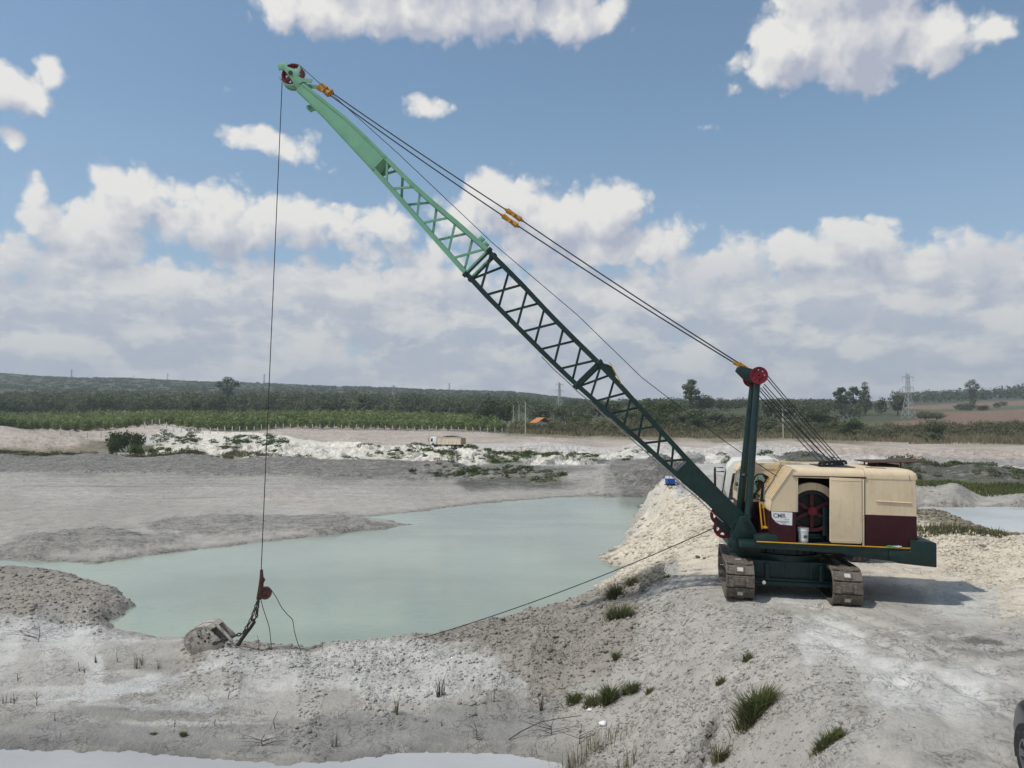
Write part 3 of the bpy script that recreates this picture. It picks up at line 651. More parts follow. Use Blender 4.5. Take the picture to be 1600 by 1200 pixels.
def copy_tree(o, parent=None):
    c = o.copy(); COL.objects.link(c); c.parent = parent
    for ch in list(o.children): copy_tree(ch, c)
    return c

dust = (.42, .39, .34)
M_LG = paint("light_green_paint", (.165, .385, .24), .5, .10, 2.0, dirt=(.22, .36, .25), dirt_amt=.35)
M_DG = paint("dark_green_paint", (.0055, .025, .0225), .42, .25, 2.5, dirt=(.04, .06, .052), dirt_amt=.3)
M_CR = paint("cream_paint", (.69, .555, .37), .5, .07, 1.6, dirt=(.50, .37, .24), dirt_amt=.3)
def weather(m, streak, amt):
    g = N(m.node_tree); p = [n for n in m.node_tree.nodes if n.type == 'BSDF_PRINCIPLED'][0]; src_ = p.inputs['Base Color'].links[0].from_socket
    tcn = g.n('ShaderNodeTexCoord').outputs['Object']
    sv = g.n('ShaderNodeVectorMath', {0: tcn, 1: (9.0, 9.0, .7)}, operation='MULTIPLY').outputs[0]
    k = g.m('MULTIPLY', g.ss(g.noise(sv, 1.6, 5, .65), .52, .70), g.ss(g.noise(tcn, 1.1, 3, .5), .40, .60))
    sp_ = g.ss(g.noise(tcn, 26.0, 3, .6), .70, .74)
    c = g.mix(g.m('MULTIPLY', k, amt), src_, tuple(streak) + (1,)); c = g.mix(g.m('MULTIPLY', sp_, .6), c, (.20, .10, .05, 1))
    m.node_tree.links.new(c, p.inputs['Base Color'])
weather(M_CR, (.42, .29, .18), .42)
weather(M_LG, (.30, .34, .22), .6)
M_MR = paint("maroon_paint", (.036, .0055, .009), .42, .2, 2.0, dirt=(.06, .022, .02), dirt_amt=.3, spec=.25)
M_YL = paint("yellow_paint", (.62, .34, .02), .5, .15, 3.0)
M_RD = paint("red_sheave_paint", (.19, .008, .018), .45, .25, 5.0, dirt=(.08, .03, .03))
M_RUST = paint("rusty_steel", (.075, .034, .026), .8, .35, 8.0, bump=.4)
M_ROPE = paint("steel_rope", (.045, .048, .055), .55, .3, 30.0, metal=.5)
M_ORG = paint("orange_socket_paint", (.50, .23, .02), .5, .25, 12.0, dirt=(.12, .06, .02))
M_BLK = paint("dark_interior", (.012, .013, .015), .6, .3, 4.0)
M_TRK = paint("worn_track_steel", (.115, .092, .075), .68, .3, 6.0, bump=.5, dirt=(.33, .30, .25), dirt_amt=.55, bscale=40)
M_PAD = paint("polished_track_pad", (.50, .49, .46), .45, .2, 9.0)
M_WHT = paint("white_plastic", (.74, .74, .72), .45, .06, 4.0, dirt=(.55, .52, .46), dirt_amt=.3)
M_RUB = paint("rubber", (.02, .02, .021), .8, .2, 6.0, dirt=(.16, .15, .13), dirt_amt=.5)
M_WALL = paint("white_truck_paint", (.72, .70, .64), .4, .06, 2.0, dirt=(.50, .44, .34), dirt_amt=.35)
def glass_mat():
    m, g = new_mat("clear_glass")
    tr = g.n('ShaderNodeBsdfTransparent', {'Color': (.72, .80, .78, 1)}); gl = g.n('ShaderNodeBsdfGlossy', {'Color': (1, 1, 1, 1), 'Roughness': .03})
    fr = g.n('ShaderNodeFresnel', {'IOR': 1.5}).outputs[0]
    mx = g.n('ShaderNodeMixShader', {0: g.m('MULTIPLY', fr, .9), 1: tr.outputs[0], 2: gl.outputs[0]})
    g.n('ShaderNodeOutputMaterial', {'Surface': mx.outputs[0]}); return m
M_GLS = glass_mat()
M_DGL = paint("dark_window_glass", (.012, .015, .018), .08, .1, 2.0, spec=.8)

# ------------------------------------------------------------------ the dragline crane
MXY = (7.65, 21.56)
ZM = .02
CR = empty("dragline_crane", T(MXY[0], MXY[1], ZM) @ RZ(math.radians(171)) @ RYm(math.radians(-1.2)),
           "old cream and maroon dragline crane with long green lattice boom on crawler tracks", "dragline crane")
CRI = CR.matrix_world.inverted()
CAMP = Vector((0, 0, CAMZ))
def LP(u, v, s):                # sight line meets the crane's own plane y = s
    o = CRI @ CAMP; d = CRI.to_3x3() @ ray(u, v); k = (s - o.y) / d.y
    return o + d * k
def xz(u, v, s): p = LP(u, v, s); return (p.x, p.z)

# --- crawler tracks (local p along travel = -y, q = x)
TD = math.radians(171 - 78 - 180)        # travel direction in crane space
def track(qc):
    mt = T(0, 0, 0) @ RZ(math.radians(-3)) @ T(qc, 0, 0)
    root = bpy.data.objects.new("crawler_track", None); COL.objects.link(root); root.parent = CR; root.matrix_local = mt
    Rr, L = .44, 1.36; zc = .49
    per = 4 * L + 2 * math.pi * Rr; n = 28
    belt = MB()
    for i in range(n):
        s_ = (i + .5) / n * per
        if s_ < 2 * L: y, z, a = -L + s_, zc + Rr, 0.0
        elif s_ < 2 * L + math.pi * Rr:
            t = (s_ - 2 * L) / Rr; y, z, a = L + Rr * math.sin(t), zc + Rr * math.cos(t), -t
        elif s_ < 4 * L + math.pi * Rr: y, z, a = L - (s_ - 2 * L - math.pi * Rr), zc - Rr, -math.pi
        else:
            t = (s_ - 4 * L - math.pi * Rr) / Rr; y, z, a = -L - Rr * math.sin(t), zc - Rr * math.cos(t), -math.pi - t
        if s_ < 2 * L: z -= .05 * math.sin(math.pi * s_ / (2 * L)) ** 2
        m4 = T(0, y, z) @ RXm(a + random.uniform(-.02, .02))
        h = per / n / 2 - .008
        belt.box(-.36, .36, -h, h, -.035, .035, .012, 1, m4)
        belt.box(-.36, -.30, -h, h, .03, .055, .008, 1, m4); belt.box(.30, .36, -h, h, .03, .055, .008, 1, m4)
        belt.box(-.12, .12, -h * .6, h * .75, .02, .065, .015, 1, m4)
        belt.box(-.30, -.16, h * .5, h * 1.05, .02, .05, .008, 1, m4); belt.box(.16, .30, h * .5, h * 1.05, .02, .05, .008, 1, m4)
        belt.box(-.09, .09, -h * .7, h * .7, -.12, -.03, .01, 1, m4)
        for sx in (-.335, .335):
            belt.tube([m4 @ Vector((sx - .03, h, -.01)), m4 @ Vector((sx + .03, h, -.01))], .035, 6)
        if i % 2 == 0 or i % 5 == 0:
            pd = MB(); pd.box(-.07, .07, -h * .35, h * .45, .0655, .0685, .0, 1, m4); pd.build('polished_pad', M_PAD, root)
    belt.build("track_belt", M_TRK, root, 30)
    for sy in (-1, 1):
        w = MB(); w.ring(.30, .385, .26, 24, RZ(math.pi / 2)); w.lathe([(.09, -.18), (.09, .18)], 12, RZ(math.pi / 2))
        for k in range(6): w.bar((0, 0, 0), (0, .33 * math.cos(k * math.pi / 3), .33 * math.sin(k * math.pi / 3)), .10, .07)
        o = w.build("idler_wheel" if sy < 0 else "drive_wheel", M_DG, root); o.location = (0, sy * L, zc)
    f = MB(); f.box(-.16, .16, -1.1, 1.1, .30, .68, .03); f.box(-.24, .24, -1.38, 1.38, .42, .52, .02)
    f.build("track_frame", M_DG, root)
    for k in range(5):
        r = MB(); r.lathe([(.10, -.15), (.13, -.15), (.13, -.10), (.10, -.08), (.10, .08), (.13, .10), (.13, .15), (.10, .15)], 16, RZ(math.pi / 2))
        o = r.build("track_roller", M_DG, root); o.location = (0, -.9 + k * .45, .21)
track(1.32); track(-1.32)

b = MB()
b.box(-1.05, 1.05, -.95, .95, .42, .98, .04); b.box(-1.3, 1.3, .55, .80, .50, .76, .03); b.box(-1.3, 1.3, -.80, -.55, .50, .76, .03)
b.box(-1.12, 1.12, .95, 1.02, .40, .52, .02); b.tube([(-1.1, 1.02, .40), (1.1, 1.02, .40)], .06, 10)
for x in (-.78, .62): b.box(x - .06, x + .06, .95, 1.05, .48, .92, .02)
b.box(-.55, -.5, .95, .97, .5, .95); b.box(.1, .14, .95, .98, .5, .95)
b.tube([(.72, 1.0, .42), (.72, 1.14, .42)], .05, 10)
b.build("carbody", M_DG, CR)
b = MB(); b.lathe([(.95, -.0), (.98, .05), (.98, .16), (.86, .18), (.86, .30)], 40, T(0, 0, .97) @ RXm(math.pi / 2)); 
for k in range(24): b.box(.80, .93, -.03, .03, .0, .2, .01, 1, T(0, 0, 1.16) @ RZ(k * math.pi / 12))
b.build("turntable", M_DG, CR)
b = MB(); b.lathe([(.05, 0), (.05, .02)], 12, T(.72, 1.142, .42)); b.build("grease_cap", M_WHT, CR)

# --- revolving deck
zd = 1.53
b = MB()
b.prism([(.95, zd), (-2.90, zd), (-2.90, 1.15), (-1.9, 1.22), (-1.1, 1.33), (.95, 1.36)], -1.40, 1.40, 'y', .012)
b.prism([(.90, 1.50), (1.50, 1.50), (1.62, 1.30), (1.30, .98), (.7, 1.0), (.5, 1.35)], -.62, .62, 'y', .015)
b.box(.5, 1.35, .55, 1.38, 1.36, 1.50, .01)
b.prism([(.35, zd - .02), (.98, zd - .02), (.98, 1.68), (.6, 1.74), (.45, 1.74)], 1.02, 1.41, 'y', .012)
for x in (-2.5, -1.75, -.4, .4): b.box(x - .012, x + .012, 1.398, 1.412, 1.38, 1.5)
b.tube([(-1.6, .6, 1.16), (-1.6, -.6, 1.16)], .12, 12)
b.build("deck_frame", M_DG, CR)
b = MB(); b.prism([(.96, 1.525), (.96, 1.555), (-2.94, 1.555), (-2.94, 1.525)], 1.412, 1.432, 'y', .006); b.build("deck_edge_strip", M_YL, CR)
b = MB(); b.prism([(-2.86, 1.76), (-3.46, 1.72), (-3.50, 1.69), (-3.50, 1.08), (-2.6, 1.14), (-2.35, 1.20), (-2.35, 1.46), (-2.86, 1.46)], -1.44, 1.44, 'y', .025)
b.box(-3.54, -3.49, 1.2, 1.32, 1.5, 1.6, .01); b.lathe([(.04, 0), (.04, .03)], 10, T(-3.2, 0, 1.745) @ RXm(math.pi / 2)); b.lathe([(.05, 0), (.05, .03)], 10, T(-3.15, 1.1, 1.745) @ RXm(math.pi / 2))
b.build("counterweight", M_DG, CR)

# --- engine house
zb, zs = zd, 2.36       # base of the walls, line between cream and maroon
def wall(name, m, poly, y0, y1, ax='y', bev=0.0):
    q = MB(); q.prism(poly, y0, y1, ax, bev); return q.build(name, m, CR)
wall("upper_wall", M_CR, [(.028, 3.47), (-.05, 3.47), (-.05, zs), (.60, zs), (.60, 2.45), (.57, 2.66)], 1.355, 1.398)
wall("upper_wall", M_CR, [(.02, 3.30), (-1.76, 3.30), (-1.76, zs), (.60, zs), (.60, 2.45), (.55, 2.66)], -1.395, -1.36)
q = MB(); q.prism([(-1.775, 3.34), (-3.0, 3.38), (-3.03, zs), (-1.775, zs)], 1.36, 1.398, 'y'); q.box(-3.0, -1.80, 1.392, 1.404, zs + .01, zs + .03); q.build("upper_wall", M_CR, CR)
wall("upper_wall", M_CR, [(-1.775, 3.34), (-3.0, 3.38), (-3.03, zs), (-1.775, zs)], -1.398, -1.36)
wall("upper_wall", M_CR, [(-1.36, 3.36), (1.36, 3.36), (1.36, zs), (-1.36, zs)], -3.03, -2.995, 'x')
q = MB(); q.box(-.10, -.05, 1.355, 1.392, zs, 3.30, .005); q.build("door_jamb", M_CR, CR)
wall("lower_wall", M_MR, [(.60, zs - .002), (-.05, zs - .002), (-.05, zb), (.58, zb)], 1.353, 1.393)
wall("lower_wall", M_MR, [(.60, zs - .002), (-1.76, zs - .002), (-1.76, zb), (.58, zb)], -1.393, -1.353)
wall("lower_wall", M_MR, [(-1.775, zs - .002), (-3.03, zs - .002), (-3.05, zb), (-1.775, zb)], 1.358, 1.402, bev=.004)
wall("lower_wall", M_MR, [(-1.775, zs - .002), (-3.03, zs - .002), (-3.05, zb), (-1.775, zb)], -1.402, -1.358, bev=.004)
wall("lower_wall", M_MR, [(-1.355, zs - .002), (1.355, zs - .002), (1.355, zb), (-1.355, zb)], -3.045, -3.0, 'x')
def roof(name, x0, x1, zt, zlow, rr):
    def f(bb):
        prof = []
        for k in range(7):
            a = math.pi / 2 * k / 6; prof.append((1.41 - rr + rr * math.cos(a), zt - rr + rr * math.sin(a)))
        prof = [(1.41, zlow)] + prof
        prof = prof + [(-y, z) for y, z in reversed(prof)]
        n = len(prof); cols_ = []
        xs = [(x1, 0)] + ([] if name == 'front' else []) + [(x0 + .18, 0), (x0 + .10, .03), (x0 + .03, .09), (x0, .18)] if name == 'rear' else [(x1, 0), (x0, 0)]
        for x, dzz in xs:
            cols_.append([bb.verts.new((x, y * (1 - dzz * .12), min(z, zt - dzz) if z > zlow + .01 else z)) for y, z in prof])
        for i in range(len(cols_) - 1):
            for k in range(n - 1): bb.faces.new([cols_[i][k], cols_[i + 1][k], cols_[i + 1][k + 1], cols_[i][k + 1]])
        bb.faces.new(cols_[0]); bb.faces.new(cols_[-1][::-1])
        for i in range(len(cols_) - 1): bb.faces.new([cols_[i][0], cols_[i][-1], cols_[i + 1][-1], cols_[i + 1][0]])
        bmesh.ops.recalc_face_normals(bb, faces=bb.faces)
    m = MB(); m._add(f); return m
b = roof('front', -1.76, .03, 3.53, 3.27, .19)
b.box(-1.765, -1.73, -1.2, 1.2, 3.52, 3.545, .006)
b.build("front_roof", M_CR, CR)
b = roof('rear', -3.06, -1.768, 3.56, 3.30, .19)
b.build("rear_roof", M_CR, CR)
b = MB(); b.box(-1.75, -1.70, 1.402, 1.425, zb + .02, 3.28, .006)
for z in (2.36, 2.28): b.tube([(-1.60, 1.43, z), (-1.73, 1.43, z)], .012, 6)
b.build("door_post", M_CR, CR)
b = MB(); b.prism([(-.885, 3.305), (-1.685, 3.29), (-1.695, 1.66), (-1.66, 1.60), (-.93, 1.60), (-.885, 1.64)], 1.405, 1.44, 'y', .012, seg=3)
for z0_, z1_ in ((3.22, 3.24), (1.66, 1.675)): b.box(-1.66, -.92, 1.438, 1.445, z0_, z1_, .002)
b.build("sliding_door", M_CR, CR)
b = MB(); b.tube([(-2.05, 1.41, 2.72), (-2.90, 1.41, 2.70)], .018, 8); b.tube([(-2.05, 1.41, 2.72), (-2.05, 1.39, 2.72)], .014, 6); b.tube([(-2.90, 1.41, 2.70), (-2.90, 1.39, 2.70)], .014, 6)
b.build("grab_rail", M_CR, CR)
b = MB(); b.tube([(.05, 1.42, 3.31), (-1.8, 1.42, 3.33)], .012, 6); b.box(-1.8, .0, 1.40, 1.43, 3.30, 3.318, .003); b.build("door_track", M_RUST, CR)
b = MB(); pipe = [(-1.9, 1.0, 3.57), (-2.3, 1.15, 3.57), (-2.7, 1.3, 3.50), (-2.85, 1.405, 3.40), (-2.88, 1.41, 3.28)]; b.tube(pipe, .008, 5); b.build("roof_cable", M_BLK, CR)
# near-black panels: the engine room's gloom is put into their colour
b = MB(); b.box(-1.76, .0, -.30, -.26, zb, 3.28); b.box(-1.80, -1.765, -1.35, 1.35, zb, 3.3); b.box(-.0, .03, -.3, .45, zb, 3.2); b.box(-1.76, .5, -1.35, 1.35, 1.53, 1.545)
b.build("engine_room_dark_panels", M_BLK, CR)
b = MB(); b.box(-1.4, -.2, -.2, .25, 1.55, 1.9, .04); b.box(-.9, -.3, .5, .9, 1.545, 1.75, .03); b.tube([(-1.0, .8, 1.6), (-1.0, .8, 2.5)], .05, 8); b.tube([(-.2, .9, 1.62), (-.8, .95, 1.64)], .04, 8)
b.box(-.95, -.80, .85, 1.05, 1.7, 2.5, .02); b.build("winch_machinery", M_DG, CR)
cg = LP(1268, 798, .95); cgx, cgz = cg.x, cg.z
def arc_plate(b, cx, cz, r0, r1, a0, a1, y0, y1, n=18):
    poly = [(cx + r1 * math.cos(math.radians(a0 + (a1 - a0) * k / n)), cz + r1 * math.sin(math.radians(a0 + (a1 - a0) * k / n))) for k in range(n + 1)]
    poly += [(cx + r0 * math.cos(math.radians(a1 - (a1 - a0) * k / n)), cz + r0 * math.sin(math.radians(a1 - (a1 - a0) * k / n))) for k in range(n + 1)]
    return b.prism(poly, y0, y1, 'y')
M_GR = paint("dimmed_red_gear_paint", (.12, .011, .015), .6, .3, 5.0, dirt=(.03, .015, .015), dirt_amt=.6)  # red darkened: the dimness of the engine room is in the colour
b = MB(); mt = T(cgx, .95, cgz); b.ring(.46, .54, .16, 40, mt); b.build("gear_rim", M_BLK, CR)
b = MB(); b.lathe([(.12, -.14), (.12, .14)], 18, mt); b.lathe([(.075, .14), (.075, .17)], 14, mt); b.build("gear_hub", M_RD, CR)
b = MB(); arc_plate(b, cgx, cgz, .47, .55, 236, 320, 1.031, 1.045)
for k in range(6):
    a = math.radians(90 + 60 * k); c_, s_ = math.cos(a), math.sin(a)
    b.bar((cgx + .1 * c_, .95, cgz + .1 * s_), (cgx + .47 * c_, .95, cgz + .47 * s_), .06, .085)
b.build("gear_spokes", M_GR, CR)
b = MB(); mt2 = T(cgx, .72, cgz); b.lathe([(.30, -.5), (.30, .1), (.44, .1), (.44, .14)], 28, mt2); b.build("winch_drum", M_BLK, CR)
b = MB(); arc_plate(b, cgx, cgz, .565, .76, 8, 172, 1.0, 1.06); arc_plate(b, cgx, cgz, .74, .76, 8, 172, .8, 1.0); b.build("gear_guard", M_CR, CR)

# ribbed sloping front panel between the near wall and the cab
b = MB(); yF0, yF1 = -.35, 1.40
def slope_z(x): return 3.50 + (x - .0) * (2.62 - 3.50) / (.57 - .0)
for (a0, a1, rz) in ((yF0, yF1, .0),):
    b.prism([(-.02, 3.49), (.03, 3.50), (.585, 2.66), (.62, 2.45), (.62, 2.36), (.57, 2.36), (.55, 2.62)], a0, a1, 'y', .004)
for k in range(9):
    y = yF0 + .12 + k * .2
    b.prism([(.035, 3.50), (.05, 3.515), (.605, 2.675), (.59, 2.66)], y, y + .05, 'y')
b.build("front_slope_panel", M_CR, CR)
b = MB(); b.prism([(.62, 2.358), (.57, 2.358), (.56, zb), (.60, zb)], -.35, 1.36, 'y'); b.build("front_lower_panel", M_MR, CR)
# yellow ladder on the slope and grab rails
b = MB()
for y in (-.28, -.08):
    b.tube([(-.25, y, 3.58), (.04, y, 3.58), (.66, y, 2.66)], .010, 6)
for k in range(9):
    t = k / 8; b.tube([(.10 + .6 * t, -.28, 3.50 - .9 * t), (.10 + .6 * t, -.08, 3.50 - .9 * t)], .006, 6)
b.tube([(-.1, .25, 3.60), (.06, .25, 3.58), (.06, -.3, 3.58)], .011, 6)
b.build("yellow_ladder", paint("faded_yellow_paint", (.62, .45, .16), .6, .15, 3.0), CR)
p0 = LP(1190, 785, .9)
b = MB()
pa, pb_, pc = LP(1187, 786, .9), LP(1191, 826, .9), LP(1200, 824, .9)
b.tube([pa, pb_, pc], .022, 8); b.tube([LP(1192, 786, .85), LP(1196, 823, .85)], .020, 8)
b.tube([LP(1188, 793, .88), LP(1193, 793, .86)], .012, 6)
b.box(pc.x - .16, pc.x + .12, .75, 1.0, pc.z - .03, pc.z + .02, .01)
b.build("yellow_step_rail", M_YL, CR)

# --- operator cab on the far side
b = MB(); xc0, xc1 = .03, 1.20; yc0, yc1 = -1.38, -.38
W0 = [xz(1172, 779, yc1), xz(1172, 768, yc1), xz(1180, 745, yc1), xz(1184, 741, yc1), xz(1192, 740.5, yc1), xz(1200, 745, yc1), xz(1205, 754, yc1), xz(1206, 770, yc1)]
def wallhole(outer, hole, y0, y1, mb):
    # side wall with window hole: faces bridging the outline to the hole, given equal counts
    def f(bb):
        n = len(outer)
        A = [[bb.verts.new((x, y, z)) for x, z in outer] for y in (y0, y1)]; B = [[bb.verts.new((x, y, z)) for x, z in hole] for y in (y0, y1)]
        for i in range(n):
            j = (i + 1) % n
            bb.faces.new([A[1][i], A[1][j], B[1][j], B[1][i]]); bb.faces.new([A[0][j], A[0][i], B[0][i], B[0][j]])
            bb.faces.new([B[0][i], B[1][i], B[1][j], B[0][j]]); bb.faces.new([A[0][i], A[0][j], A[1][j], A[1][i]])
        bmesh.ops.recalc_face_normals(bb, faces=bb.faces)
    mb._add(f)
cx = sum(p[0] for p in W0) / 8; cz = sum(p[1] for p in W0) / 8
outer = [(1.22, 2.42), (1.22, 2.72), (1.12, 3.30), (1.0, 3.40), (.5, 3.42), (.30, 3.42), (.05, 3.42), (.05, 2.42)]
wallhole(outer, W0, yc1 - .04, yc1, b)
wallhole(outer, W0, yc0, yc0 + .04, b)
b.prism([(1.22, 2.44), (1.14, 2.44), (1.14, 2.66), (1.20, 2.66)], yc0 + .04, yc1 - .04, 'y')
b.box(1.0, 1.10, yc0, yc0 + .07, 2.6, 3.35, .01)
b.build("cab_wall", M_CR, CR)
b = MB()
def roofcab(bb):
    prof = [(1.24, 3.26), (1.20, 3.38), (1.10, 3.47), (.95, 3.52), (.02, 3.54), (.02, 3.36), (1.15, 3.30)]
    v0 = [bb.verts.new((x, yc0 - .03, z)) for x, z in prof]; v1 = [bb.verts.new((x, yc1 + .02, z)) for x, z in prof]
    bb.faces.new(v0); bb.faces.new(v1[::-1])
    for i in range(len(prof)): bb.faces.new([v0[i], v1[i], v1[(i + 1) % len(prof)], v0[(i + 1) % len(prof)]])
    bmesh.ops.recalc_face_normals(bb, faces=bb.faces); bmesh.ops.bevel(bb, geom=list(bb.edges), offset=.035, segments=2, affect='EDGES')
b._add(roofcab); b.build("cab_roof", M_CR, CR)
b = MB(); b.prism(W0, yc1 - .025, yc1 - .02, 'y'); b.build("side_window", M_GLS, CR)
b = MB(); b.prism(W0, yc0 + .015, yc0 + .02, 'y'); b.build("side_window", M_GLS, CR)
b = MB(); W1 = [(cx + (x - cx) * 1.0, cz + (z - cz) * 1.0) for x, z in W0]; b.tube([(x, yc1 + .006, z) for x, z in W1 + W1[:1]], .018, 6); b.build("window_seal", M_BLK, CR)
b = MB(); b.prism([(1.20, 2.68), (1.195, 2.68), (1.11, 3.28), (1.115, 3.28)], yc0 + .06, yc1 - .06, 'y'); b.build("windscreen", M_GLS, CR)
for ya, yb in ((yc0, yc0 + .04), (yc1 - .045, yc1 - .005)):
    b = MB(); b.prism([(.60, 2.42), (1.20, 2.42), (1.20, 2.25), (1.02, 2.05), (.95, zb), (.60, zb)], ya, yb, 'y', .004); b.build("cab_lower_wall", M_MR, CR)
b = MB(); b.prism([(1.20, 2.42), (1.20, 2.25), (1.02, 2.05), (.95, zb), (.92, zb), (.98, 2.06), (1.16, 2.26), (1.16, 2.42)], yc0 + .04, yc1 - .045, 'y'); b.build("cab_lower_wall", M_MR, CR)
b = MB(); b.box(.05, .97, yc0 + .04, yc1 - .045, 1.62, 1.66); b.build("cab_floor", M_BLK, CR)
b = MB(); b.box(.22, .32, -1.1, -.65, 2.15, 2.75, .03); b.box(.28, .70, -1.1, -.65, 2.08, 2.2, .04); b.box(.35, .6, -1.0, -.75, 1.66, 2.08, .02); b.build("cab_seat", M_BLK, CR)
# mirror and lamp in front of the house
b = MB(); q0 = LP(1196, 782, .6); q1 = LP(1177, 779, .6); q2 = LP(1203, 776, .6); q3 = LP(1203, 786, .6)
b.tube([q1, q0, q2], .014, 6); b.tube([q0, q3], .012, 6); b.tube([LP(1190, 781, .6), q3], .012, 6)
b.box(q2.x - .04, q2.x + .04, .52, .68, q3.z - .05, q2.z + .02, .02); b.build("lamp_bracket", M_BLK, CR)
b = MB(); b.lathe([(.02, -.05), (.08, -.02), (.09, .03), (.085, .05)], 14, T(LP(1202, 790, .6).x, .62, LP(1202, 790, .6).z) @ RZ(-.6)); b.build("work_lamp", M_PAD, CR)
b = MB(); r0, r1_ = LP(1190, 784, .3), LP(1193, 757, .3); b.bar(r0, r1_, .05, .09); b.build("mirror_back", M_BLK, CR)
b = MB(); r0, r1_ = LP(1193, 780, .34), LP(1195, 757, .34); b.bar(r0, r1_, .03, .03); b.build("mirror_edge", M_PAD, CR)

# --- sign with its lettering
def text_mesh(name, txt, size, mat_, M4, ext=.002, bold=False):
    cu = bpy.data.curves.new(name, 'FONT'); cu.body = txt; cu.size = size; cu.extrude = ext; cu.align_x = 'CENTER'; cu.align_y = 'CENTER'
    if bold: cu.offset = size * .012
    t = bpy.data.objects.new(name + "_tmp", cu); COL.objects.link(t)
    dg = bpy.context.evaluated_depsgraph_get(); me = bpy.data.meshes.new_from_object(t.evaluated_get(dg))
    bpy.data.objects.remove(t); me.transform(M4); me.name = name
    o = bpy.data.objects.new(name, me); COL.objects.link(o); me.materials.clear(); me.materials.append(mat_); return o
sx0, sz0 = xz(1205, 799, 1.40); sx1, sz1 = xz(1238, 821, 1.40)
b = MB(); b.prism([(sx1, sz0 - .01), (sx1 + .005, sz1 + .0), (sx1 + .30, sz1 + .01), (sx0 - .12, sz1 + .07), (sx0 - .02, sz1 + .19), (sx0, sz0 - .0)], 1.396, 1.402, 'y'); sg = b.build("sign_panel", M_WHT, CR)
M_TXT = paint("grey_lettering", (.10, .12, .13), .6, .1, 4.0)
# text faces +y: x axis of text = -x crane axis
def sgn(cx_, cz_): return Matrix(((-1, 0, 0, cx_), (0, 0, 1, 1.4045), (0, 1, 0, cz_), (0, 0, 0, 1)))
t = text_mesh("sign_letters", "CMR", .155, M_TXT, sgn((sx0 + sx1) / 2 + .06, sz0 - .11), bold=True); t.parent = sg
b = MB()
for (xx, zz, ww) in ((.04, .195, .12), (.0, .245, .36), (-.02, .268, .34), (-.04, .292, .14), (-.06, .325, .09), (-.06, .34, .05)):
    xm = (sx0 + sx1) / 2 + xx - (.16 if zz < .2 else 0); b.box(xm - ww / 2, xm + ww / 2, 1.402, 1.405, sz0 - zz - .006, sz0 - zz + .006)
o = b.build("sign_small_print", paint("faded_print", (.30, .34, .36), .6), sg)

# roof canopy, rope bail on the roof
b = MB(); c0 = LP(1352, 731, -.4); c1 = LP(1414, 728, -1.1)
b.prism([(c0.x + .1, 3.66), (c1.x - .1, 3.72), (c1.x - .1, 3.74), (c0.x + .1, 3.685)], -1.15, .35, 'y', .004)
for x, y in ((c0.x - .15, .2), (c0.x - .75, .2), (c0.x - .15, -1.0), (c0.x - .75, -1.0)): b.tube([(x, y, 3.53), (x, y, 3.69)], .02, 6)
b.box(c0.x - .75, c0.x - .2, -.9, .1, 3.5, 3.62, .02)
b.build("exhaust_canopy", M_RUST, CR)
b = MB()
tb = []
for k, (u_, s_) in enumerate(((1284, .62), (1292, .42), (1300, .1), (1307, -.1), (1312, -.45), (1318, -.62))):
    p = LP(u_, 733, s_); p.z = 3.56; tb.append(p)
b.tube([tb[0], tb[-1]], .03, 8)
for p in tb: b.ring(.03, .10, .05, 14, T(p.x, p.y, p.z + .03))
b.box(min(p.x for p in tb) - .05, max(p.x for p in tb) + .05, -.7, .7, 3.525, 3.545, .004)
b.build("rope_bail", M_BLK, CR)

# --- boom
UP = [(476,136),(525,167),(550,192),(575,215),(611,250),(650,292),(687,322),(725,355),(772,394),(820,444),(860,488),(900,530),(936,560),(970,600),(1000,630),(1030,668),(1060,698),(1080,718),(1130,775),(1168,806)]
LO = [(458,140),(485,162),(512,192),(545,227),(587,272),(625,315),(672,367),(728,434),(760,466),(800,508),(850,556),(890,598),(940,640),(1000,692),(1040,730),(1070,758),(1100,782),(1152,832)]
foot = LP(1160, 830, 0); tip = LP(458, 118, 0)
foot.y = tip.y = 0
bd = (tip - foot).normalized(); BL = (tip - foot).length; bn = Vector((-bd.z, 0, bd.x))
def tp(l):
    out = []
    for u, v in l:
        p = LP(u, v, 0) - foot; out.append((p.dot(bd), p.dot(bn)))
    out.sort(); return np.array(out)
TU, TL = tp(UP), tp(LO)
TU[:, 1] = np.convolve(np.pad(TU[:, 1], 1, 'edge'), [.25, .5, .25], 'valid'); TL[:, 1] = np.convolve(np.pad(TL[:, 1], 1, 'edge'), [.25, .5, .25], 'valid')
def pu(t): return float(np.interp(t, TU[:, 0], TU[:, 1]))
def pl(t): return float(np.interp(t, TL[:, 0], TL[:, 1]))
def hw(t): return float(np.interp(t, [0, 3, 6, 10.8, 15, 19.5], [.46, .42, .42, .40, .30, .17]))
ch = .13
def BP(t, side, s):             # side 1 upper, -1 lower; s = ±1 near / far
    p = (pu(t) - ch / 2) if side > 0 else (pl(t) + ch / 2)
    q = foot + bd * t + bn * p; q.y = s * hw(t); return q
t_plate0 = (LP(1064, 728, 0) - foot).dot(bd)          # lower plated section ends
t_j1 = (LP(922, 583, 0) - foot).dot(bd); t_j2 = (LP(751, 413, 0) - foot).dot(bd); t_p1 = (LP(597, 262, 0) - foot).dot(bd); t_end = (LP(474, 140, 0) - foot).dot(bd)
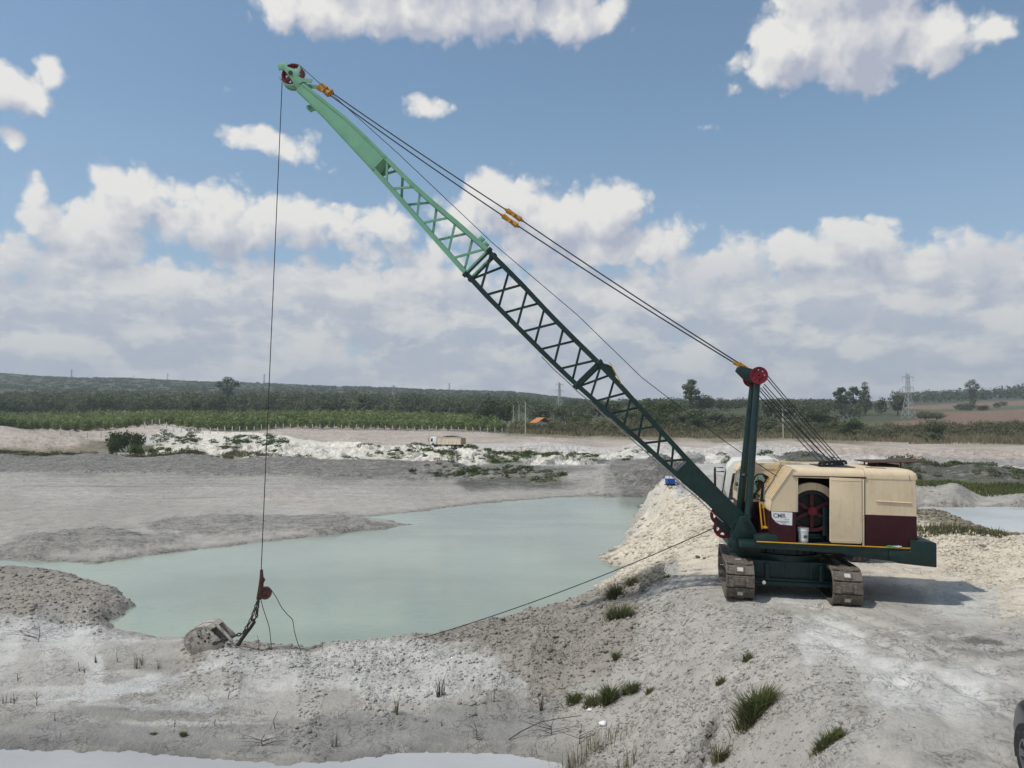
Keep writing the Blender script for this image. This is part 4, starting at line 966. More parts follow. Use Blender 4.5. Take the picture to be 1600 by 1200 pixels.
def plate_section(name, t0, t1, m, n=8, inset=0.0):
    b = MB()
    def f(bb):
        ts = [t0 + (t1 - t0) * k / n for k in range(n + 1)]
        ring = []
        for t in ts:
            r = []
            for side, s in ((1, 1), (1, -1), (-1, -1), (-1, 1)):
                q = foot + bd * t + bn * ((pu(t) if side > 0 else pl(t))); q.y = s * (hw(t) + ch / 2); r.append(bb.verts.new(q))
            ring.append(r)
        for i in range(n):
            for k in range(4): bb.faces.new([ring[i][k], ring[i][(k + 1) % 4], ring[i + 1][(k + 1) % 4], ring[i + 1][k]])
        bb.faces.new(ring[0]); bb.faces.new(ring[-1][::-1]); bmesh.ops.recalc_face_normals(bb, faces=bb.faces)
    b._add(f)
    for s in (1, -1):            # flange strips along the edges
        for side in (1, -1):
            for k in range(n):
                ta, tb_ = t0 + (t1 - t0) * k / n, t0 + (t1 - t0) * (k + 1) / n
                a, c = BP(ta, side, s), BP(tb_, side, s); a.y += s * (ch / 2 + .008); c.y += s * (ch / 2 + .008)
                b.bar(a, c, .018, .05)
    return b
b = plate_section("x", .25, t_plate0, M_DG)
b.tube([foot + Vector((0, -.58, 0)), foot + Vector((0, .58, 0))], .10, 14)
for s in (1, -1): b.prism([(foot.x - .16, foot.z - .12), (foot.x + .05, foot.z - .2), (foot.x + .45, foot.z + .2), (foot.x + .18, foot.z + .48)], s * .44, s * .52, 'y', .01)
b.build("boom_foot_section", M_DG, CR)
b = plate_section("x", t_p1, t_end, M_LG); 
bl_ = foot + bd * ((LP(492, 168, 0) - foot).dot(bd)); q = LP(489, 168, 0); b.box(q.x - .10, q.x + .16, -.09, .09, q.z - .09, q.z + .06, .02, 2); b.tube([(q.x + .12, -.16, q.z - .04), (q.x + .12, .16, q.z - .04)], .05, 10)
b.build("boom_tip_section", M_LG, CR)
def lattice(t0, t1, half, m, root):
    n = max(2, round((t1 - t0) / half)); st = (t1 - t0) / n; K = 10
    for s in (1, -1):
        for side in (1, -1):
            b = MB()
            for k in range(K):
                ta, tb_ = t0 + (t1 - t0) * k / K, t0 + (t1 - t0) * (k + 1) / K; b.bar(BP(ta, side, s), BP(tb_, side, s), ch, ch)
            b.build("chord", m, root)
    for s in (1, -1):
        b = MB()
        for k in range(n):
            a = 1 if (k + (0 if s > 0 else 1)) % 2 else -1
            of = 0 if s > 0 else .022 * (t0 + st * k); lim = lambda t: min(max(t, t0 + .02), t1 - .02)
            b.bar(BP(lim(t0 + st * (k + .14) + of), -a, s), BP(lim(t0 + st * (k + .86) + of), a, s), .06, .065)
        b.build("side_lacing", m, root)
    for side in (1, -1):
        b = MB()
        for k in range(n):
            a = 1 if k % 2 else -1
            b.bar(BP(t0 + st * k, side, -a), BP(t0 + st * (k + 1), side, a), .035, .04)
        b.build("cross_lacing", m, root)
    for t in (t0 + .03, t1 - .03):
        b = MB()
        for s in (1, -1): b.bar(BP(t, 1, s), BP(t, -1, s), .06, .06)
        for side in (1, -1): b.bar(BP(t, side, 1), BP(t, side, -1), .06, .06)
        b.build("end_frame", m, root)
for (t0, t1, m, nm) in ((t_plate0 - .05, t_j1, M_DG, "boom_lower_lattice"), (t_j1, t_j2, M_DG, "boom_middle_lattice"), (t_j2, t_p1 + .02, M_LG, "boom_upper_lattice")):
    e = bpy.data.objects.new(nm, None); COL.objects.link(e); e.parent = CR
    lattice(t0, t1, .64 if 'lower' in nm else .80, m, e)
b = MB()
for t in (t_j1, t_j2):
    for side in (1, -1):
        for s in (1, -1):
            q = BP(t, side, s); q += bn * side * .03
            b = MB(); b.box(-.05, .05, -.09, .09, -.09, .09, .015, 1, T(*q) @ Matrix(((bd.x, 0, bn.x, 0), (0, 1, 0, 0), (bd.z, 0, bn.z, 0), (0, 0, 0, 1)))); b.build("joint_flange", M_DG, CR)
b = MB()
q = BP((LP(950, 572, 0) - foot).dot(bd), 1, 1); fr = Matrix(((bd.x, 0, bn.x, 0), (0, 1, 0, 0), (bd.z, 0, bn.z, 0), (0, 0, 0, 1)))
for s in (1, -1): b.prism([(-.42, .0), (-.30, .16), (-.16, .20), (-.02, .17), (.28, .0)], s * .42 - .03, s * .42 + .03, 'y', .01, T(q.x, 0, q.z) @ fr)
b.tube([(q.x - .12, -.45, q.z + .06), (q.x - .12, .45, q.z + .06)], .05, 8)
b.build("boom_lug", M_DG, CR)
b = MB(); h0 = LP(955, 568, .5); hose = [LP(u, v, .5) for u, v in ((952,566),(956,572),(960,580),(966,590),(971,600))]; b.tube(hose, .014, 6); b.build("loose_strap", M_YL, CR)
b = MB(); kt = (LP(756, 378, 0) - foot).dot(bd); q = foot + bd * kt + bn * (pu(kt) + .06); b.box(-.09, .09, -.05, .05, -.10, .07, .025, 2, T(q.x, .35, q.z) @ fr); b.build("guide_lug", M_LG, CR); b = MB(); b.box(-.09, .09, -.05, .05, -.10, .07, .025, 2, T(q.x, -.35, q.z) @ fr); b.build("guide_lug", M_LG, CR)
b = MB()                       # pipe along the underside of the boom
for k in range(14):
    ta, tb_ = .6 + k * .5, .6 + (k + 1) * .5
    a = foot + bd * ta + bn * (pl(ta) - .05 - .02 * (k % 2)); c = foot + bd * tb_ + bn * (pl(tb_) - .05 - .02 * ((k + 1) % 2)); a.y = c.y = .30
    b.tube([a, c], .018, 6)
b.build("grease_line", M_PAD, CR)
# head: cheek plates, sheave, guard
hc = LP(458, 118, 0); hc.y = 0
b = MB()
for s in (.17, -.17):
    pol = [xz(u, v, 0) for u, v in ((437,104),(450,101),(453,108),(467,113),(472,105),(474,112),(470,122),(482,133),(492,150),(480,152),(470,146),(455,122),(446,112),(440,114))]
    b.prism(pol, s - .015, s + .015, 'y', .004)
arc_plate(b, hc.x, hc.z, .40, .44, 225, 352, -.17, -.13, 14)
for sy in (-.17, .17): arc_plate(b, hc.x, hc.z, .37, .41, 225 if sy < 0 else 240, 340, sy - .01, sy + .01, 14)
arc_plate(b, hc.x, hc.z, .395, .41, 225, 345, -.17, .17, 14)
q = LP(474, 131, 0); b.tube([(q.x, -.24, q.z), (q.x, .24, q.z)], .085, 14)
q2 = LP(492, 133, 0)
for s in (.22, -.22): b.bar((q.x, s, q.z + .03), (q2.x, s, q2.z + .03), .03, .12)
b.build("boom_head", M_LG, CR)
b = MB(); b.lathe([(.07, -.21), (.07, .21)], 14, T(hc.x, 0, hc.z)); b.build("head_axle", M_BLK, CR)
def sheave(name, c, R, w, m, holes=6, parent=None):
    b = MB(); mt = T(*c)
    b.ring(R * .84, R, w, 32, mt); b.ring(R * .95, R * 1.04, w * .3, 32, mt @ T(0, w / 2, 0)); b.ring(R * .95, R * 1.04, w * .3, 32, mt @ T(0, -w / 2, 0))
    b.ring(R * .10, R * .34, w * 1.1, 20, mt); b.ring(R * .32, R * .46, w * .3, 24, mt); b.ring(R * .72, R * .86, w * .3, 32, mt)
    for k in range(holes):
        a = 2 * math.pi * (k + .4) / holes
        b.bar((c[0] + R * .25 * math.cos(a), c[1], c[2] + R * .25 * math.sin(a)), (c[0] + R * .9 * math.cos(a), c[1], c[2] + R * .9 * math.sin(a)), w * .5, R * .40)
    return b.build(name, m, parent or CR)
sheave("head_sheave", (hc.x, 0, hc.z), .355, .11, M_RD)

# --- mast (gantry) with its sheaves
mtop = LP(1182, 588, 0)
mast = bpy.data.objects.new("gantry_mast", None); COL.objects.link(mast); mast.parent = CR
b = MB()
na, nb_ = LP(1169, 806, .66), LP(1183, 600, .30); fa, fb = LP(1155, 806, -.22), LP(1176, 600, -.24)
b.tube([na, nb_], .105, 14, .085); o = b.build("mast_leg", M_DG, mast)
b = MB(); b.tube([fa, fa + (fb - fa) * .78, fb], .105, 14, .085); b.build("mast_leg", M_DG, mast)
b = MB(); m0 = LP(1166, 742, .5); m1 = LP(1160, 742, -.22); b.tube([m0, m1], .045, 8); b.build("mast_crosspiece", M_DG, mast); b = MB(); b.tube([nb_ + Vector((0, 0, .0)), fb], .07, 10); b.build("mast_crosspiece", M_DG, mast); b = MB()
b.tube([na + Vector((0, .1, 0)), fa - Vector((0, .1, 0))], .07, 12)
b.build("mast_crosspiece", M_DG, mast)
b = MB()
for s in (.36, .12, -.12, -.36):
    pol = [(mtop.x - .16, mtop.z - .16), (mtop.x + .2, mtop.z - .2), (mtop.x + .55, mtop.z + .16), (mtop.x + .5, mtop.z + .28), (mtop.x - .05, mtop.z + .12)]
    b.prism(pol, s - .02, s + .02, 'y', .008)
b.build("mast_head", M_DG, mast)
for s in (.24, .0, -.24):
    dx = .0 if s > .1 else .10
    o = sheave("mast_sheave", (mtop.x + dx * (1 if s < 0 else .5), s + (.18 if s > .1 else 0), mtop.z - (.0 if s > .1 else .06)), .235, .07, M_RD, 8, mast)
# A-frame feet and bracket beside the boom foot
for s in (.72, -.72):
    p = LP(1163, 812, s); b = MB(); b.prism([(p.x - .45, 1.50), (p.x + .35, 1.50), (p.x + .12, p.z + .1), (p.x - .10, p.z + .1)], s - .05, s + .05, 'y', .01)
    b.tube([(p.x, s - .12, p.z + .02), (p.x, s + .12, p.z + .02)], .07, 12); b.build("mast_bracket", M_DG, CR)

# --- fairlead in front of the boom foot
fl = bpy.data.objects.new("fairlead", None); COL.objects.link(fl); fl.parent = CR
fs1, fs2 = LP(1126, 806, .25), LP(1130, 826, .25)
o = sheave("fairlead_sheave", (fs1.x, .16, fs1.z), .27, .09, M_RD, 5, fl); o = sheave("fairlead_sheave", (fs2.x - .02, .16, fs2.z), .27, .09, M_RD, 5, fl)
b = MB()
for s in (.235, .02):
    b.prism([xz(u, v, .25) for u, v in ((1121,800),(1132,796),(1160,812),(1162,846),(1150,856),(1143,836),(1136,834),(1124,826),(1118,814))], s - .012, s + .012, 'y', .004)
b.prism([xz(u, v, .25) for u, v in ((1140,812),(1165,820),(1166,852),(1156,862),(1145,856),(1140,838))], -.5, .5, 'y', .02)
b.build("fairlead_housing", M_DG, fl)

# --- ropes
def rope(name, a, b_, r=.013, sag=0.0, m=None, n=24, parent=None):
    a = Vector(a); b_ = Vector(b_); P_ = [a.lerp(b_, k / n) - Vector((0, 0, sag * 4 * (k / n) * (1 - k / n))) for k in range(n + 1)]
    mb = MB(); mb.tube(P_, r, 6, cap=False); return mb.build(name, m or M_ROPE, parent or CR)
def socket(name, a, b_, r, parent):
    a, b_ = Vector(a), Vector(b_); d = b_ - a
    mb = MB(); mb.tube([a, a + d * .12, a + d * .3, a + d * .5, a + d * .7, a + d * .88, b_], r * .5, 10)
    mb.tube([a + d * .12, a + d * .4], r, 10, r * .8); mb.tube([a + d * .6, a + d * .88], r * .8, 10, r)
    mb.bar(a + d * .42, a + d * .58, r * 2.2, r * 1.3)
    return mb.build(name, M_ORG, parent)
pe0 = LP(1157, 573, .30); pe1 = LP(1163, 572, -.30)
pt0 = LP(512, 146, .22); pt1 = LP(514, 145, -.22)
for (e0, e1, um, vm, s, u0) in ((pe0, pt0, 797, 345, .27, 0), (LP(1165, 574, -.2), LP(516, 143, -.22), 803, 336, -.25, 1)):
    e = bpy.data.objects.new("pendant_line", None); COL.objects.link(e); e.parent = CR
    mid = LP(um, vm, s); d_ = (e1 - mid).normalized(); d0_ = (mid - e0).normalized()
    rope("pendant_rope", e0, mid - d0_ * .22, .022, .05, parent=e); rope("pendant_rope", mid + d_ * .22, e1, .022, .04, parent=e)
    socket("rope_socket", mid - d_ * .34, mid + d_ * .34, .085, e)
    socket("rope_socket", e0 + d0_ * (-.10), e0 + d0_ * .26, .055, e)
    tipd = (e1 - mid).normalized(); socket("rope_socket", e1 - tipd * .12, e1 + tipd * .44, .10, e)
# hoist rope: over the head sheave, along above the boom and into the house; and down to the bucket
hr_top = Vector((hc.x, 0, hc.z)) + (-bd * .1 + bn * .36)
RB = AT(408, 893, 23.75)        # rope end above the dump sheave
rb_l = CRI @ RB
hr_l = Vector((hc.x + .37, 0, hc.z - .05))
mb = MB(); arcp = [Vector((hc.x + .385 * math.cos(a), 0, hc.z + .385 * math.sin(a))) for a in [math.radians(k) for k in range(-5, 136, 10)]]
mb.tube([rb_l.lerp(hr_l, k / 16) for k in range(17)] + arcp, .014, 6, cap=False); mb.build("hoist_rope", M_ROPE, CR)
hk = [arcp[-1], LP(620, 238, .0), LP(770, 380, .0), LP(902, 492, 0), LP(1003, 590, 0), LP(1136, 692, .0), LP(1180, 722, .2), LP(1218, 747, .4)]
mb = MB(); mb.tube(hk, .012, 6, cap=False); mb.build("hoist_rope", M_ROPE, CR)
# suspension ropes from the mast head to the bail on the roof
src = [(1196, 583, .42), (1197, 590, .42), (1194, 600, .2), (1192, 604, .0), (1188, 606, -.1), (1187, 610, -.24), (1184, 616, -.3)]
dst = [5, 4, 3, 2, 2, 1, 0]
for (u_, v_, s_), k in zip(src, dst):
    rope("suspension_rope", LP(u_, v_, s_), tb[k] + Vector((0, random.uniform(-.03, .03), .05)), .014, random.uniform(0, .05))
# drag rope: from the fairlead out to the mound by the water
DR = ON(664, 999); dr = rope("drag_rope", LP(1122, 822, .16), CRI @ (DR + Vector((0, 0, .02))), .014, .18)

# ------------------------------------------------------------------ the bucket on the bank, hanging slack from the hoist rope
BY = 23.75
def BPx(u, v, dy=0.0): return AT(u, v, BY + dy)
bk0 = BPx(330, 1012)
BK = empty("dragline_bucket", bk0, "mud-caked perforated dragline bucket tipped on its side on the pond's near bank", "excavator bucket")
bki = Matrix.Translation(-bk0)
def bl(u, v, dy=0.0): return bki @ BPx(u, v, dy)
M_MUD = paint("mud_caked_steel", (.42, .385, .33), .92, .3, 5.0, bump=1.0, dirt=(.20, .155, .115), dirt_amt=.75, bscale=14)
OUTL = [(300,1004),(298,996),(299,989),(304,982),(312,977),(322,974),(332,974),(339,978),(350,990),(361,1001),(352,1006),(342,1012),(334,1018),(320,1019),(308,1013)]
op = [(bl(u, v).x, bl(u, v).z) for u, v in OUTL]
for dy, nm in ((-.45, "side_plate"), (.50, "side_plate")):
    b = MB(); b.prism([(x + random.uniform(-.02, .02), z + random.uniform(-.02, .02)) for x, z in op], dy - .02, dy + .02, 'y', .008)
    b.build(nm, M_MUD, BK)
b = MB()
shell = [op[i] for i in (11, 12, 13, 14, 0, 1, 2, 3, 4, 5, 6, 7)]
for i in range(len(shell) - 1):
    (x0, z0), (x1, z1) = shell[i], shell[i + 1]
    b.bar((x0, .02, z0), (x1, .02, z1), .99, .035)
b.build("bucket_shell", M_MUD, BK)
b = MB()                       # clay stuck to the shell and the side
for _ in range(22):
    i = random.randrange(len(shell) - 1); t = random.random(); x = shell[i][0] * (1 - t) + shell[i + 1][0] * t; z = shell[i][1] * (1 - t) + shell[i + 1][1] * t
    y = random.uniform(-.5, .5); r = random.uniform(.02, .05)
    if random.random() < .3: x *= .8; z = z * .75 + .05; y = -.48
    def cl(bb, r=r, x=x, y=y, z=z):
        bmesh.ops.create_icosphere(bb, subdivisions=1, radius=r)
        for v in bb.verts: v.co = Vector((v.co.x * random.uniform(1, 1.7), v.co.y * .7, v.co.z * random.uniform(.7, 1.2))) + Vector((x, y, z))
    b._add(cl)
tag(b.build("stuck_clay", M_MUD, BK), kind="stuff")
b = MB()
arch = [bl(339, 977, -.5), bl(351, 989, -.52), bl(363, 1002, -.5)]; b.tube(arch, .045, 8)
arch = [bl(339, 977, .55), bl(351, 989, .56), bl(363, 1002, .5)]; b.tube(arch, .045, 8); b.tube([bl(339, 977, -.5), bl(339, 977, .55)], .045, 8)
b.tube([bl(304, 981, -.48), bl(318, 973, -.48), bl(332, 972, -.48), bl(342, 980, -.48)], .02, 6)
b.build("bucket_arch", M_MUD, BK)
b = MB()
for (u, v) in ((313,987),(324,983),(331,984),(321,990),(328,990),(309,995),(316,997),(326,996),(334,988),(319,1003),(311,1004),(327,1004)):
    p = bl(u, v, -.475); r = random.uniform(.018, .036); b = MB(); b.lathe([(r, -.006), (r, .01)], 7, T(p.x + random.uniform(-.04, .04), p.y, p.z + random.uniform(-.04, .04)) @ Matrix.Scale(random.uniform(.8, 1.6), 4, (1, 0, 0))); b.build("dark_hole_disc", M_BLK, BK)  # dark discs on the plate, painting the shade inside the holes
def chain(name, pts, L, r, m, parent):
    b = MB(); P_ = [Vector(p) for p in pts]; seg = [(P_[i + 1] - P_[i]).length for i in range(len(P_) - 1)]; tot = sum(seg); n = max(2, int(tot / L))
    for k in range(n):
        s_ = (k + .5) / n * tot; i = 0
        while i < len(seg) - 1 and s_ > seg[i]: s_ -= seg[i]; i += 1
        d = (P_[i + 1] - P_[i]).normalized(); c = P_[i] + d * s_
        M4 = T(*c) @ d.to_track_quat('X', 'Z').to_matrix().to_4x4() @ RXm(math.pi / 2 * (k % 2) + .4)
        pl_ = [M4 @ Vector((L * .62 * math.cos(a), L * .34 * math.sin(a), 0)) for a in [2 * math.pi * j / 10 for j in range(11)]]
        b.tube(pl_, r, 5, cap=False)
    return b.build(name, m, parent)
M_CHN = paint("dark_chain_steel", (.05, .042, .036), .7, .4, 20.0)
chain("hoist_chain", [bl(403, 938, -.1), bl(398, 952, -.1), bl(392, 968, -.1), bl(386, 979, -.1), bl(380, 989, -.1)], .11, .020, M_CHN, BK)
chain("hoist_chain", [bl(404, 938, .15), bl(402, 952, .15), bl(401, 962, .15), bl(397, 971, .1)], .11, .024, M_CHN, BK)
chain("drag_chain", [bl(383, 989, -.3), bl(368, 993, -.45), bl(354, 998, -.5), bl(342, 1003, -.5), bl(333, 1006, -.5)], .11, .024, M_CHN, BK)
b = MB(); b.tube([bl(398, 971), bl(392, 980), bl(384, 990), bl(378, 998), bl(373, 1006)], .050, 10, .062); b.tube([bl(396, 969, -.12), bl(396, 969, .12)], .055, 8)
b.box(-.05, .05, -.08, .08, -.05, .05, .01, 1, T(*bl(373, 1006))); b.build("spreader_bar", M_CHN, BK)
c = bl(415, 926)
b = MB(); b.ring(.11, .185, .09, 24, T(*c)); b.ring(.14, .20, .02, 24, T(*c) @ T(0, -.06, 0)); b.lathe([(.19, -.055), (.19, -.045)], 20, T(*c)); b.lathe([(.04, -.09), (.04, .09)], 10, T(*c)); b.build("dump_sheave", M_RUST, BK)
b = MB(); b.prism([(bl(u, v).x, bl(u, v).z) for u, v in ((407,890),(410,890),(411,902),(414,906),(411,912),(411,922),(420,930),(414,934),(404,938),(401,936),(404,918),(406,905))], -.05, .06, 'y', .008)
b.build("rope_socket", M_RUST, BK)
for pts_ in ([(407,934),(411,950),(417,968),(421,982),(423,1000),(425,1021)], [(424,922),(432,934),(440,949),(449,960),(457,969),(460,986),(465,1004),(471,1019)]):
    P_ = [bl(u, v, random.uniform(-.03, .03)) for u, v in pts_]
    cr = []
    for i in range(len(P_) - 1):
        p0, p1, p2, p3 = P_[max(i - 1, 0)], P_[i], P_[i + 1], P_[min(i + 2, len(P_) - 1)]
        for k in range(6):
            t = k / 6; cr.append(.5 * ((2 * p1) + (p2 - p0) * t + (2 * p0 - 5 * p1 + 4 * p2 - p3) * t * t + (3 * p1 - p0 - 3 * p2 + p3) * t ** 3))
    cr.append(P_[-1]); b = MB(); b.tube(cr, .012, 6, cap=False); b.build("dump_rope", M_ROPE, BK)

# ------------------------------------------------------------------ things on the crane's deck
pp = CR.matrix_world @ Vector((LP(1255, 848, 1.2).x, 1.2, 1.546))
PL = empty("plastic_pail", pp, "white plastic pail standing in the open engine room doorway", "bucket pail")
b = MB(); b.lathe([(.115, 0), (.12, .01), (.138, .30), (.15, .305), (.15, .33), (.141, .335), (.143, .37), (.148, .375), (.148, .385), (.135, .385), (.125, .05)], 28, RXm(math.pi / 2)); b.build("pail_body", M_WHT, PL)
b = MB(); b.lathe([(.133, .352), (.133, .358)], 24, RXm(math.pi / 2)); b.build("pail_contents", M_MUD, PL)
b = MB(); b.prism([(-.05, .12), (.05, .12), (.05, .2), (-.05, .2)], -.138, -.134, 'y', mat=RZ(.1)); b.build("pail_label", M_TXT, PL)
b = MB(); b.tube([(.15 * math.cos(a), .03 * math.sin(a) - .14 * math.sin(a), .30 - .13 * math.sin(a)) for a in [math.pi * k / 10 for k in range(11)]], .004, 5); b.build("pail_handle", M_ROPE, PL)
for k, (u_, lab, col) in enumerate(((1391, "green crumpled glove on the yellow deck edge below the maroon wall", (.05, .35, .12)), (1401, "pale crumpled rag on the yellow deck edge below the maroon wall", (.5, .52, .6)))):
    q = LP(u_, 853, 1.42); w_ = CR.matrix_world @ Vector((q.x, 1.42, 1.556))
    b = MB()
    for j in range(5):
        b.box(-.05, .05, -.02, .03, 0, .03, .012, 2, T(random.uniform(-.08, .08), random.uniform(-.01, .0), .0) @ RZ(random.uniform(-1, 1)) @ RYm(random.uniform(-.4, .1)))
    o = b.build("work_glove" if k == 0 else "rag", paint("cloth_%d" % k, col, .9, .3, 20)); o.location = w_; tag(o, lab, "glove" if k == 0 else "rag")

# ------------------------------------------------------------------ the operator, seated in the cab
def skin_figure(name, joints, edges, mat_, parent=None, sub=1):
    me = bpy.data.meshes.new(name); names = list(joints); idx = {n_: i for i, n_ in enumerate(names)}
    me.from_pydata([joints[n_][0] for n_ in names], [(idx[a], idx[c_]) for a, c_ in edges], [])
    o = bpy.data.objects.new(name, me); COL.objects.link(o)
    md = o.modifiers.new("skin", 'SKIN'); md.use_smooth_shade = True
    if not me.skin_vertices: me.attributes.new('skin', 'FLOAT', 'POINT')
    for i, n_ in enumerate(names):
        r = joints[n_][1]; r = r if isinstance(r, tuple) else (r, r)
        me.skin_vertices[0].data[i].radius = r; me.skin_vertices[0].data[i].use_root = (i == 0)
    sb = o.modifiers.new("sub", 'SUBSURF'); sb.levels = sub; sb.render_levels = sub
    dg = bpy.context.evaluated_depsgraph_get(); m2 = bpy.data.meshes.new_from_object(o.evaluated_get(dg))
    bpy.data.objects.remove(o); o = bpy.data.objects.new(name, m2); COL.objects.link(o); m2.materials.clear(); m2.materials.append(mat_)
    m2.polygons.foreach_set('use_smooth', [True] * len(m2.polygons)); o.parent = parent; return o
M_SKIN = paint("skin", (.30, .16, .10), .6, .1, 8); M_SHIRT = paint("blue_shirt", (.06, .13, .32), .9, .2, 9); M_HAIR = paint("dark_hair", (.012, .01, .009), .7, .3, 40); M_JEAN = paint("dark_trousers", (.03, .045, .08), .9, .2, 9)
pw = CR.matrix_world @ Matrix.Translation((.50, -.86, 2.22))
PER = empty("person", pw, "seated person in a blue shirt behind the crane cab window", "person")
J = dict(pelvis=((0, 0, .06), (.14, .11)), waist=((-.02, 0, .22), (.13, .10)), chest=((.0, 0, .40), (.16, .11)), neck=((.02, 0, .53), .055), head0=((.04, 0, .60), (.075, .085)), head1=((.05, 0, .70), (.085, .10)),
         shl=((.0, .19, .46), .062), ell=((.10, .24, .25), .045), wrl=((.34, .17, .27), .032), hal=((.42, .15, .29), .034),
         shr=((.0, -.19, .46), .062), elr=((.10, -.24, .25), .045), wrr=((.34, -.17, .27), .032), har=((.42, -.15, .29), .034),
         hipl=((.05, .10, .04), .085), knl=((.44, .12, .08), .065), anl=((.50, .12, -.20), .04), tol=((.60, .12, -.22), .04),
         hipr=((.05, -.10, .04), .085), knr=((.44, -.12, .08), .065), anr=((.50, -.12, -.20), .04), tor=((.60, -.12, -.22), .04))
E_ = [('pelvis','waist'),('waist','chest'),('chest','neck'),('neck','head0'),('head0','head1'),('chest','shl'),('shl','ell'),('ell','wrl'),('wrl','hal'),('chest','shr'),('shr','elr'),('elr','wrr'),('wrr','har'),
      ('pelvis','hipl'),('hipl','knl'),('knl','anl'),('anl','tol'),('pelvis','hipr'),('hipr','knr'),('knr','anr'),('anr','tor')]
body = skin_figure("body", J, E_, M_SKIN, PER, 2)
sh = {k: (v[0], tuple(x * 1.10 for x in v[1]) if isinstance(v[1], tuple) else v[1] * 1.18) for k, v in J.items() if k in ('pelvis', 'waist', 'chest', 'shl', 'ell', 'shr', 'elr')}
for s_, k in ((1, 'l'), (-1, 'r')): sh['cu' + k] = ((.28, s_ * .19, .265), .042)
skin_figure("shirt", sh, [('pelvis','waist'),('waist','chest'),('chest','shl'),('shl','ell'),('ell','cul'),('chest','shr'),('shr','elr'),('elr','cur')], M_SHIRT, PER, 2)
tr = {k: (v[0], tuple(x * 1.1 for x in v[1]) if isinstance(v[1], tuple) else v[1] * 1.15) for k, v in J.items() if k in ('pelvis', 'hipl', 'knl', 'anl', 'hipr', 'knr', 'anr')}
skin_figure("trousers", tr, [('pelvis','hipl'),('hipl','knl'),('knl','anl'),('pelvis','hipr'),('hipr','knr'),('knr','anr')], M_JEAN, PER, 2)
b = MB()
def hairf(bb):
    bmesh.ops.create_icosphere(bb, subdivisions=3, radius=1.0)
    for v in bb.verts:
        v.co = Vector((.115 * v.co.x, .10 * v.co.y, .11 * v.co.z)) * (1 + .04 * math.sin(v.co.x * 30))
    bmesh.ops.delete(bb, geom=[v for v in bb.verts if v.co.z < -.02 and v.co.x > -.03 or v.co.z < -.07], context='VERTS')
b._add(hairf); o = b.build("hair", M_HAIR, PER); o.location = (.035, 0, .70)
b = MB(); b.box(.125, .155, -.014, .014, .655, .70, .01, 2); b.box(.118, .13, -.03, .03, .615, .625, .004)
for s_ in (1, -1): b.box(.0, .04, s_ * .088 - .01, s_ * .088 + .01, .65, .70, .008, 2); 
b.build("face_features", M_SKIN, PER)
b = MB()
for s_ in (1, -1): b.lathe([(.009, -.004), (.009, .004)], 10, T(.132, s_ * .032, .695) @ RZ(math.pi / 2))
b.build("eyes", M_HAIR, PER)
b = MB()
for s_ in (1, -1):
    for k in range(4): b.tube([(.43, s_ * .15 + (k - 1.5) * .018, .29), (.47, s_ * .15 + (k - 1.5) * .019, .295), (.485, s_ * .15 + (k - 1.5) * .019, .27 + .002 * k), (.465, s_ * .15 + (k - 1.5) * .018, .25)], .009, 6, .007)
    b.tube([(.41, s_ * .12, .285), (.44, s_ * .105, .27), (.465, s_ * .11, .26)], .010, 6, .008)
b.build("fingers", M_SKIN, PER)

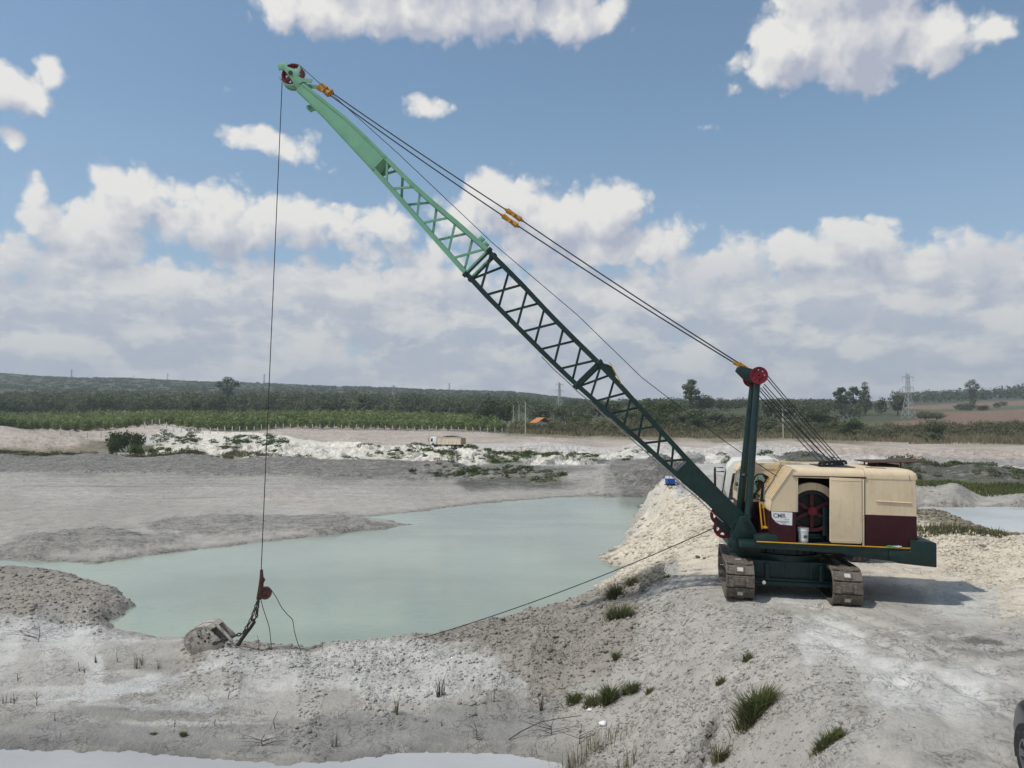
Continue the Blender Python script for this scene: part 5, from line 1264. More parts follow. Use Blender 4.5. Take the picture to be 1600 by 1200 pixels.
# ------------------------------------------------------------------ trucks
def wheel(parent, x, y, r, w, name="wheel", rim=None):
    e = bpy.data.objects.new(name, None); COL.objects.link(e); e.parent = parent; e.location = (x, y, r)
    b = MB(); b.ring(r * .56, r * .97, w, 26); b.ring(r * .90, r, w * .8, 26); b.build("tyre", M_RUB, e)
    b = MB(); b.ring(r * .44, r * .57, w * .9, 24); b.lathe([(r * .46, -.03), (r * .2, .05), (r * .2, -.09)], 20)
    for k in range(8): b.lathe([(r * .04, -.1), (r * .04, .1)], 6, T(r * .32 * math.cos(k * .785), 0, r * .32 * math.sin(k * .785)))
    b.build("rim", rim or M_PAD, e); return e
def truck(name, label, mat4, cabm, bodym, load=True, L=8.6):
    R_ = empty(name, mat4, label, "dump truck")
    b = MB(); b.box(-L / 2 + .1, L / 2 - .6, -.42, -.28, .75, 1.02, .01); b.box(-L / 2 + .1, L / 2 - .6, .28, .42, .75, 1.02, .01)
    for x in (-L / 2 + .3, -1.5, 0, 1.6, L / 2 - .8): b.box(x - .06, x + .06, -.3, .3, .8, .98)
    b.build("chassis", M_RUST, R_)
    xf = L / 2; 
    b = MB(); b.prism([(xf, .62), (xf + .02, 1.55), (xf - .20, 2.72), (xf - .42, 2.95), (xf - 1.75, 3.02), (xf - 1.78, 1.1), (xf - 1.3, 1.1), (xf - 1.15, 1.35), (xf - .62, 1.35), (xf - .46, 1.05), (xf - .42, .62)], -1.22, 1.22, 'y', .06)
    cab = b.build("cab", cabm, R_)
    b = MB(); b.prism([(xf + .03, 1.65), (xf + .045, 1.66), (xf - .145, 2.62), (xf - .16, 2.62)], -1.05, 1.05, 'y'); b.build("windscreen", M_DGL, cab)
    for s in (1, -1):
        b = MB(); b.prism([(xf - .22, 1.75), (xf - .38, 2.55), (xf - .85, 2.6), (xf - .85, 1.75)], s * 1.222 - .008, s * 1.222 + .008, 'y', .003); b.build("side_window", M_DGL, cab)
        b = MB(); b.box(xf - 1.22, xf - 1.205, s * 1.222 - .004, s * 1.222 + .004, 1.2, 2.75); b.box(xf - 1.15, xf - .95, s * 1.225 - .015, s * 1.225 + .015, 1.55, 1.6); b.build("door_seam", M_BLK, cab)
        b = MB(); b.tube([(xf - .1, s * 1.2, 2.6), (xf + .22, s * 1.42, 2.6), (xf + .22, s * 1.42, 1.7), (xf - .05, s * 1.2, 1.7)], .02, 6); b.box(xf + .17, xf + .25, s * 1.42 - .12, s * 1.42 + .12, 2.15, 2.58, .03); b.box(xf + .17, xf + .25, s * 1.42 - .12, s * 1.42 + .12, 1.72, 2.02, .03); b.build("wing_mirror", M_BLK, cab)
        b = MB(); b.box(xf - .02, xf + .035, s * .95 - .16, s * .95 + .16, .85, 1.02, .02); b.build("headlight", M_PAD, cab)
    b = MB(); b.box(xf - .01, xf + .03, -.8, .8, 1.12, 1.5, .01)
    for k in range(4): b.box(xf + .02, xf + .04, -.75, .75, 1.16 + k * .09, 1.19 + k * .09)
    b.build("grille", M_BLK, cab)
    b = MB(); b.box(xf - .5, xf + .12, -1.24, 1.24, .42, .80, .05); b.build("bumper", cabm, R_)
    b = MB(); x0, x1 = -L / 2 - .1, xf - 2.05
    b.prism([(x0, 1.12), (x0 - .08, 2.75), (x1 + .15, 2.85), (x1, 1.12)], -1.25, -1.19, 'y'); b.prism([(x0, 1.12), (x0 - .08, 2.75), (x1 + .15, 2.85), (x1, 1.12)], 1.19, 1.25, 'y')
    b.box(x0, x1, -1.19, 1.19, 1.08, 1.18); b.prism([(x1 - .02, 1.12), (x1 + .13, 2.95), (x1 + .19, 2.95), (x1 + .04, 1.12)], -1.22, 1.22, 'y')
    for s in (1, -1):
        n = 7
        for k in range(n): xx = x0 + .1 + (x1 - x0 - .2) * k / (n - 1); b.box(xx - .05, xx + .05, s * 1.28 - .04, s * 1.28 + .04, 1.14, 2.74, .01)
        b.box(x0 - .05, x1 + .1, s * 1.28 - .05, s * 1.28 + .05, 2.70, 2.82, .01); b.box(x0, x1, s * 1.27 - .05, s * 1.27 + .05, 1.08, 1.2, .01)
    tb_ = b.build("tipper_body", bodym, R_)
    b = MB(); b.prism([(-1.2, 1.12), (1.2, 1.12), (1.2, 2.7), (-1.2, 2.7)], x0 - .10, x0 - .03, 'x', .01); 
    for y in (-.8, 0, .8): b.box(x0 - .14, x0 - .09, y - .05, y + .05, 1.15, 2.65)
    b.build("tailgate", M_TGT, R_)
    for x in ((xf - .9, xf - 2.5, -L / 2 + 2.1, -L / 2 + .8) if L > 8 else (xf - .9, -L / 2 + 2.05, -L / 2 + .8)):
        for s in (1, -1): wheel(R_, x, s * 1.03, .52, .32)
    b = MB(); b.lathe([(.28, -.5), (.28, .5)], 16, T(xf - 3.6, .75, .8) @ RZ(math.pi / 2)); b.box(xf - 3.9, xf - 3.3, -1.15, -.5, .5, 1.0, .03); b.build("fuel_tank", M_PAD, R_)
    for s in (1, -1):
        b = MB()
        for x in (-L / 2 + 2.1, -L / 2 + .8): arc_plate(b, x, .52, .58, .62, 20, 160, s * 1.03 - .18, s * 1.03 + .18, 10)
        b.build("mudguards", M_BLK, R_)
    return R_, x0, x1
M_TGT = paint("dusty_tailgate_paint", (.34, .25, .18), .8, .2, 2.0)
M_CRT = paint("cream_tipper_paint", (.74, .64, .50), .6, .1, 1.2, dirt=(.40, .30, .2), dirt_amt=.5)
tY = 187; tb0 = AT(699, 702, tY); gz = zat(tb0.x, tY)
TR, tx0, tx1 = truck("dump_truck", "small white-cab dump truck with a beige tipper driving along the far pink terrace", T(tb0.x, tY, gz - .02) @ RZ(math.radians(180 - 24)), paint("bright_white_cab_paint", (.86, .85, .82), .4, .05, 1.0), M_CRT)
def heap(name, x0, x1, w, z0, h, M4, m, label, cat, seed=0):
    nx, ny = 40, 18; V = []
    for i in range(nx + 1):
        for j in range(ny + 1):
            a, c_ = i / nx, j / ny; V.append((x0 + (x1 - x0) * a, -w + 2 * w * c_, z0 + h * (math.sin(math.pi * a) ** .6) * (math.sin(math.pi * c_) ** .7)))
    V = np.array(V); V[:, 2] += .12 * fbm(V[:, 0] + seed, V[:, 1], .8, 4, .6, 3) * (V[:, 2] > z0 + .01)
    ii = (np.arange(nx)[:, None] * (ny + 1) + np.arange(ny)[None, :]).ravel()
    top = np.stack([ii, ii + 1, ii + ny + 2, ii + ny + 1], 1)[:, ::-1]
    o = np_mesh(name, V, top, m, smooth=True); o.matrix_world = M4; return tag(o, label, cat)
heap("soil_load", tx0 + .1, tx1 - .05, 1.16, 2.45, .75, TR.matrix_world, paint("dark_wet_soil", (.055, .04, .03), .95, .4, 4), "dark soil heaped in the far truck's beige tipper", "soil load")
# the white truck behind the crane
t2 = AT(1137, 722, 26.2); z2 = zat(t2.x + 3, 26.2)
truck("dump_truck", "large white truck with black mirrors parked behind the dragline crane", T(t2.x + 2.65, 26.9, z2) @ RZ(math.radians(180 - 15)) @ Matrix.Scale(1.13, 4, (0, 0, 1)), M_WALL, M_CRT, L=5.2)

# ------------------------------------------------------------------ blue pump on the dyke
bp = ON(1047, 759)
PU = empty("water_pump", bp, "small blue pump unit standing on the end of the white dyke", "pump")
M_BLU = paint("blue_paint", (.02, .10, .42), .5, .2, 4)
s_ = 1.0
b = MB(); b.box(-.42, .42, -.3, .3, .18, .62, .05); b.box(-.46, .46, -.34, .34, .60, .68, .02); b.box(-.36, -.1, -.33, -.28, .25, .5, .02); b.build("pump_housing", M_BLU, PU)
b = MB(); b.box(-.5, .5, -.3, -.22, .0, .1, .01); b.box(-.5, .5, .22, .3, 0, .1, .01); b.box(-.35, -.3, -.3, .3, .08, .2); b.box(.3, .35, -.3, .3, .08, .2); b.build("skid_frame", M_BLK, PU)
b = MB(); b.tube([(-.1, 0, .66), (-.1, 0, 1.25), (.0, 0, 1.35)], .035, 8); b.tube([(.4, 0, .35), (.75, .1, .3), (1.2, .3, .05)], .06, 8); b.build("pipe", M_BLK, PU)
PU.scale = [14 / F * bp.y / .92] * 3; PU.rotation_euler = (0, 0, .3)

# ------------------------------------------------------------------ the parked car at the frame's edge
M_RIM = paint("grey_alloy", (.22, .22, .225), .35, .15, 5, metal=.6)
M_CAR = paint("dark_grey_car_paint", (.030, .036, .046), .28, .12, 1.0, metal=.35, spec=.6)
wp = AT(1622, 1186, 9.6); hd = math.radians(76); hv = Vector((math.cos(hd), math.sin(hd), 0)); rv = Vector((math.sin(hd), -math.cos(hd), 0))
cc = Vector((wp.x, wp.y, 0)) - hv * 1.32 + rv * .76
cz_ = zat(wp.x, wp.y)
CA = empty("parked_car", T(cc.x, cc.y, wp.z - .33) @ RZ(hd), "dark grey car parked on the dyke at the photo's lower right corner", "car")
b = MB()
def carbody(bb):
    secs = [(2.12, .42, .62, .55), (2.05, .28, .80, .74), (1.85, .22, .90, .80), (1.3, .20, .98, .86), (.8, .20, 1.02, .87), (0, .20, 1.02, .88), (-1.0, .20, 1.02, .88), (-1.7, .22, 1.02, .86), (-2.0, .30, .98, .80), (-2.10, .45, .85, .66)]
    rings = []
    for x, zl, zh, hw_ in secs:
        P_ = [(-hw_ * .9, zl), (-hw_, zl + .12), (-hw_ * 1.0, (zl + zh) / 2 + .08), (-hw_ * .95, zh - .08), (-hw_ * .80, zh), (0, zh + .04)]
        P_ = P_ + [(-y, z) for y, z in P_[:-1][::-1]]
        rings.append([bb.verts.new((x, y, z)) for y, z in P_])
    n = len(rings[0])
    for i in range(len(rings) - 1):
        for k in range(n): bb.faces.new([rings[i][k], rings[i][(k + 1) % n], rings[i + 1][(k + 1) % n], rings[i + 1][k]])
    bb.faces.new(rings[0][::-1]); bb.faces.new(rings[-1]); bmesh.ops.recalc_face_normals(bb, faces=bb.faces)
    bmesh.ops.subdivide_edges(bb, edges=list(bb.edges), cuts=1, smooth=.6, use_grid_fill=True)
b._add(carbody); b.build("car_body", M_CAR, CA, 50)
b = MB(); b.prism([(1.0, 1.0), (.35, 1.42), (-.2, 1.47), (-1.2, 1.44), (-1.85, 1.02)], -.68, .68, 'y', .07, seg=3); b.build("roof", M_CAR, CA)
for s in (1, -1):
    b = MB(); b.prism([(.82, 1.06), (.32, 1.37), (-.25, 1.40), (-.25, 1.06)], s * .69 - .006, s * .69 + .006, 'y'); b.build("side_window", M_DGL, CA)
    b = MB(); b.prism([(-.32, 1.06), (-.32, 1.40), (-1.15, 1.37), (-1.6, 1.06)], s * .69 - .006, s * .69 + .006, 'y'); b.build("side_window", M_DGL, CA)
    b = MB(); b.box(.55, .75, s * .93 - .08, s * .93 + .08, 1.02, 1.14, .04); b.build("wing_mirror", M_CAR, CA)
    b = MB(); b.box(1.9, 2.06, s * .62 - .12, s * .62 + .12, .62, .74, .03); b.build("headlight", M_PAD, CA)
    for x in (1.32, -1.32):
        b = MB(); arc_plate(b, x, .33, .33, .40, -20, 200, s * .872 - .02, s * .872 + .012, 20); b.build("wheel_arch", M_BLK, CA)
        e = bpy.data.objects.new("wheel", None); COL.objects.link(e); e.parent = CA; e.location = (x, s * .79, .33)
        b = MB(); b.ring(.215, .33, .20, 32); b.build("tyre", M_RUB, e)
        b = MB(); b.ring(.195, .22, .20, 32); b.lathe([(.05, -.09), (.05, .09)], 14)
        for k in range(5):
            a = k * 2 * math.pi / 5
            for da in (-.13, .13): b.bar((.04 * math.cos(a), s * .075, .04 * math.sin(a)), (.205 * math.cos(a + da), s * .085, .205 * math.sin(a + da)), .03, .035)
        b.build("rim", M_RIM, e)
        b = MB(); b.lathe([(.20, -.02), (.20, .02)], 24); b.build("brake_disc", M_BLK, e)

# ------------------------------------------------------------------ foliage
def leaf_mat(name, c1, c2, trans=.25):
    m, g = new_mat(name)
    geo = g.n('ShaderNodeNewGeometry').outputs['Position']; inf = g.n('ShaderNodeObjectInfo').outputs['Random']
    a = g.n('ShaderNodeAttribute', attribute_name='tone').outputs['Fac']
    f = g.m('ADD', g.m('MULTIPLY', a, .75), g.m('MULTIPLY', inf, .25))
    c = g.mix(f, tuple(c1) + (1,), tuple(c2) + (1,))
    d = g.n('ShaderNodeBsdfDiffuse', {'Color': c}); t = g.n('ShaderNodeBsdfTranslucent', {'Color': c})
    mx = g.n('ShaderNodeMixShader', {0: trans, 1: d.outputs[0], 2: t.outputs[0]})
    g.n('ShaderNodeOutputMaterial', {'Surface': mx.outputs[0]}); return m
L_ORCH = leaf_mat("orchard_leaves", (.085, .12, .045), (.29, .335, .135))
L_DARK = leaf_mat("dark_tree_leaves", (.045, .062, .034), (.185, .205, .11))
L_MID = leaf_mat("tree_leaves", (.045, .068, .022), (.15, .185, .07))
L_GREY = leaf_mat("grey_green_leaves", (.075, .09, .05), (.20, .21, .12))
L_BUSH = leaf_mat("scrub_leaves", (.038, .058, .022), (.115, .15, .06))
L_GRASS = leaf_mat("grass_blades", (.07, .09, .035), (.20, .225, .095), .35)
L_DRY = leaf_mat("dry_reed_blades", (.12, .11, .06), (.30, .26, .16), .3)
L_MIX = leaf_mat("reed_and_scrub_blades", (.05, .06, .025), (.22, .20, .11), .3)
M_BARK = paint("bark", (.10, .08, .06), .9, .3, 3.0)
M_TWIG = paint("dry_twig", (.10, .085, .07), .9, .3, 8.0)
M_WOOD = paint("weathered_post_wood", (.55, .52, .46), .9, .25, 3.0)
M_CONC = paint("concrete_pole", (.50, .47, .41), .85, .1, 2.0)
M_GALV = paint("galvanised_lattice", (.42, .43, .42), .5, .15, 1.0, metal=.3)

def leaf_cloud(blobs, n, size, rng, shell=.55, flat=0.0):
    """leaf clumps spread through ellipsoid blobs (cx,cy,cz,rx,ry,rz): returns V, F(quads), tone"""
    B = np.array(blobs, float); vol = (B[:, 3] * B[:, 4] * B[:, 5]) ** (2 / 3); k = rng.choice(len(B), n, p=vol / vol.sum())
    d = rng.normal(size=(n, 3)); d /= np.linalg.norm(d, axis=1)[:, None]
    r = shell + (1 - shell) * rng.random(n) ** .6
    r *= 1 + .16 * np.sin(d[:, 0] * 7 + k) * np.sin(d[:, 1] * 6 - k * 2) + .12 * np.sin(d[:, 2] * 9 + k)
    c = B[k, :3] + d * B[k, 3:6] * r[:, None]
    nrm = d + np.array([0, 0, .25]) + rng.normal(size=(n, 3)) * .42; nrm /= np.linalg.norm(nrm, axis=1)[:, None]
    t = np.cross(nrm, rng.normal(size=(n, 3))); t /= np.linalg.norm(t, axis=1)[:, None]; b_ = np.cross(nrm, t)
    s = size * rng.uniform(.5, 1.25, n)[:, None]; asp = rng.uniform(.45, .9, n)[:, None]
    V = np.stack([c - t * s, c - b_ * s * asp, c + t * s, c + b_ * s * asp], 1).reshape(-1, 3)
    Fq = np.arange(4 * n).reshape(n, 4)
    tone = np.clip(rng.normal(.45, .13, n) + .2 * np.sin(k * 2.7), 0, 1)
    return V, Fq, np.repeat(tone, 4)
def set_tone(o, tone):
    a = o.data.attributes.new('tone', 'FLOAT', 'POINT'); a.data.foreach_set('value', np.ascontiguousarray(tone, dtype=np.float32))
def tree_proto(name, H, W, blobs, n, size, lm, trunk_r=.2, limbs=5, seed=0, shell=.5):
    """crown blobs in units of (W/2, W/2, H); returns the Empty root parked off-scene until placed"""
    rng = np.random.default_rng(seed); R_ = bpy.data.objects.new(name, None)
    bl_ = [(x * W / 2, y * W / 2, z * H, a * W / 2, b * W / 2, c_ * H) for x, y, z, a, b, c_ in blobs]
    V, Fq, tn = leaf_cloud(bl_, n, size, rng, shell)
    cr = np_mesh("crown", V, Fq, lm, R_); set_tone(cr, tn)
    b = MB(); rr = random.Random(seed); zt = max(z for _, _, z, _, _, _ in bl_)
    b.tube([(0, 0, -.6), (.05 * W * rr.uniform(-1, 1), 0, zt * .4), (.06 * W * rr.uniform(-1, 1), .04 * W * rr.uniform(-1, 1), zt)], trunk_r, 6, trunk_r * .35)
    for k in range(limbs):
        q = bl_[k % len(bl_)]; b.tube([(0, 0, zt * (.25 + .1 * (k % 3))), (q[0] * .5, q[1] * .5, (zt * .3 + q[2]) / 2), (q[0], q[1], q[2] + q[5] * .3)], trunk_r * .5, 5, trunk_r * .15)
    b.build("trunk", M_BARK, R_); return R_
P = {}
dome = [(0, 0, .55, .95, .95, .36), (-.4, .2, .45, .5, .5, .28), (.45, -.2, .5, .5, .5, .3), (0, -.3, .68, .6, .6, .27), (.1, .4, .6, .5, .5, .3)]
P['citrus'] = [tree_proto("orchard_tree", 3.6, 3.4, [(0, 0, .52, .95, .95, .42), (-.3, -.2, .6, .6, .6, .34), (.35, .1, .5, .6, .6, .36), (0, -.3, .36, .8, .8, .25)], 420, .26, L_ORCH, .09, 3, s) for s in (1, 2, 3)]
P['wood'] = [tree_proto("woodland_tree", 10, 10, [(random.uniform(-.5, .5), random.uniform(-.5, .5), random.uniform(.4, .72), random.uniform(.35, .6), random.uniform(.35, .6), random.uniform(.16, .28)) for _ in range(8)] + [(0, 0, .3, .8, .8, .25)], 700, .55, m_, .3, 5, s) for s, m_ in ((4, L_DARK), (5, L_DARK), (6, L_MID), (7, L_GREY))]
P['broad'] = [tree_proto("broadleaf_tree", 8, 9, [(random.uniform(-.6, .6), random.uniform(-.5, .5), random.uniform(.35, .76), random.uniform(.3, .5), random.uniform(.3, .5), random.uniform(.14, .24)) for _ in range(11)] + [(0, 0, .28, .85, .8, .25)], 1500, .34, m_, .28, 6, s) for s, m_ in ((8, L_MID), (9, L_BUSH), (10, L_GREY), (11, L_DARK))]
P['open'] = [tree_proto("tall_open_tree", 12, 11, [(-.55, 0, .58, .3, .3, .09), (-.25, .2, .72, .34, .3, .10), (.1, -.1, .86, .36, .3, .11), (.4, .1, .74, .34, .3, .10), (.65, -.1, .58, .28, .3, .08), (-.1, 0, .56, .26, .3, .07), (.2, .1, .44, .36, .3, .08), (-.45, -.1, .42, .30, .3, .07)], 1700, .36, L_DARK, .30, 8, 12, .3)]
P['round'] = [tree_proto("round_crowned_tree", 9, 9, [(0, 0, .55, .92, .9, .40), (-.4, 0, .45, .5, .5, .3), (.4, 0, .5, .5, .5, .3), (.1, 0, .74, .6, .6, .22)], 1500, .34, L_DARK, .3, 4, 13)]
P['cone'] = [tree_proto("conical_tree", 14, 6, [(0, 0, .30, .95, .9, .2), (.1, 0, .5, .8, .8, .2), (-.05, 0, .68, .62, .6, .18), (0, 0, .85, .38, .4, .15)], 1200, .36, L_DARK, .3, 4, 14)]
P['top'] = [tree_proto("lone_tall_tree", 14, 9, [(-.55, 0, .74, .36, .3, .10), (0, 0, .88, .42, .4, .11), (.5, 0, .78, .42, .3, .10), (0, 0, .62, .5, .5, .12), (.05, 0, .42, .4, .4, .15), (0, 0, .22, .45, .4, .18)], 1200, .36, L_DARK, .3, 5, 15)]
P['shrub'] = [tree_proto("bank_shrub", 3, 4.5, [(random.uniform(-.6, .6), random.uniform(-.5, .5), random.uniform(.25, .7), random.uniform(.3, .5), random.uniform(.3, .5), random.uniform(.2, .32)) for _ in range(9)], 900, .17, m_, .05, 4, s) for s, m_ in ((16, L_BUSH), (17, L_MID), (18, L_GREY))]
used = set()
def place(kind, i, loc, sz, rot, label, cat, group=None, name=None):
    pr = P[kind][i % len(P[kind])]
    if pr.name not in used:
        used.add(pr.name); o = pr
        COL.objects.link(o)
    else: o = copy_tree(pr)
    if name: o.name = name
    o.location = loc; o.scale = sz; o.rotation_euler = (0, 0, rot)
    for k in ('group',):
        if k in o.keys(): del o[k]
    return tag(o, label, cat, group)
PH = dict(citrus=(3.6, 3.4), wood=(10, 10), broad=(8, 9), open=(12, 11), round=(9, 9), cone=(14, 6), top=(14, 9), shrub=(3, 4.5))
def tree_px(kind, i, u, vtop, Y, wpx, label, cat, group=None, sink=.3):
    p = AT(u, vtop, Y); gz = zat(p.x, Y) - sink; H, W = PH[kind]
    h = max(p.z - gz, .8); w_ = wpx / F * Y
    return place(kind, i, (p.x, Y, gz), (w_ / W, w_ / W, h / H), random.uniform(0, 6.28), label, cat, group)

# orchard: the two front rows tree by tree, the rows behind as one mass
k = 0
for r, (Y0, lab) in enumerate(((247, "rounded green orchard tree in the front row behind the wire fence"), (252.5, "rounded green orchard tree in the second row behind the wire fence"))):
    x = -172 if r else -170
    while x < -2:
        s_ = random.uniform(.88, 1.15); yy = Y0 + random.uniform(-.4, .4); place('citrus', k, (x, yy, zat(x, yy) - .1), (s_ * 1.15, s_ * 1.15, s_ * random.uniform(.9, 1.1)), random.uniform(0, 6), lab, "tree", "orchard trees behind the fence, row %s" % ("nearest" if r == 0 else "second")); k += 1
        x += 3.4 + random.uniform(-.2, .2)
def mass(name, spots, nleaf, size, lm, label, cat, blobf, seed):
    rng = np.random.default_rng(seed); Vs, Fs, Ts = [], [], []; off = 0
    for (x, y, z, w_, h_) in spots:
        V, Fq, tn = leaf_cloud(blobf(x, y, z, w_, h_, rng), nleaf, size * w_, rng, .7); Vs.append(V); Fs.append(Fq + off); Ts.append(np.clip(tn + rng.normal(0, .3), 0, 1)); off += len(V)
    o = np_mesh(name, np.concatenate(Vs), np.concatenate(Fs), lm); set_tone(o, np.concatenate(Ts)); return tag(o, label, cat, kind='stuff')
def oneblob(x, y, z, w_, h_, rng): return [(x, y, z + h_ * .55, w_ * .5, w_ * .5, h_ * .5)]
def multiblob(x, y, z, w_, h_, rng):
    return [(x, y, z + h_ * .5, w_ * .45, w_ * .45, h_ * .45)] + [(x + rng.uniform(-.35, .35) * w_, y + rng.uniform(-.35, .35) * w_, z + h_ * rng.uniform(.45, .8), w_ * .28, w_ * .28, h_ * .24) for _ in range(3)]
sp = []
y = 258
while y < 395:
    x = -.80 * y
    while x < -.012 * y - 2:
        xx, yy = x + random.uniform(-.4, .4), y + random.uniform(-.4, .4); sp.append((xx, yy, zat(xx, yy), random.uniform(3.5, 4.4), random.uniform(3.2, 4.2))); x += 4.1
    y += 5.2 + (y - 258) * .02
mass("orchard", sp, 55, .11, L_ORCH, "rows of green orchard trees behind the two front rows", "orchard", oneblob, 3)
# woods behind: near edge tree by tree, the rest as one mass
sp = []
for _ in range(900):
    y = random.uniform(430, 760); x = random.uniform(-.85, .02) * y; sp.append((x, y, zat(x, y) - .5, random.uniform(9, 15), random.uniform(8, 14) * (1.0 if y < 600 else .8)))
for _ in range(240):
    y = random.uniform(400, 640); x = random.uniform(.02, .46) * y; sp.append((x, y, zat(x, y) - .5, random.uniform(7, 13), random.uniform(5, 8)))
mass("distant_woods", sp, 120, .060, L_DARK, "dark mixed woods filling the slope between orchard and plantation hill", "woods", multiblob, 4)
sp = []
for j in range(3200):
    y = 800 + (j % 60) * 18.0 + random.uniform(-2, 2); x = random.uniform(-.9, .10) * y; sp.append((x, y, zat(x, y) - 1, random.uniform(9, 15), random.uniform(2.6, 4)))
for _ in range(500):
    y = random.uniform(1050, 1420); x = random.uniform(.52, .95) * y; sp.append((x, y, zat(x, y) - 1, random.uniform(12, 24), random.uniform(12, 20)))
for _ in range(160):
    y = random.uniform(700, 1000); x = random.uniform(.14, .48) * y; sp.append((x, y, zat(x, y) - 1, random.uniform(9, 16), random.uniform(5, 9)))
mass("far_plantation", sp, 26, .13, leaf_mat("plantation_leaves", (.055, .075, .034), (.125, .155, .072)), "dark green plantation and forest on the far hills under the sky", "forest", multiblob, 5)
for j in range(46):
    Y = random.uniform(418, 440); u = -10 + j * 17.6 + random.uniform(-5, 5); x = AT(u, 640, Y).x; s_ = random.uniform(.75, 1.25)
    place('wood', j, (x, Y, zat(x, Y) - .5), (s_, s_, s_ * random.uniform(.8, 1.15)), random.uniform(0, 6), "broad dark tree at the wood's edge above the orchard", "tree", "trees along the wood's edge")
tree_px('top', 0, 356, 588, 560, 44, "tall dark tree rising above the woods on the left hill", "tree")
# middle: bushes and trees between the orchard and the crane
for (u, vt, Y, w_, kd, i, lab) in [
    (770,615,330,46,'broad',3,"dark green tree left of the bare branched tree behind the orchard's right end"),(792,618,345,40,'wood',2,"sparse tree just left of the utility poles"),(760,628,300,36,'broad',1,"low tree at the orchard's right end"),(842,628,360,50,'wood',0,"dark tree behind the orange-roofed house"),
    (880,634,340,40,'broad',2,"grey-green tree right of the orange-roofed house"),(905,640,300,44,'broad',0,"bright green bush left of the boom's lower lattice"),(935,620,380,50,'wood',1,"dark tree behind the boom's lower joint"),(960,622,360,48,'broad',3,"dark rounded tree seen through the boom lattice"),
    (985,636,300,46,'broad',2,"pale grey-green tree behind the boom lattice"),(1012,620,350,60,'broad',0,"large green tree just right of the boom lattice"),(1045,616,340,56,'broad',0,"large green tree below the thin hoist rope"),(1030,640,290,44,'broad',1,"dark green bush in front of the big green trees"),
    (1060,640,280,46,'broad',2,"grey-green tree left of the mast's left side"),(1090,634,300,48,'broad',3,"dark tree under the tall open tree"),(1085,648,262,40,'broad',1,"dark lower bush left of the gantry mast"),(1120,640,290,50,'broad',2,"pale tree between the open tree and the mast"),(1150,642,280,46,'broad',2,"grey-green tree just left of the gantry mast"),
    (1205,618,330,44,'broad',3,"dark tall tree just right of the gantry mast"),(1200,650,262,40,'round',0,"black-green tree beside the pale pole behind the ropes"),(1235,622,360,50,'wood',1,"tree with rounded top behind the suspension ropes"),(1262,626,360,40,'wood',0,"small dark tree right of the suspension ropes"),(1275,640,300,50,'broad',1,"green tree behind the suspension ropes"),
    (1300,655,262,40,'broad',0,"green rounded bush above the crane's roof"),(1330,652,256,44,'broad',1,"dark green bush above the crane's rear roof"),(1295,644,330,50,'broad',2,"grey-green hedge tree right of the ropes"),(1180,640,300,40,'broad',1,"dark tree behind the gantry mast"),
    (1455,650,226,42,'broad',3,"black-green tree right of the large pylon at the field's edge"),(1445,641,420,34,'round',0,"dark flat-topped tree behind the black-green tree"),(1463,643,430,34,'round',0,"dark square-topped tree at the red field's left end")]:
    tree_px(kd, i, u, vt, Y, w_, lab, "tree")
tree_px('open', 0, 1080, 590, 420, 50, "tall open-crowned tree standing alone above the green trees", "tree")
tree_px('round', 0, 1098, 615, 430, 40, "dark low tree beside the tall open-crowned tree", "tree")
tree_px('round', 0, 1125, 621, 440, 18, "small round tree on the skyline left of the mast", "tree")
tree_px('round', 0, 1153, 627, 460, 12, "tiny round tree on the skyline next to the mast", "tree")
tree_px('open', 0, 1312, 603, 480, 46, "grey eucalyptus with open crown on the skyline right of the ropes", "tree")
tree_px('open', 0, 1332, 602, 485, 42, "grey eucalyptus touching the conical tree", "tree")
tree_px('cone', 0, 1351, 595, 470, 24, "tall conical dark tree among the eucalyptus on the skyline", "tree")
tree_px('round', 0, 1402, 609, 480, 34, "dark round-crowned tree just left of the large pylon", "tree")
tree_px('wood', 0, 1376, 616, 500, 26, "dark tree between the conical and round-crowned trees", "tree")
tree_px('top', 0, 1519, 592, 760, 28, "lone tall tree with ragged top above the red field", "tree")
for (u, vt, Y, w_, lb_) in ((1512,628,620,30,"widest grey bush on the red field beneath the lone tall tree"),(1535,632,600,24,"grey bush just right of the widest one beneath the lone tall tree"),(1500,630,640,18,"small grey bush left of the widest one beneath the lone tall tree"),(1558,628,700,12,"tiniest grey bush on the upper red field"),(1568,626,760,16,"small pale bush farthest right on the upper red field")):
    tree_px('broad', 2, u, vt, Y, w_, lb_, "bush")
tree_px('shrub', 0, 1549, 657, 330, 12, "single small round bush on the lower red field", "bush")
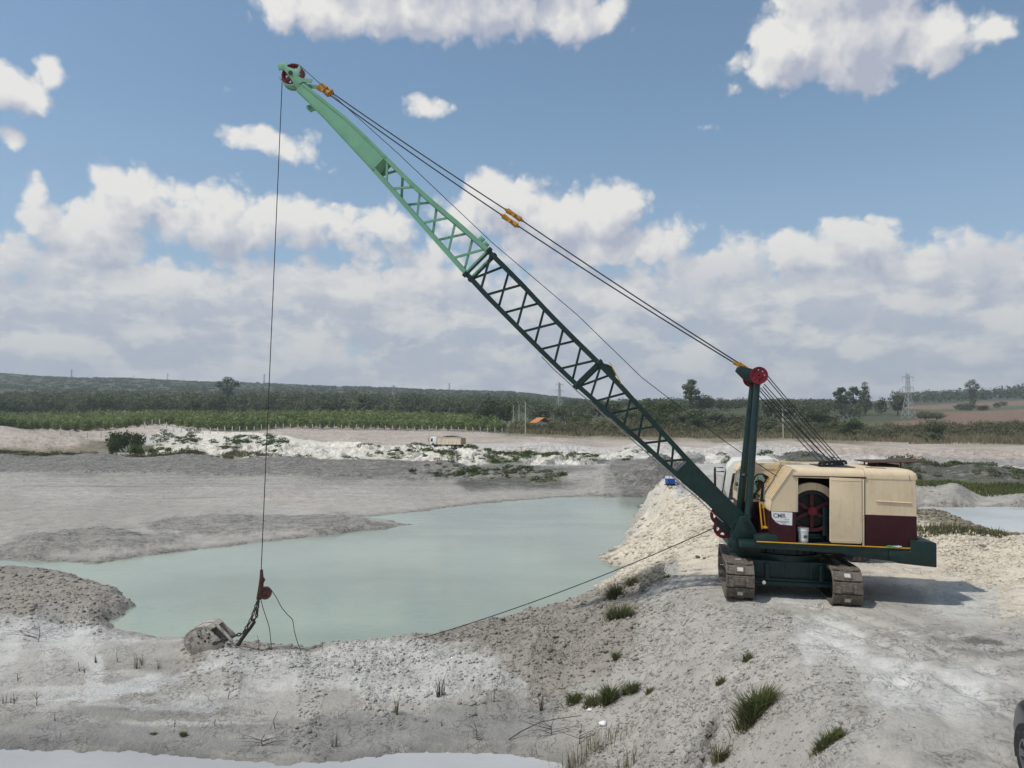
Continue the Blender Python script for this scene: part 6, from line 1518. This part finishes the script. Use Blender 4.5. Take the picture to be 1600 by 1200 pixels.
# shrubs along the white bank and round the pond
SH = [(196,664,168,50,"large dark green shrub on the left spoil bank",0),(216,668,166,34,"second dark green shrub on the left spoil bank's right side",0),(178,676,160,26,"dark shrub at the left end of the spoil bank thicket",0),(215,688,156,32,"low green shrub at the foot of the left spoil bank",1),
      (240,697,158,24,"low dark shrub right of the spoil bank thicket",1),(262,697,160,18,"small dark shrub on the pale sand right of the thicket",1),(304,684,172,18,"small dark bush on top of the pale sand mound",0),(356,695,160,40,"flat dark bush spread on the white mound",1),
      (428,700,160,26,"dark bush on the white bank beside the hoist rope",1),(618,710,152,16,"small dark bush on the white bank left of the far truck",0),(640,710,152,14,"small dark bush on the white bank below the far truck",0),(690,714,148,36,"long dark bush at the white bank's foot below the far truck",1),(668,706,156,16,"small dark bush just under the far truck",0),
      (840,709,158,20,"small dark bush on the white bank behind the boom's left",0),(790,716,146,60,"long low thicket on the white bank right of the far truck",1),(825,716,148,40,"low thicket continuing right along the white bank",1),(862,714,152,22,"rounded dark bush at the thicket's right end",0),
      (917,718,148,18,"dark bush on the pale bank left of the boom",0),(935,722,146,20,"dark bush on the pale bank close left of the boom",0),(975,716,150,18,"dark bush behind the boom lattice on the pale bank",0),(1132,714,152,22,"dark bush left of the gantry mast on the pale bank",0),(1240,712,140,46,"dark green thicket behind the crane's front roof",1),
      (1290,712,140,40,"dark green thicket behind the crane's rope bail",1),(1450,722,100,40,"dark green mound of scrub right of the crane's roof",1),(1495,728,96,28,"dark green scrub on the grey bank right of the crane",1),(1530,731,98,60,"long dark scrub mound on the grey bank at the right",1),(1575,738,96,44,"dark scrub tapering off at the photo's right edge",1),
      (1400,718,110,46,"dark scrub right behind the crane's rear roof",1)]
for (u, vt, Y, w_, lab, i) in SH:
    tree_px('shrub', i, u, vt, Y, w_, lab, "shrub", sink=.15)
# strips of scrub, reeds and dry grass along the edges
def blades(name, spots, h0, h1, wdt, lm, label, cat, seed, lean=.25, kind='stuff', parent=None, curve=True):
    rng = np.random.default_rng(seed); S = np.array(spots, float); n = len(S)
    h = rng.uniform(h0, h1, n) * (S[:, 3] if S.shape[1] > 3 else 1); a = rng.uniform(0, 2 * np.pi, n); la = rng.uniform(0, 2 * np.pi, n); ln = rng.uniform(0, lean, n) * h
    if S.shape[1] > 5: la = np.arctan2(S[:, 5], S[:, 4]) + rng.normal(0, .3, n); ln = lean * h * rng.uniform(.2, 1, n)
    w = np.stack([np.cos(a), np.sin(a), 0 * a], 1) * (wdt * rng.uniform(.6, 1.4, n))[:, None]
    L = np.stack([np.cos(la), np.sin(la), 0 * la], 1)
    b0 = S[:, :3]; b1 = b0 + L * (ln * .3)[:, None] + np.array([0, 0, 1]) * (h * .55)[:, None]; b2 = b0 + L * ln[:, None] + np.array([0, 0, 1]) * (h * .97)[:, None]
    V = np.stack([b0 - w, b0 + w, b1 - w * .8, b1 + w * .8, b2 - w * .15, b2 + w * .15], 1).reshape(-1, 3)
    i0 = np.arange(n)[:, None] * 6; Fq = np.concatenate([i0 + np.array([0, 1, 3, 2]), i0 + np.array([2, 3, 5, 4])])
    o = np_mesh(name, V, Fq, lm, parent); set_tone(o, np.repeat(np.clip(rng.normal(.5, .25, n), 0, 1), 6))
    if label: tag(o, label, cat, kind=kind)
    return o
sp = []
for _ in range(9000):
    u = random.uniform(795, 1700); Y = random.uniform(236, 262) - max(0, (u - 1000)) * .02; x = AT(u, 690, Y).x; sp.append((x, Y, zat(x, Y), .6 + .5 * math.sin(u * .05) ** 2))
for _ in range(5000):
    u = random.uniform(1420, 1700); Y = random.uniform(215, 300); x = AT(u, 690, Y).x; sp.append((x, Y, zat(x, Y), .8))
blades("dry_reeds", sp, .8, 2.2, .14, leaf_mat("reed_blades", (.12, .12, .065), (.36, .30, .19), .3), "tan and green reeds along the far edge of the pink terrace", "reeds", 7)
sp = []
for _ in range(520):
    u = random.uniform(800, 1700); Y = random.uniform(244, 300); x = AT(u, 690, Y).x; sp.append((x, Y, zat(x, Y) - .3, random.uniform(3, 7), random.uniform(1.8, 4.2)))
mass("terrace_scrub", sp, 130, .06, leaf_mat("pale_scrub", (.07, .08, .04), (.20, .19, .11)), "grey-green scrub behind the reeds along the terrace", "scrub", multiblob, 8)
sp = []
for _ in range(700):
    u = random.uniform(-40, 440); t = random.random(); Y = 139 + 14 * t; x = AT(u, 690, Y).x
    if fbm(np.array([x]), np.array([Y]), 9., 2)[0] > -.1: sp.append((x, Y, zat(x, Y) - .1, random.uniform(.8, 2.2), random.uniform(.35, .9)))
for _ in range(330):
    u = random.uniform(430, 900); Y = random.uniform(130, 142); x = AT(u, 690, Y).x
    if fbm(np.array([x]), np.array([Y]), 6., 2)[0] > .1: sp.append((x, Y, zat(x, Y) - .1, random.uniform(.7, 1.8), random.uniform(.3, .7)))
for _ in range(150):
    u = random.uniform(185, 325); Y = random.uniform(141, 154); x = AT(u, 690, Y).x; sp.append((x, Y, zat(x, Y) - .15, random.uniform(1.4, 3.0), random.uniform(.6, 1.5)))
mass("bank_scrub", sp, 60, .07, leaf_mat("olive_scrub", (.06, .06, .028), (.17, .155, .085)), "olive and brown low scrub along the foot of the spoil bank", "scrub", oneblob, 9)
sp = []
for (u, v, ru, rv, z, so_, a_) in PATCH:
    if so_ in 'VO' and v < 760 and u < 1300 and a_ > .5:
        c_ = G(u, v, z); n_ = int(4 + ru * rv * .13); l0 = math.log(c_.y); rl = .5 * (math.log(G(u, v - rv, z).y) - math.log(G(u, v + rv, z).y))
        for _ in range(n_):
            r_ = random.random() ** .5; t_ = random.uniform(0, 6.28); y = math.exp(l0 + rl * .9 * r_ * math.sin(t_)); x = (c_.x / c_.y + ru / F * r_ * math.cos(t_)) * y
            w_ = random.uniform(.8, 1.8) * y / 140; sp.append((x, y, zat(x, y) - .1, w_, w_ * random.uniform(.3, .5)))
mass("dark_scrub", sp, 110, .075, L_BUSH, "dark green scrub patches on the white and grey banks", "scrub", oneblob, 19)
sp = []
for _ in range(420):
    u = random.uniform(1385, 1680); Y = random.uniform(88, 102); x = AT(u, 690, Y).x
    if fbm(np.array([x]), np.array([Y]), 5., 2)[0] > -.12: w_ = random.uniform(.5, 1.4); sp.append((x, Y, zat(x, Y) - .1, w_, w_ * random.uniform(.35, .6)))
mass("ridge_scrub", sp, 90, .085, L_DARK, "dark scrub over the grey ridge at the right behind the pond", "scrub", oneblob, 20)
sp = []
for _ in range(6000):
    u = random.uniform(1400, 1660); Y = random.uniform(70, 84); x = AT(u, 700, Y).x; sp.append((x, Y, zat(x, Y), random.uniform(.3, .9)))
blades("marsh_grass", sp, .25, .6, .06, L_GRASS, "short bright green grass between the grey banks at the right", "grass", 10)
sp = []
for _ in range(2200):
    t = random.random(); u = 1438 + 130 * t + random.gauss(0, 8); v = 812 + 36 * t + random.gauss(0, 4); p = G(u, v, -.6); p = AT(u, v, random.uniform(29, 33)); sp.append((p.x, p.y, zat(p.x, p.y), random.uniform(.3, 1)))
blades("berm_grass", sp, .14, .42, .016, L_MIX, "brown-green grass growing behind the lumpy white berm", "grass", 11)

# ------------------------------------------------------------------ foreground tufts and stems
def tuft(u, v, w_, h_, label, n=120, lm=None, lean=1.0, bw=.009, cat="grass tuft", name="grass_tuft", group=None):
    c = ON(u, v); R_ = empty(name, c, label, cat, group); sc = c.y / F; rr = w_ * sc / 2 * .8; sp = []
    sc_ = [(random.uniform(-.8, .8) * rr, random.uniform(-.4, .4) * rr, random.uniform(.55, 1.1)) for _ in range(max(2, n // 60))] + [(0, 0, 1.1)]
    for _ in range(n):
        c0 = random.choice(sc_); x, y = c0[0] + random.gauss(0, .22) * rr, c0[1] + random.gauss(0, .18) * rr; r = min(rr, math.hypot(x, y)) * (1.6 - c0[2])
        sp.append((x, y, zat(c.x + x, c.y + y) - c.z - .01, 1 - .5 * (r / max(rr, .01)), x + random.gauss(0, .35 * rr), y + random.gauss(0, .35 * rr)))
    blades("blades", sp, h_ * sc * .35, h_ * sc * 1.1, bw, lm or L_GRASS, None, None, random.randint(0, 9999), lean, parent=R_)
    if n > 50:
        sp2 = [(x * 1.25, y * 1.25, zat(c.x + x * 1.25, c.y + y * 1.25) - c.z - .01, s_ * .8, lx, ly) for x, y, z, s_, lx, ly in sp[::2]]; blades("dry_blades", sp2, h_ * sc * .5, h_ * sc * 1.0, bw * .8, L_DRY, None, None, random.randint(0, 9999), lean * 1.3, parent=R_)
    return R_
TF = [(1180,1120,60,62,"largest bushy green grass tuft on the gravel slope below the crane",800),(1295,1160,56,26,"low wide green grass tuft low on the dyke, right of the largest tuft",420),(1165,1036,18,20,"small green tuft high on the slope under the left crawler track",110),(1127,1070,20,16,"small dark tuft left of the largest tuft",110),
      (895,1100,34,24,"green tuft at the left end of the scrub at the slope's foot",300),(925,1105,34,26,"green tuft second from the left in the scrub at the slope's foot",320),(955,1098,38,36,"tallest green tuft of the scrub at the slope's foot",420),(985,1085,30,26,"green tuft at the right end of the scrub at the slope's foot",240),(1012,1085,26,16,"thin grey-green tuft right of the scrub at the slope's foot",110),
      (965,935,40,34,"green bush of grass on the dyke edge below the cream slope",420),(985,915,26,26,"grass tuft on the dyke edge just above the brown mound",200),(965,968,48,40,"brown-green grass clump on the crest of the brown mound",380),(962,1034,22,18,"small green tuft between brown mound and gravel slope",130),
      (1130,1185,40,30,"sparse grass at the bottom of the gravel slope beside the dark gully",120),(1040,905,14,12,"tiny tuft beside the track-side rubble",60),(285,1152,16,12,"small green tuft on the grey mud strip at the lower left",90),(238,1148,18,6,"tiny flat tuft left of the small green tuft at the lower left",60)]
for (u, v, w_, h_, lab, n) in TF: tuft(u, v, w_ * .85, h_ * .78, lab, n)
for (u, v, w_, h_, lab, n) in [(688,1088,16,46,"tall dark dry stem clump on the white rubble at the centre",34),(620,1118,14,40,"pale dry stem clump left of the tall dark one",26),(523,1168,12,34,"leaning dry stems on the grey mud strip",14),(772,1098,10,44,"thin upright dry stems right of the tall dark clump",8),
      (845,1110,14,36,"thin dry stems left of the green scrub",14),(212,1046,16,32,"pale dry stem cluster on the left sand flat",16),(224,1040,10,24,"dry stems beside the pale stem cluster",9),(248,1046,12,22,"dry stems right of the pale stem cluster",10),(150,1036,12,16,"short dry stems on the left sand flat",9),(8,1100,24,20,"dry stems at the photo's left edge",14)]:
    tuft(u, v, w_, h_, lab, n, L_DRY if 'pale' in lab else leaf_mat("stem", (.05, .045, .035), (.13, .12, .09)), .25, .007, "dry plant", "dry_plant")
for (u0, n_, w_, lab) in ((905,420,150,"sparse tall dry reeds along the photo's bottom edge left of the slope"),(985,110,70,"taller dry reeds at the photo's bottom edge at the foot of the slope"),(1120,120,60,"short dry reeds on the slope at the photo's bottom edge")):
    tuft(u0, 1196, w_, 44, lab, n_ // 3, L_DRY, .3, .006, "reeds", "dry_reed_clump")
def twig(u, v, h_, lab, br=3, spread=.5):
    c = ON(u, v); sc = c.y / F; R_ = empty("dry_twig", c, lab, "dry twig"); H = h_ * sc; b = MB(); rr = random.Random(int(u * 7 + v))
    b.tube([(0, 0, -.03), (rr.uniform(-.1, .1) * H, 0, H * .5), (rr.uniform(-.2, .2) * H, 0, H)], .011, 5, .005)
    for k in range(br):
        a = rr.choice((-1, 1)) * rr.uniform(.5, 1.3) * spread; z0 = H * rr.uniform(.05, .5)
        b.tube([(0, 0, z0), (a * H * .6, rr.uniform(-.2, .2) * H, z0 + H * .25), (a * H * 1.2, rr.uniform(-.3, .3) * H, z0 + H * rr.uniform(.2, .6))], .008, 5, .003)
    b.build("twig_branches", M_TWIG, R_)
for (u, v, h_, lab, br, sd) in [(60,1003,26,"spiky dead branch lying on the left sand flat",7,1.6),(183,1036,16,"upright twig on the left sand flat left of the stem cluster",1,.2),(124,1050,14,"upright twig left of the bent twig",1,.4),(132,1052,10,"small dark stump-like twig",3,.4),(22,1100,16,"dark bent twig near the photo's left edge, left of its twin",2,.3),(57,1102,20,"dark bent twig near the photo's left edge, right of its twin",2,.3),
      (86,1128,10,"short twig on the grey mud strip",1,.2),(28,1066,12,"small leaning twig above the bent twins",2,.5),(430,1140,28,"thin upright twig on the mud strip left of the rubble",0,.2),(356,1094,14,"small twig in the middle of the left flat",1,.3),(410,1166,18,"spiky dead branch on the mud strip's lower edge",7,1.5),(273,1138,12,"short twig left of the mud strip's centre",1,.2),(336,1135,10,"short twig right of the mud strip's centre",1,.3),
      (862,1150,26,"dark bent dead branch at the lower centre",6,1.3),(905,1164,30,"forked dead branch at the lower centre, right of the bent one",4,.8),(745,1158,26,"dead branch standing at the white slurry's edge",3,.5),(690,1136,10,"small twig on the grey strip under the stem clump",2,.4),(554,1040,14,"short black twig in the white rubble",1,.2),(404,1016,22,"thin stick standing by the bucket's chain",0,.1),(503,1018,14,"short stick on the white shore right of the dump ropes",0,.1)]:
    twig(u, v, h_, lab, br, sd)
# long curved dry stem lying at the lower centre
b = MB(); st = [(795,1158,.02),(815,1148,.12),(845,1136,.22),(875,1131,.26),(905,1129,.24)]; pv_ = []
for u, v, hh in st:
    q = ON(u, v + hh * 60 * .6); pv_.append(Vector((q.x, q.y, q.z + hh)))
b.tube(pv_, .016, 6, .008); o = b.build("bent_branch", M_TWIG); tag(o, "long dark curved branch arching over the grey mud at the lower centre", "branch")

# ------------------------------------------------------------------ clods and stones
def clods(name, n, us, vs_, smin, smax, label, seed, thr=.05):
    rng = np.random.default_rng(seed); rr = random.Random(seed)
    bm = bmesh.new(); bmesh.ops.create_icosphere(bm, subdivisions=1, radius=1.0); IV = np.array([v.co[:] for v in bm.verts]); IF = np.array([[v.index for v in f.verts] for f in bm.faces]); bm.free()
    X, Y = [], []
    for _ in range(n * 3):
        p = G(rr.uniform(*us), rr.uniform(*vs_), rr.uniform(-2.4, 0)); X.append(p.x); Y.append(p.y)
    X, Y = np.array(X), np.array(Y)
    z, rgb, rough, sd = terrain(X, Y); keep = (sd > .05) & (rough > thr) & (rng.random(len(X)) < rough * 9) & ((np.abs(X - 7.6) > 2.2) | (np.abs(Y - 21.3) > 2.4))
    X, Y, z, rgb = X[keep][:n], Y[keep][:n], z[keep][:n], rgb[keep][:n]; m = len(X)
    s = rng.uniform(smin, smax, m) * (rng.random(m) ** 2 * 1.2 + .5) * np.clip(Y / 18, .7, 2.2)
    D_ = IV[None] * (1 + rng.normal(0, .22, (m, len(IV), 1))) * s[:, None, None] * np.stack([rng.uniform(.7, 1.4, m), rng.uniform(.7, 1.3, m), rng.uniform(.45, .9, m)], 1)[:, None, :]
    V = D_ + np.stack([X, Y, z + s * .15], 1)[:, None, :]
    Fq = (IF[None] + (np.arange(m) * len(IV))[:, None, None]).reshape(-1, 3)
    o = np_mesh(name, V.reshape(-1, 3), Fq, m_ground); pt_attr(o, 'soil', np.repeat(rgb * rng.uniform(.9, 1.15, (m, 1)), len(IV), 0)); return tag(o, label, "clods", kind='stuff')
clods("clay_clods", 19000, (-20, 1620), (880, 1215), .012, .042, "clay clods and gravel strewn over the near banks and slope", 21, .045)
clods("berm_lumps", 4200, (930, 1620), (765, 905), .02, .062, "lumps of pale clay on the cream slope and the berm", 22, .055)
for (u, v, r, lab, m_) in ((942,1135,.085,"rounded white stone at the foot of the gravel slope",M_WHT),(922,1112,.06,"small pale stone left above the rounded white stone",M_WHT),(1090,872,.09,"dark stone on the cream ground left of the left crawler track",M_BARK),(1100,874,.06,"small dark stone touching the larger dark stone",M_BARK)):
    c = ON(u, v); bm = bmesh.new(); bmesh.ops.create_icosphere(bm, subdivisions=3, radius=r)
    for vtx in bm.verts: vtx.co *= 1 + .12 * math.sin(vtx.co.x * 40 + u) + .1 * math.sin(vtx.co.y * 33); vtx.co.z *= .7
    me = bpy.data.meshes.new("stone"); bm.to_mesh(me); bm.free(); me.materials.append(m_); me.polygons.foreach_set('use_smooth', [True] * len(me.polygons)); o = bpy.data.objects.new("stone", me); COL.objects.link(o); o.location = c + Vector((0, 0, r * .3)); tag(o, lab, "stone")

# ------------------------------------------------------------------ fence, poles, pylons, house
FE = empty("wire_fence", (AT(500, 672, 238).x, 238, zat(AT(500, 672, 238).x, 238)), "long wooden-post wire fence in front of the orchard", "fence")
fo = FE.matrix_world.translation; tops = []
b0 = MB(); b0.box(-.10, .10, -.10, .10, -.3, 1.85, .02); base_post = b0.build("post", M_WOOD, FE)
us_ = [95, 110] + [137, 158, 172, 186] + list(np.arange(226, 792, 11.4)); first = True
for i, u in enumerate(us_):
    Y = 217 + min(22, max(0, (u - 100) * .055)); x = AT(u, 672, Y).x; z = zat(x, Y)
    o = base_post if first else base_post.copy()
    if not first: COL.objects.link(o)
    first = False; o.parent = FE; o.location = Vector((x, Y, z)) - fo; o.scale = (1, 1, random.uniform(.9, 1.1)); o.rotation_euler = (random.uniform(-.03, .03), random.uniform(-.04, .04), 0); tops.append(Vector((x, Y, z)) - fo)
for h_ in (.5, .95, 1.4):
    b = MB(); b.tube([t_ + Vector((0, 0, h_)) for t_ in tops], .012, 4); b.build("wire", M_GALV, FE)
def pole(u, vt, Y, lab, arm=True):
    p = AT(u, vt, Y); gz = zat(p.x, Y); H = p.z - gz; R_ = empty("utility_pole", (p.x, Y, gz), lab, "utility pole")
    b = MB(); b.tube([(0, 0, -.3), (0, 0, H)], .17, 10, .11); b.build("pole_shaft", M_CONC, R_)
    if arm:
        b = MB(); b.box(-1.1, 1.1, -.06, .06, H - .7, H - .58)
        for x in (-1, -.35, .4, 1): b.tube([(x, 0, H - .6), (x, 0, H - .4)], .05, 6)
        b.build("cross_arm", M_WOOD, R_)
pole(802, 633, 300, "leftmost and shortest of the three pale utility poles", False); pole(811, 632, 275, "middle of the three pale utility poles", False); pole(821, 628, 234, "right and tallest of the three pale utility poles", False); pole(1223, 637, 232, "single pale utility pole behind the suspension ropes")
def pylon(u, vt, Y, lab, half=True, m=None, w=.12):
    p = AT(u, vt, Y); gz = zat(p.x, Y); H = p.z - gz; k = H / 34.0; R_ = empty("transmission_pylon", T(p.x, Y, gz) @ RZ(random.uniform(.25, .5)), lab, "pylon"); m = m or M_GALV
    def W(z): return float(np.interp(z, [0, .55, 1.0], [3.6, 1.1, .75])) * k
    lv = [0, .14, .27, .39, .49, .58, .66, .74, .82, .90, .97]
    b = MB()
    for sx in (1, -1):
        for sy in (1, -1): b.tube([(sx * W(z), sy * W(z), z * H) for z in lv], w * k * 1.2, 4)
    b.build("tower_legs", m, R_)
    b = MB()
    for i in range(len(lv) - 1):
        a, c_ = lv[i], lv[i + 1]; wa, wc = W(a), W(c_)
        for s in (1, -1):
            b.tube([(-wa, s * wa, a * H), (wc, s * wc, c_ * H)], w * k * .6, 3); b.tube([(wa, s * wa, a * H), (-wc, s * wc, c_ * H)], w * k * .6, 3)
            b.tube([(s * wa, -wa, a * H), (s * wc, wc, c_ * H)], w * k * .6, 3); b.tube([(s * wa, wa, a * H), (s * wc, -wc, c_ * H)], w * k * .6, 3)
            b.tube([(-wa, s * wa, a * H), (wa, s * wa, a * H)], w * k * .6, 3)
    b.build("tower_bracing", m, R_)
    for zz in (.68, .90):
        b = MB(); L_ = 5.2 * k
        for s in (1, -1):
            b.tube([(s * .7 * k, 0, zz * H), (s * L_, 0, zz * H + .3 * k), (s * L_, 0, zz * H - 3.0 * k)], w * k * 1.1, 4); b.tube([(s * .7 * k, 0, zz * H - 1.2 * k), (s * L_, 0, zz * H + .3 * k)], w * k * .7, 3)
        b.tube([(-.7 * k, 0, zz * H), (.7 * k, 0, zz * H)], w * k, 3); b.build("cross_arm", m, R_)
    b = MB()
    for s in (1, -1): b.tube([(s * .7 * k, 0, .97 * H), (s * 1.6 * k, 0, H)], w * k, 3)
    b.build("earth_wire_peak", m, R_)
pylon(1418, 582, 440, "largest steel transmission pylon, standing on the red field behind the crane", w=.16)
pylon(874, 596, 560, "steel transmission pylon just left of the boom", w=.20)
pylon(615, 601, 640, "pale steel transmission pylon above the orchard at the centre", w=.20)
for u, vt, Y, lab in ((112, 577, 1950, "tiny pylon on the left skyline, leftmost"), (262, 583, 1950, "tiny pylon on the skyline left of the tall dark tree"), (209, 586, 1960, "very faint tiny pylon between two others on the left skyline"), (702, 598, 1950, "tiny pylon on the skyline above the orchard's right half"), (413, 584, 1900, "tiny thin pylon on the skyline beside the hoist rope")):
    pylon(u, vt, Y, lab, w=.34)
hp = AT(845, 668, 262); hz_ = zat(hp.x, 262)
HO = empty("farm_house", T(hp.x, 262, hz_) @ RZ(.5) @ Matrix.Scale(.82, 4, (1, 0, 0)) @ Matrix.Scale(.82, 4, (0, 1, 0)), "small farm house with an orange tiled roof half hidden by bushes", "house")
M_PLA = paint("house_plaster", (.55, .50, .42), .9, .1, 2); M_TIL = paint("orange_roof_tiles", (.50, .20, .07), .85, .2, 3.0, bump=.3)
hk_ = AT(845, 653, 262).z - hz_
b = MB(); b.box(-3.2, 3.2, -2.6, 2.6, -.3, hk_ - 1.6); b.build("wall", M_PLA, HO)
b = MB(); b.prism([(-3.8, hk_ - 1.75), (0, hk_), (3.8, hk_ - 1.75), (3.8, hk_ - 1.6), (0, hk_ + .15), (-3.8, hk_ - 1.6)], -3.1, 3.1, 'y'); b.build("roof", M_TIL, HO)
b = MB(); b.box(-.45, .45, -2.65, -2.6, 0, 2.0); b.build("door", M_BARK, HO)
for x in (-2, 2): b = MB(); b.box(x - .5, x + .5, -2.64, -2.6, 1.0, 1.9); b.build("window", M_DGL, HO)

for (u, w_, lab) in ((832,26,"olive bush in front of the orange-roofed house's left side"),(856,24,"olive bush in front of the orange-roofed house's right side")):
    tree_px('shrub', 1, u, 660, 256, w_, lab, "bush", sink=.15)

for pr_ in [q for l_ in P.values() for q in l_]:
    if pr_.name not in used:
        for ch_ in list(pr_.children): bpy.data.objects.remove(ch_)
        bpy.data.objects.remove(pr_)

# ------------------------------------------------------------------ the air
hm, g = new_mat("haze_air")
pvn = g.n('ShaderNodeVolumePrincipled', {'Color': (.80, .86, .95, 1), 'Density': .00022, 'Anisotropy': .2})
g.n('ShaderNodeOutputMaterial', {'Volume': pvn.outputs[0]})
zl_ = float(tz.min()) - 1.0; zh_ = float(tz.max()) + 40
x_ = float(np.abs(tx).max()) + 20
hv_ = [(-x_, -70, zl_), (x_, -70, zl_), (x_, 2680, zl_), (-x_, 2680, zl_), (-x_, -70, zh_), (x_, -70, zh_), (x_, 2680, zh_), (-x_, 2680, zh_)]
hz_o = mesh_obj("haze", hv_, [(0, 3, 2, 1), (4, 5, 6, 7), (0, 1, 5, 4), (1, 2, 6, 5), (2, 3, 7, 6), (3, 0, 4, 7)], hm); tag(hz_o, "thin pale haze in the air over the quarry", "haze", kind='stuff')
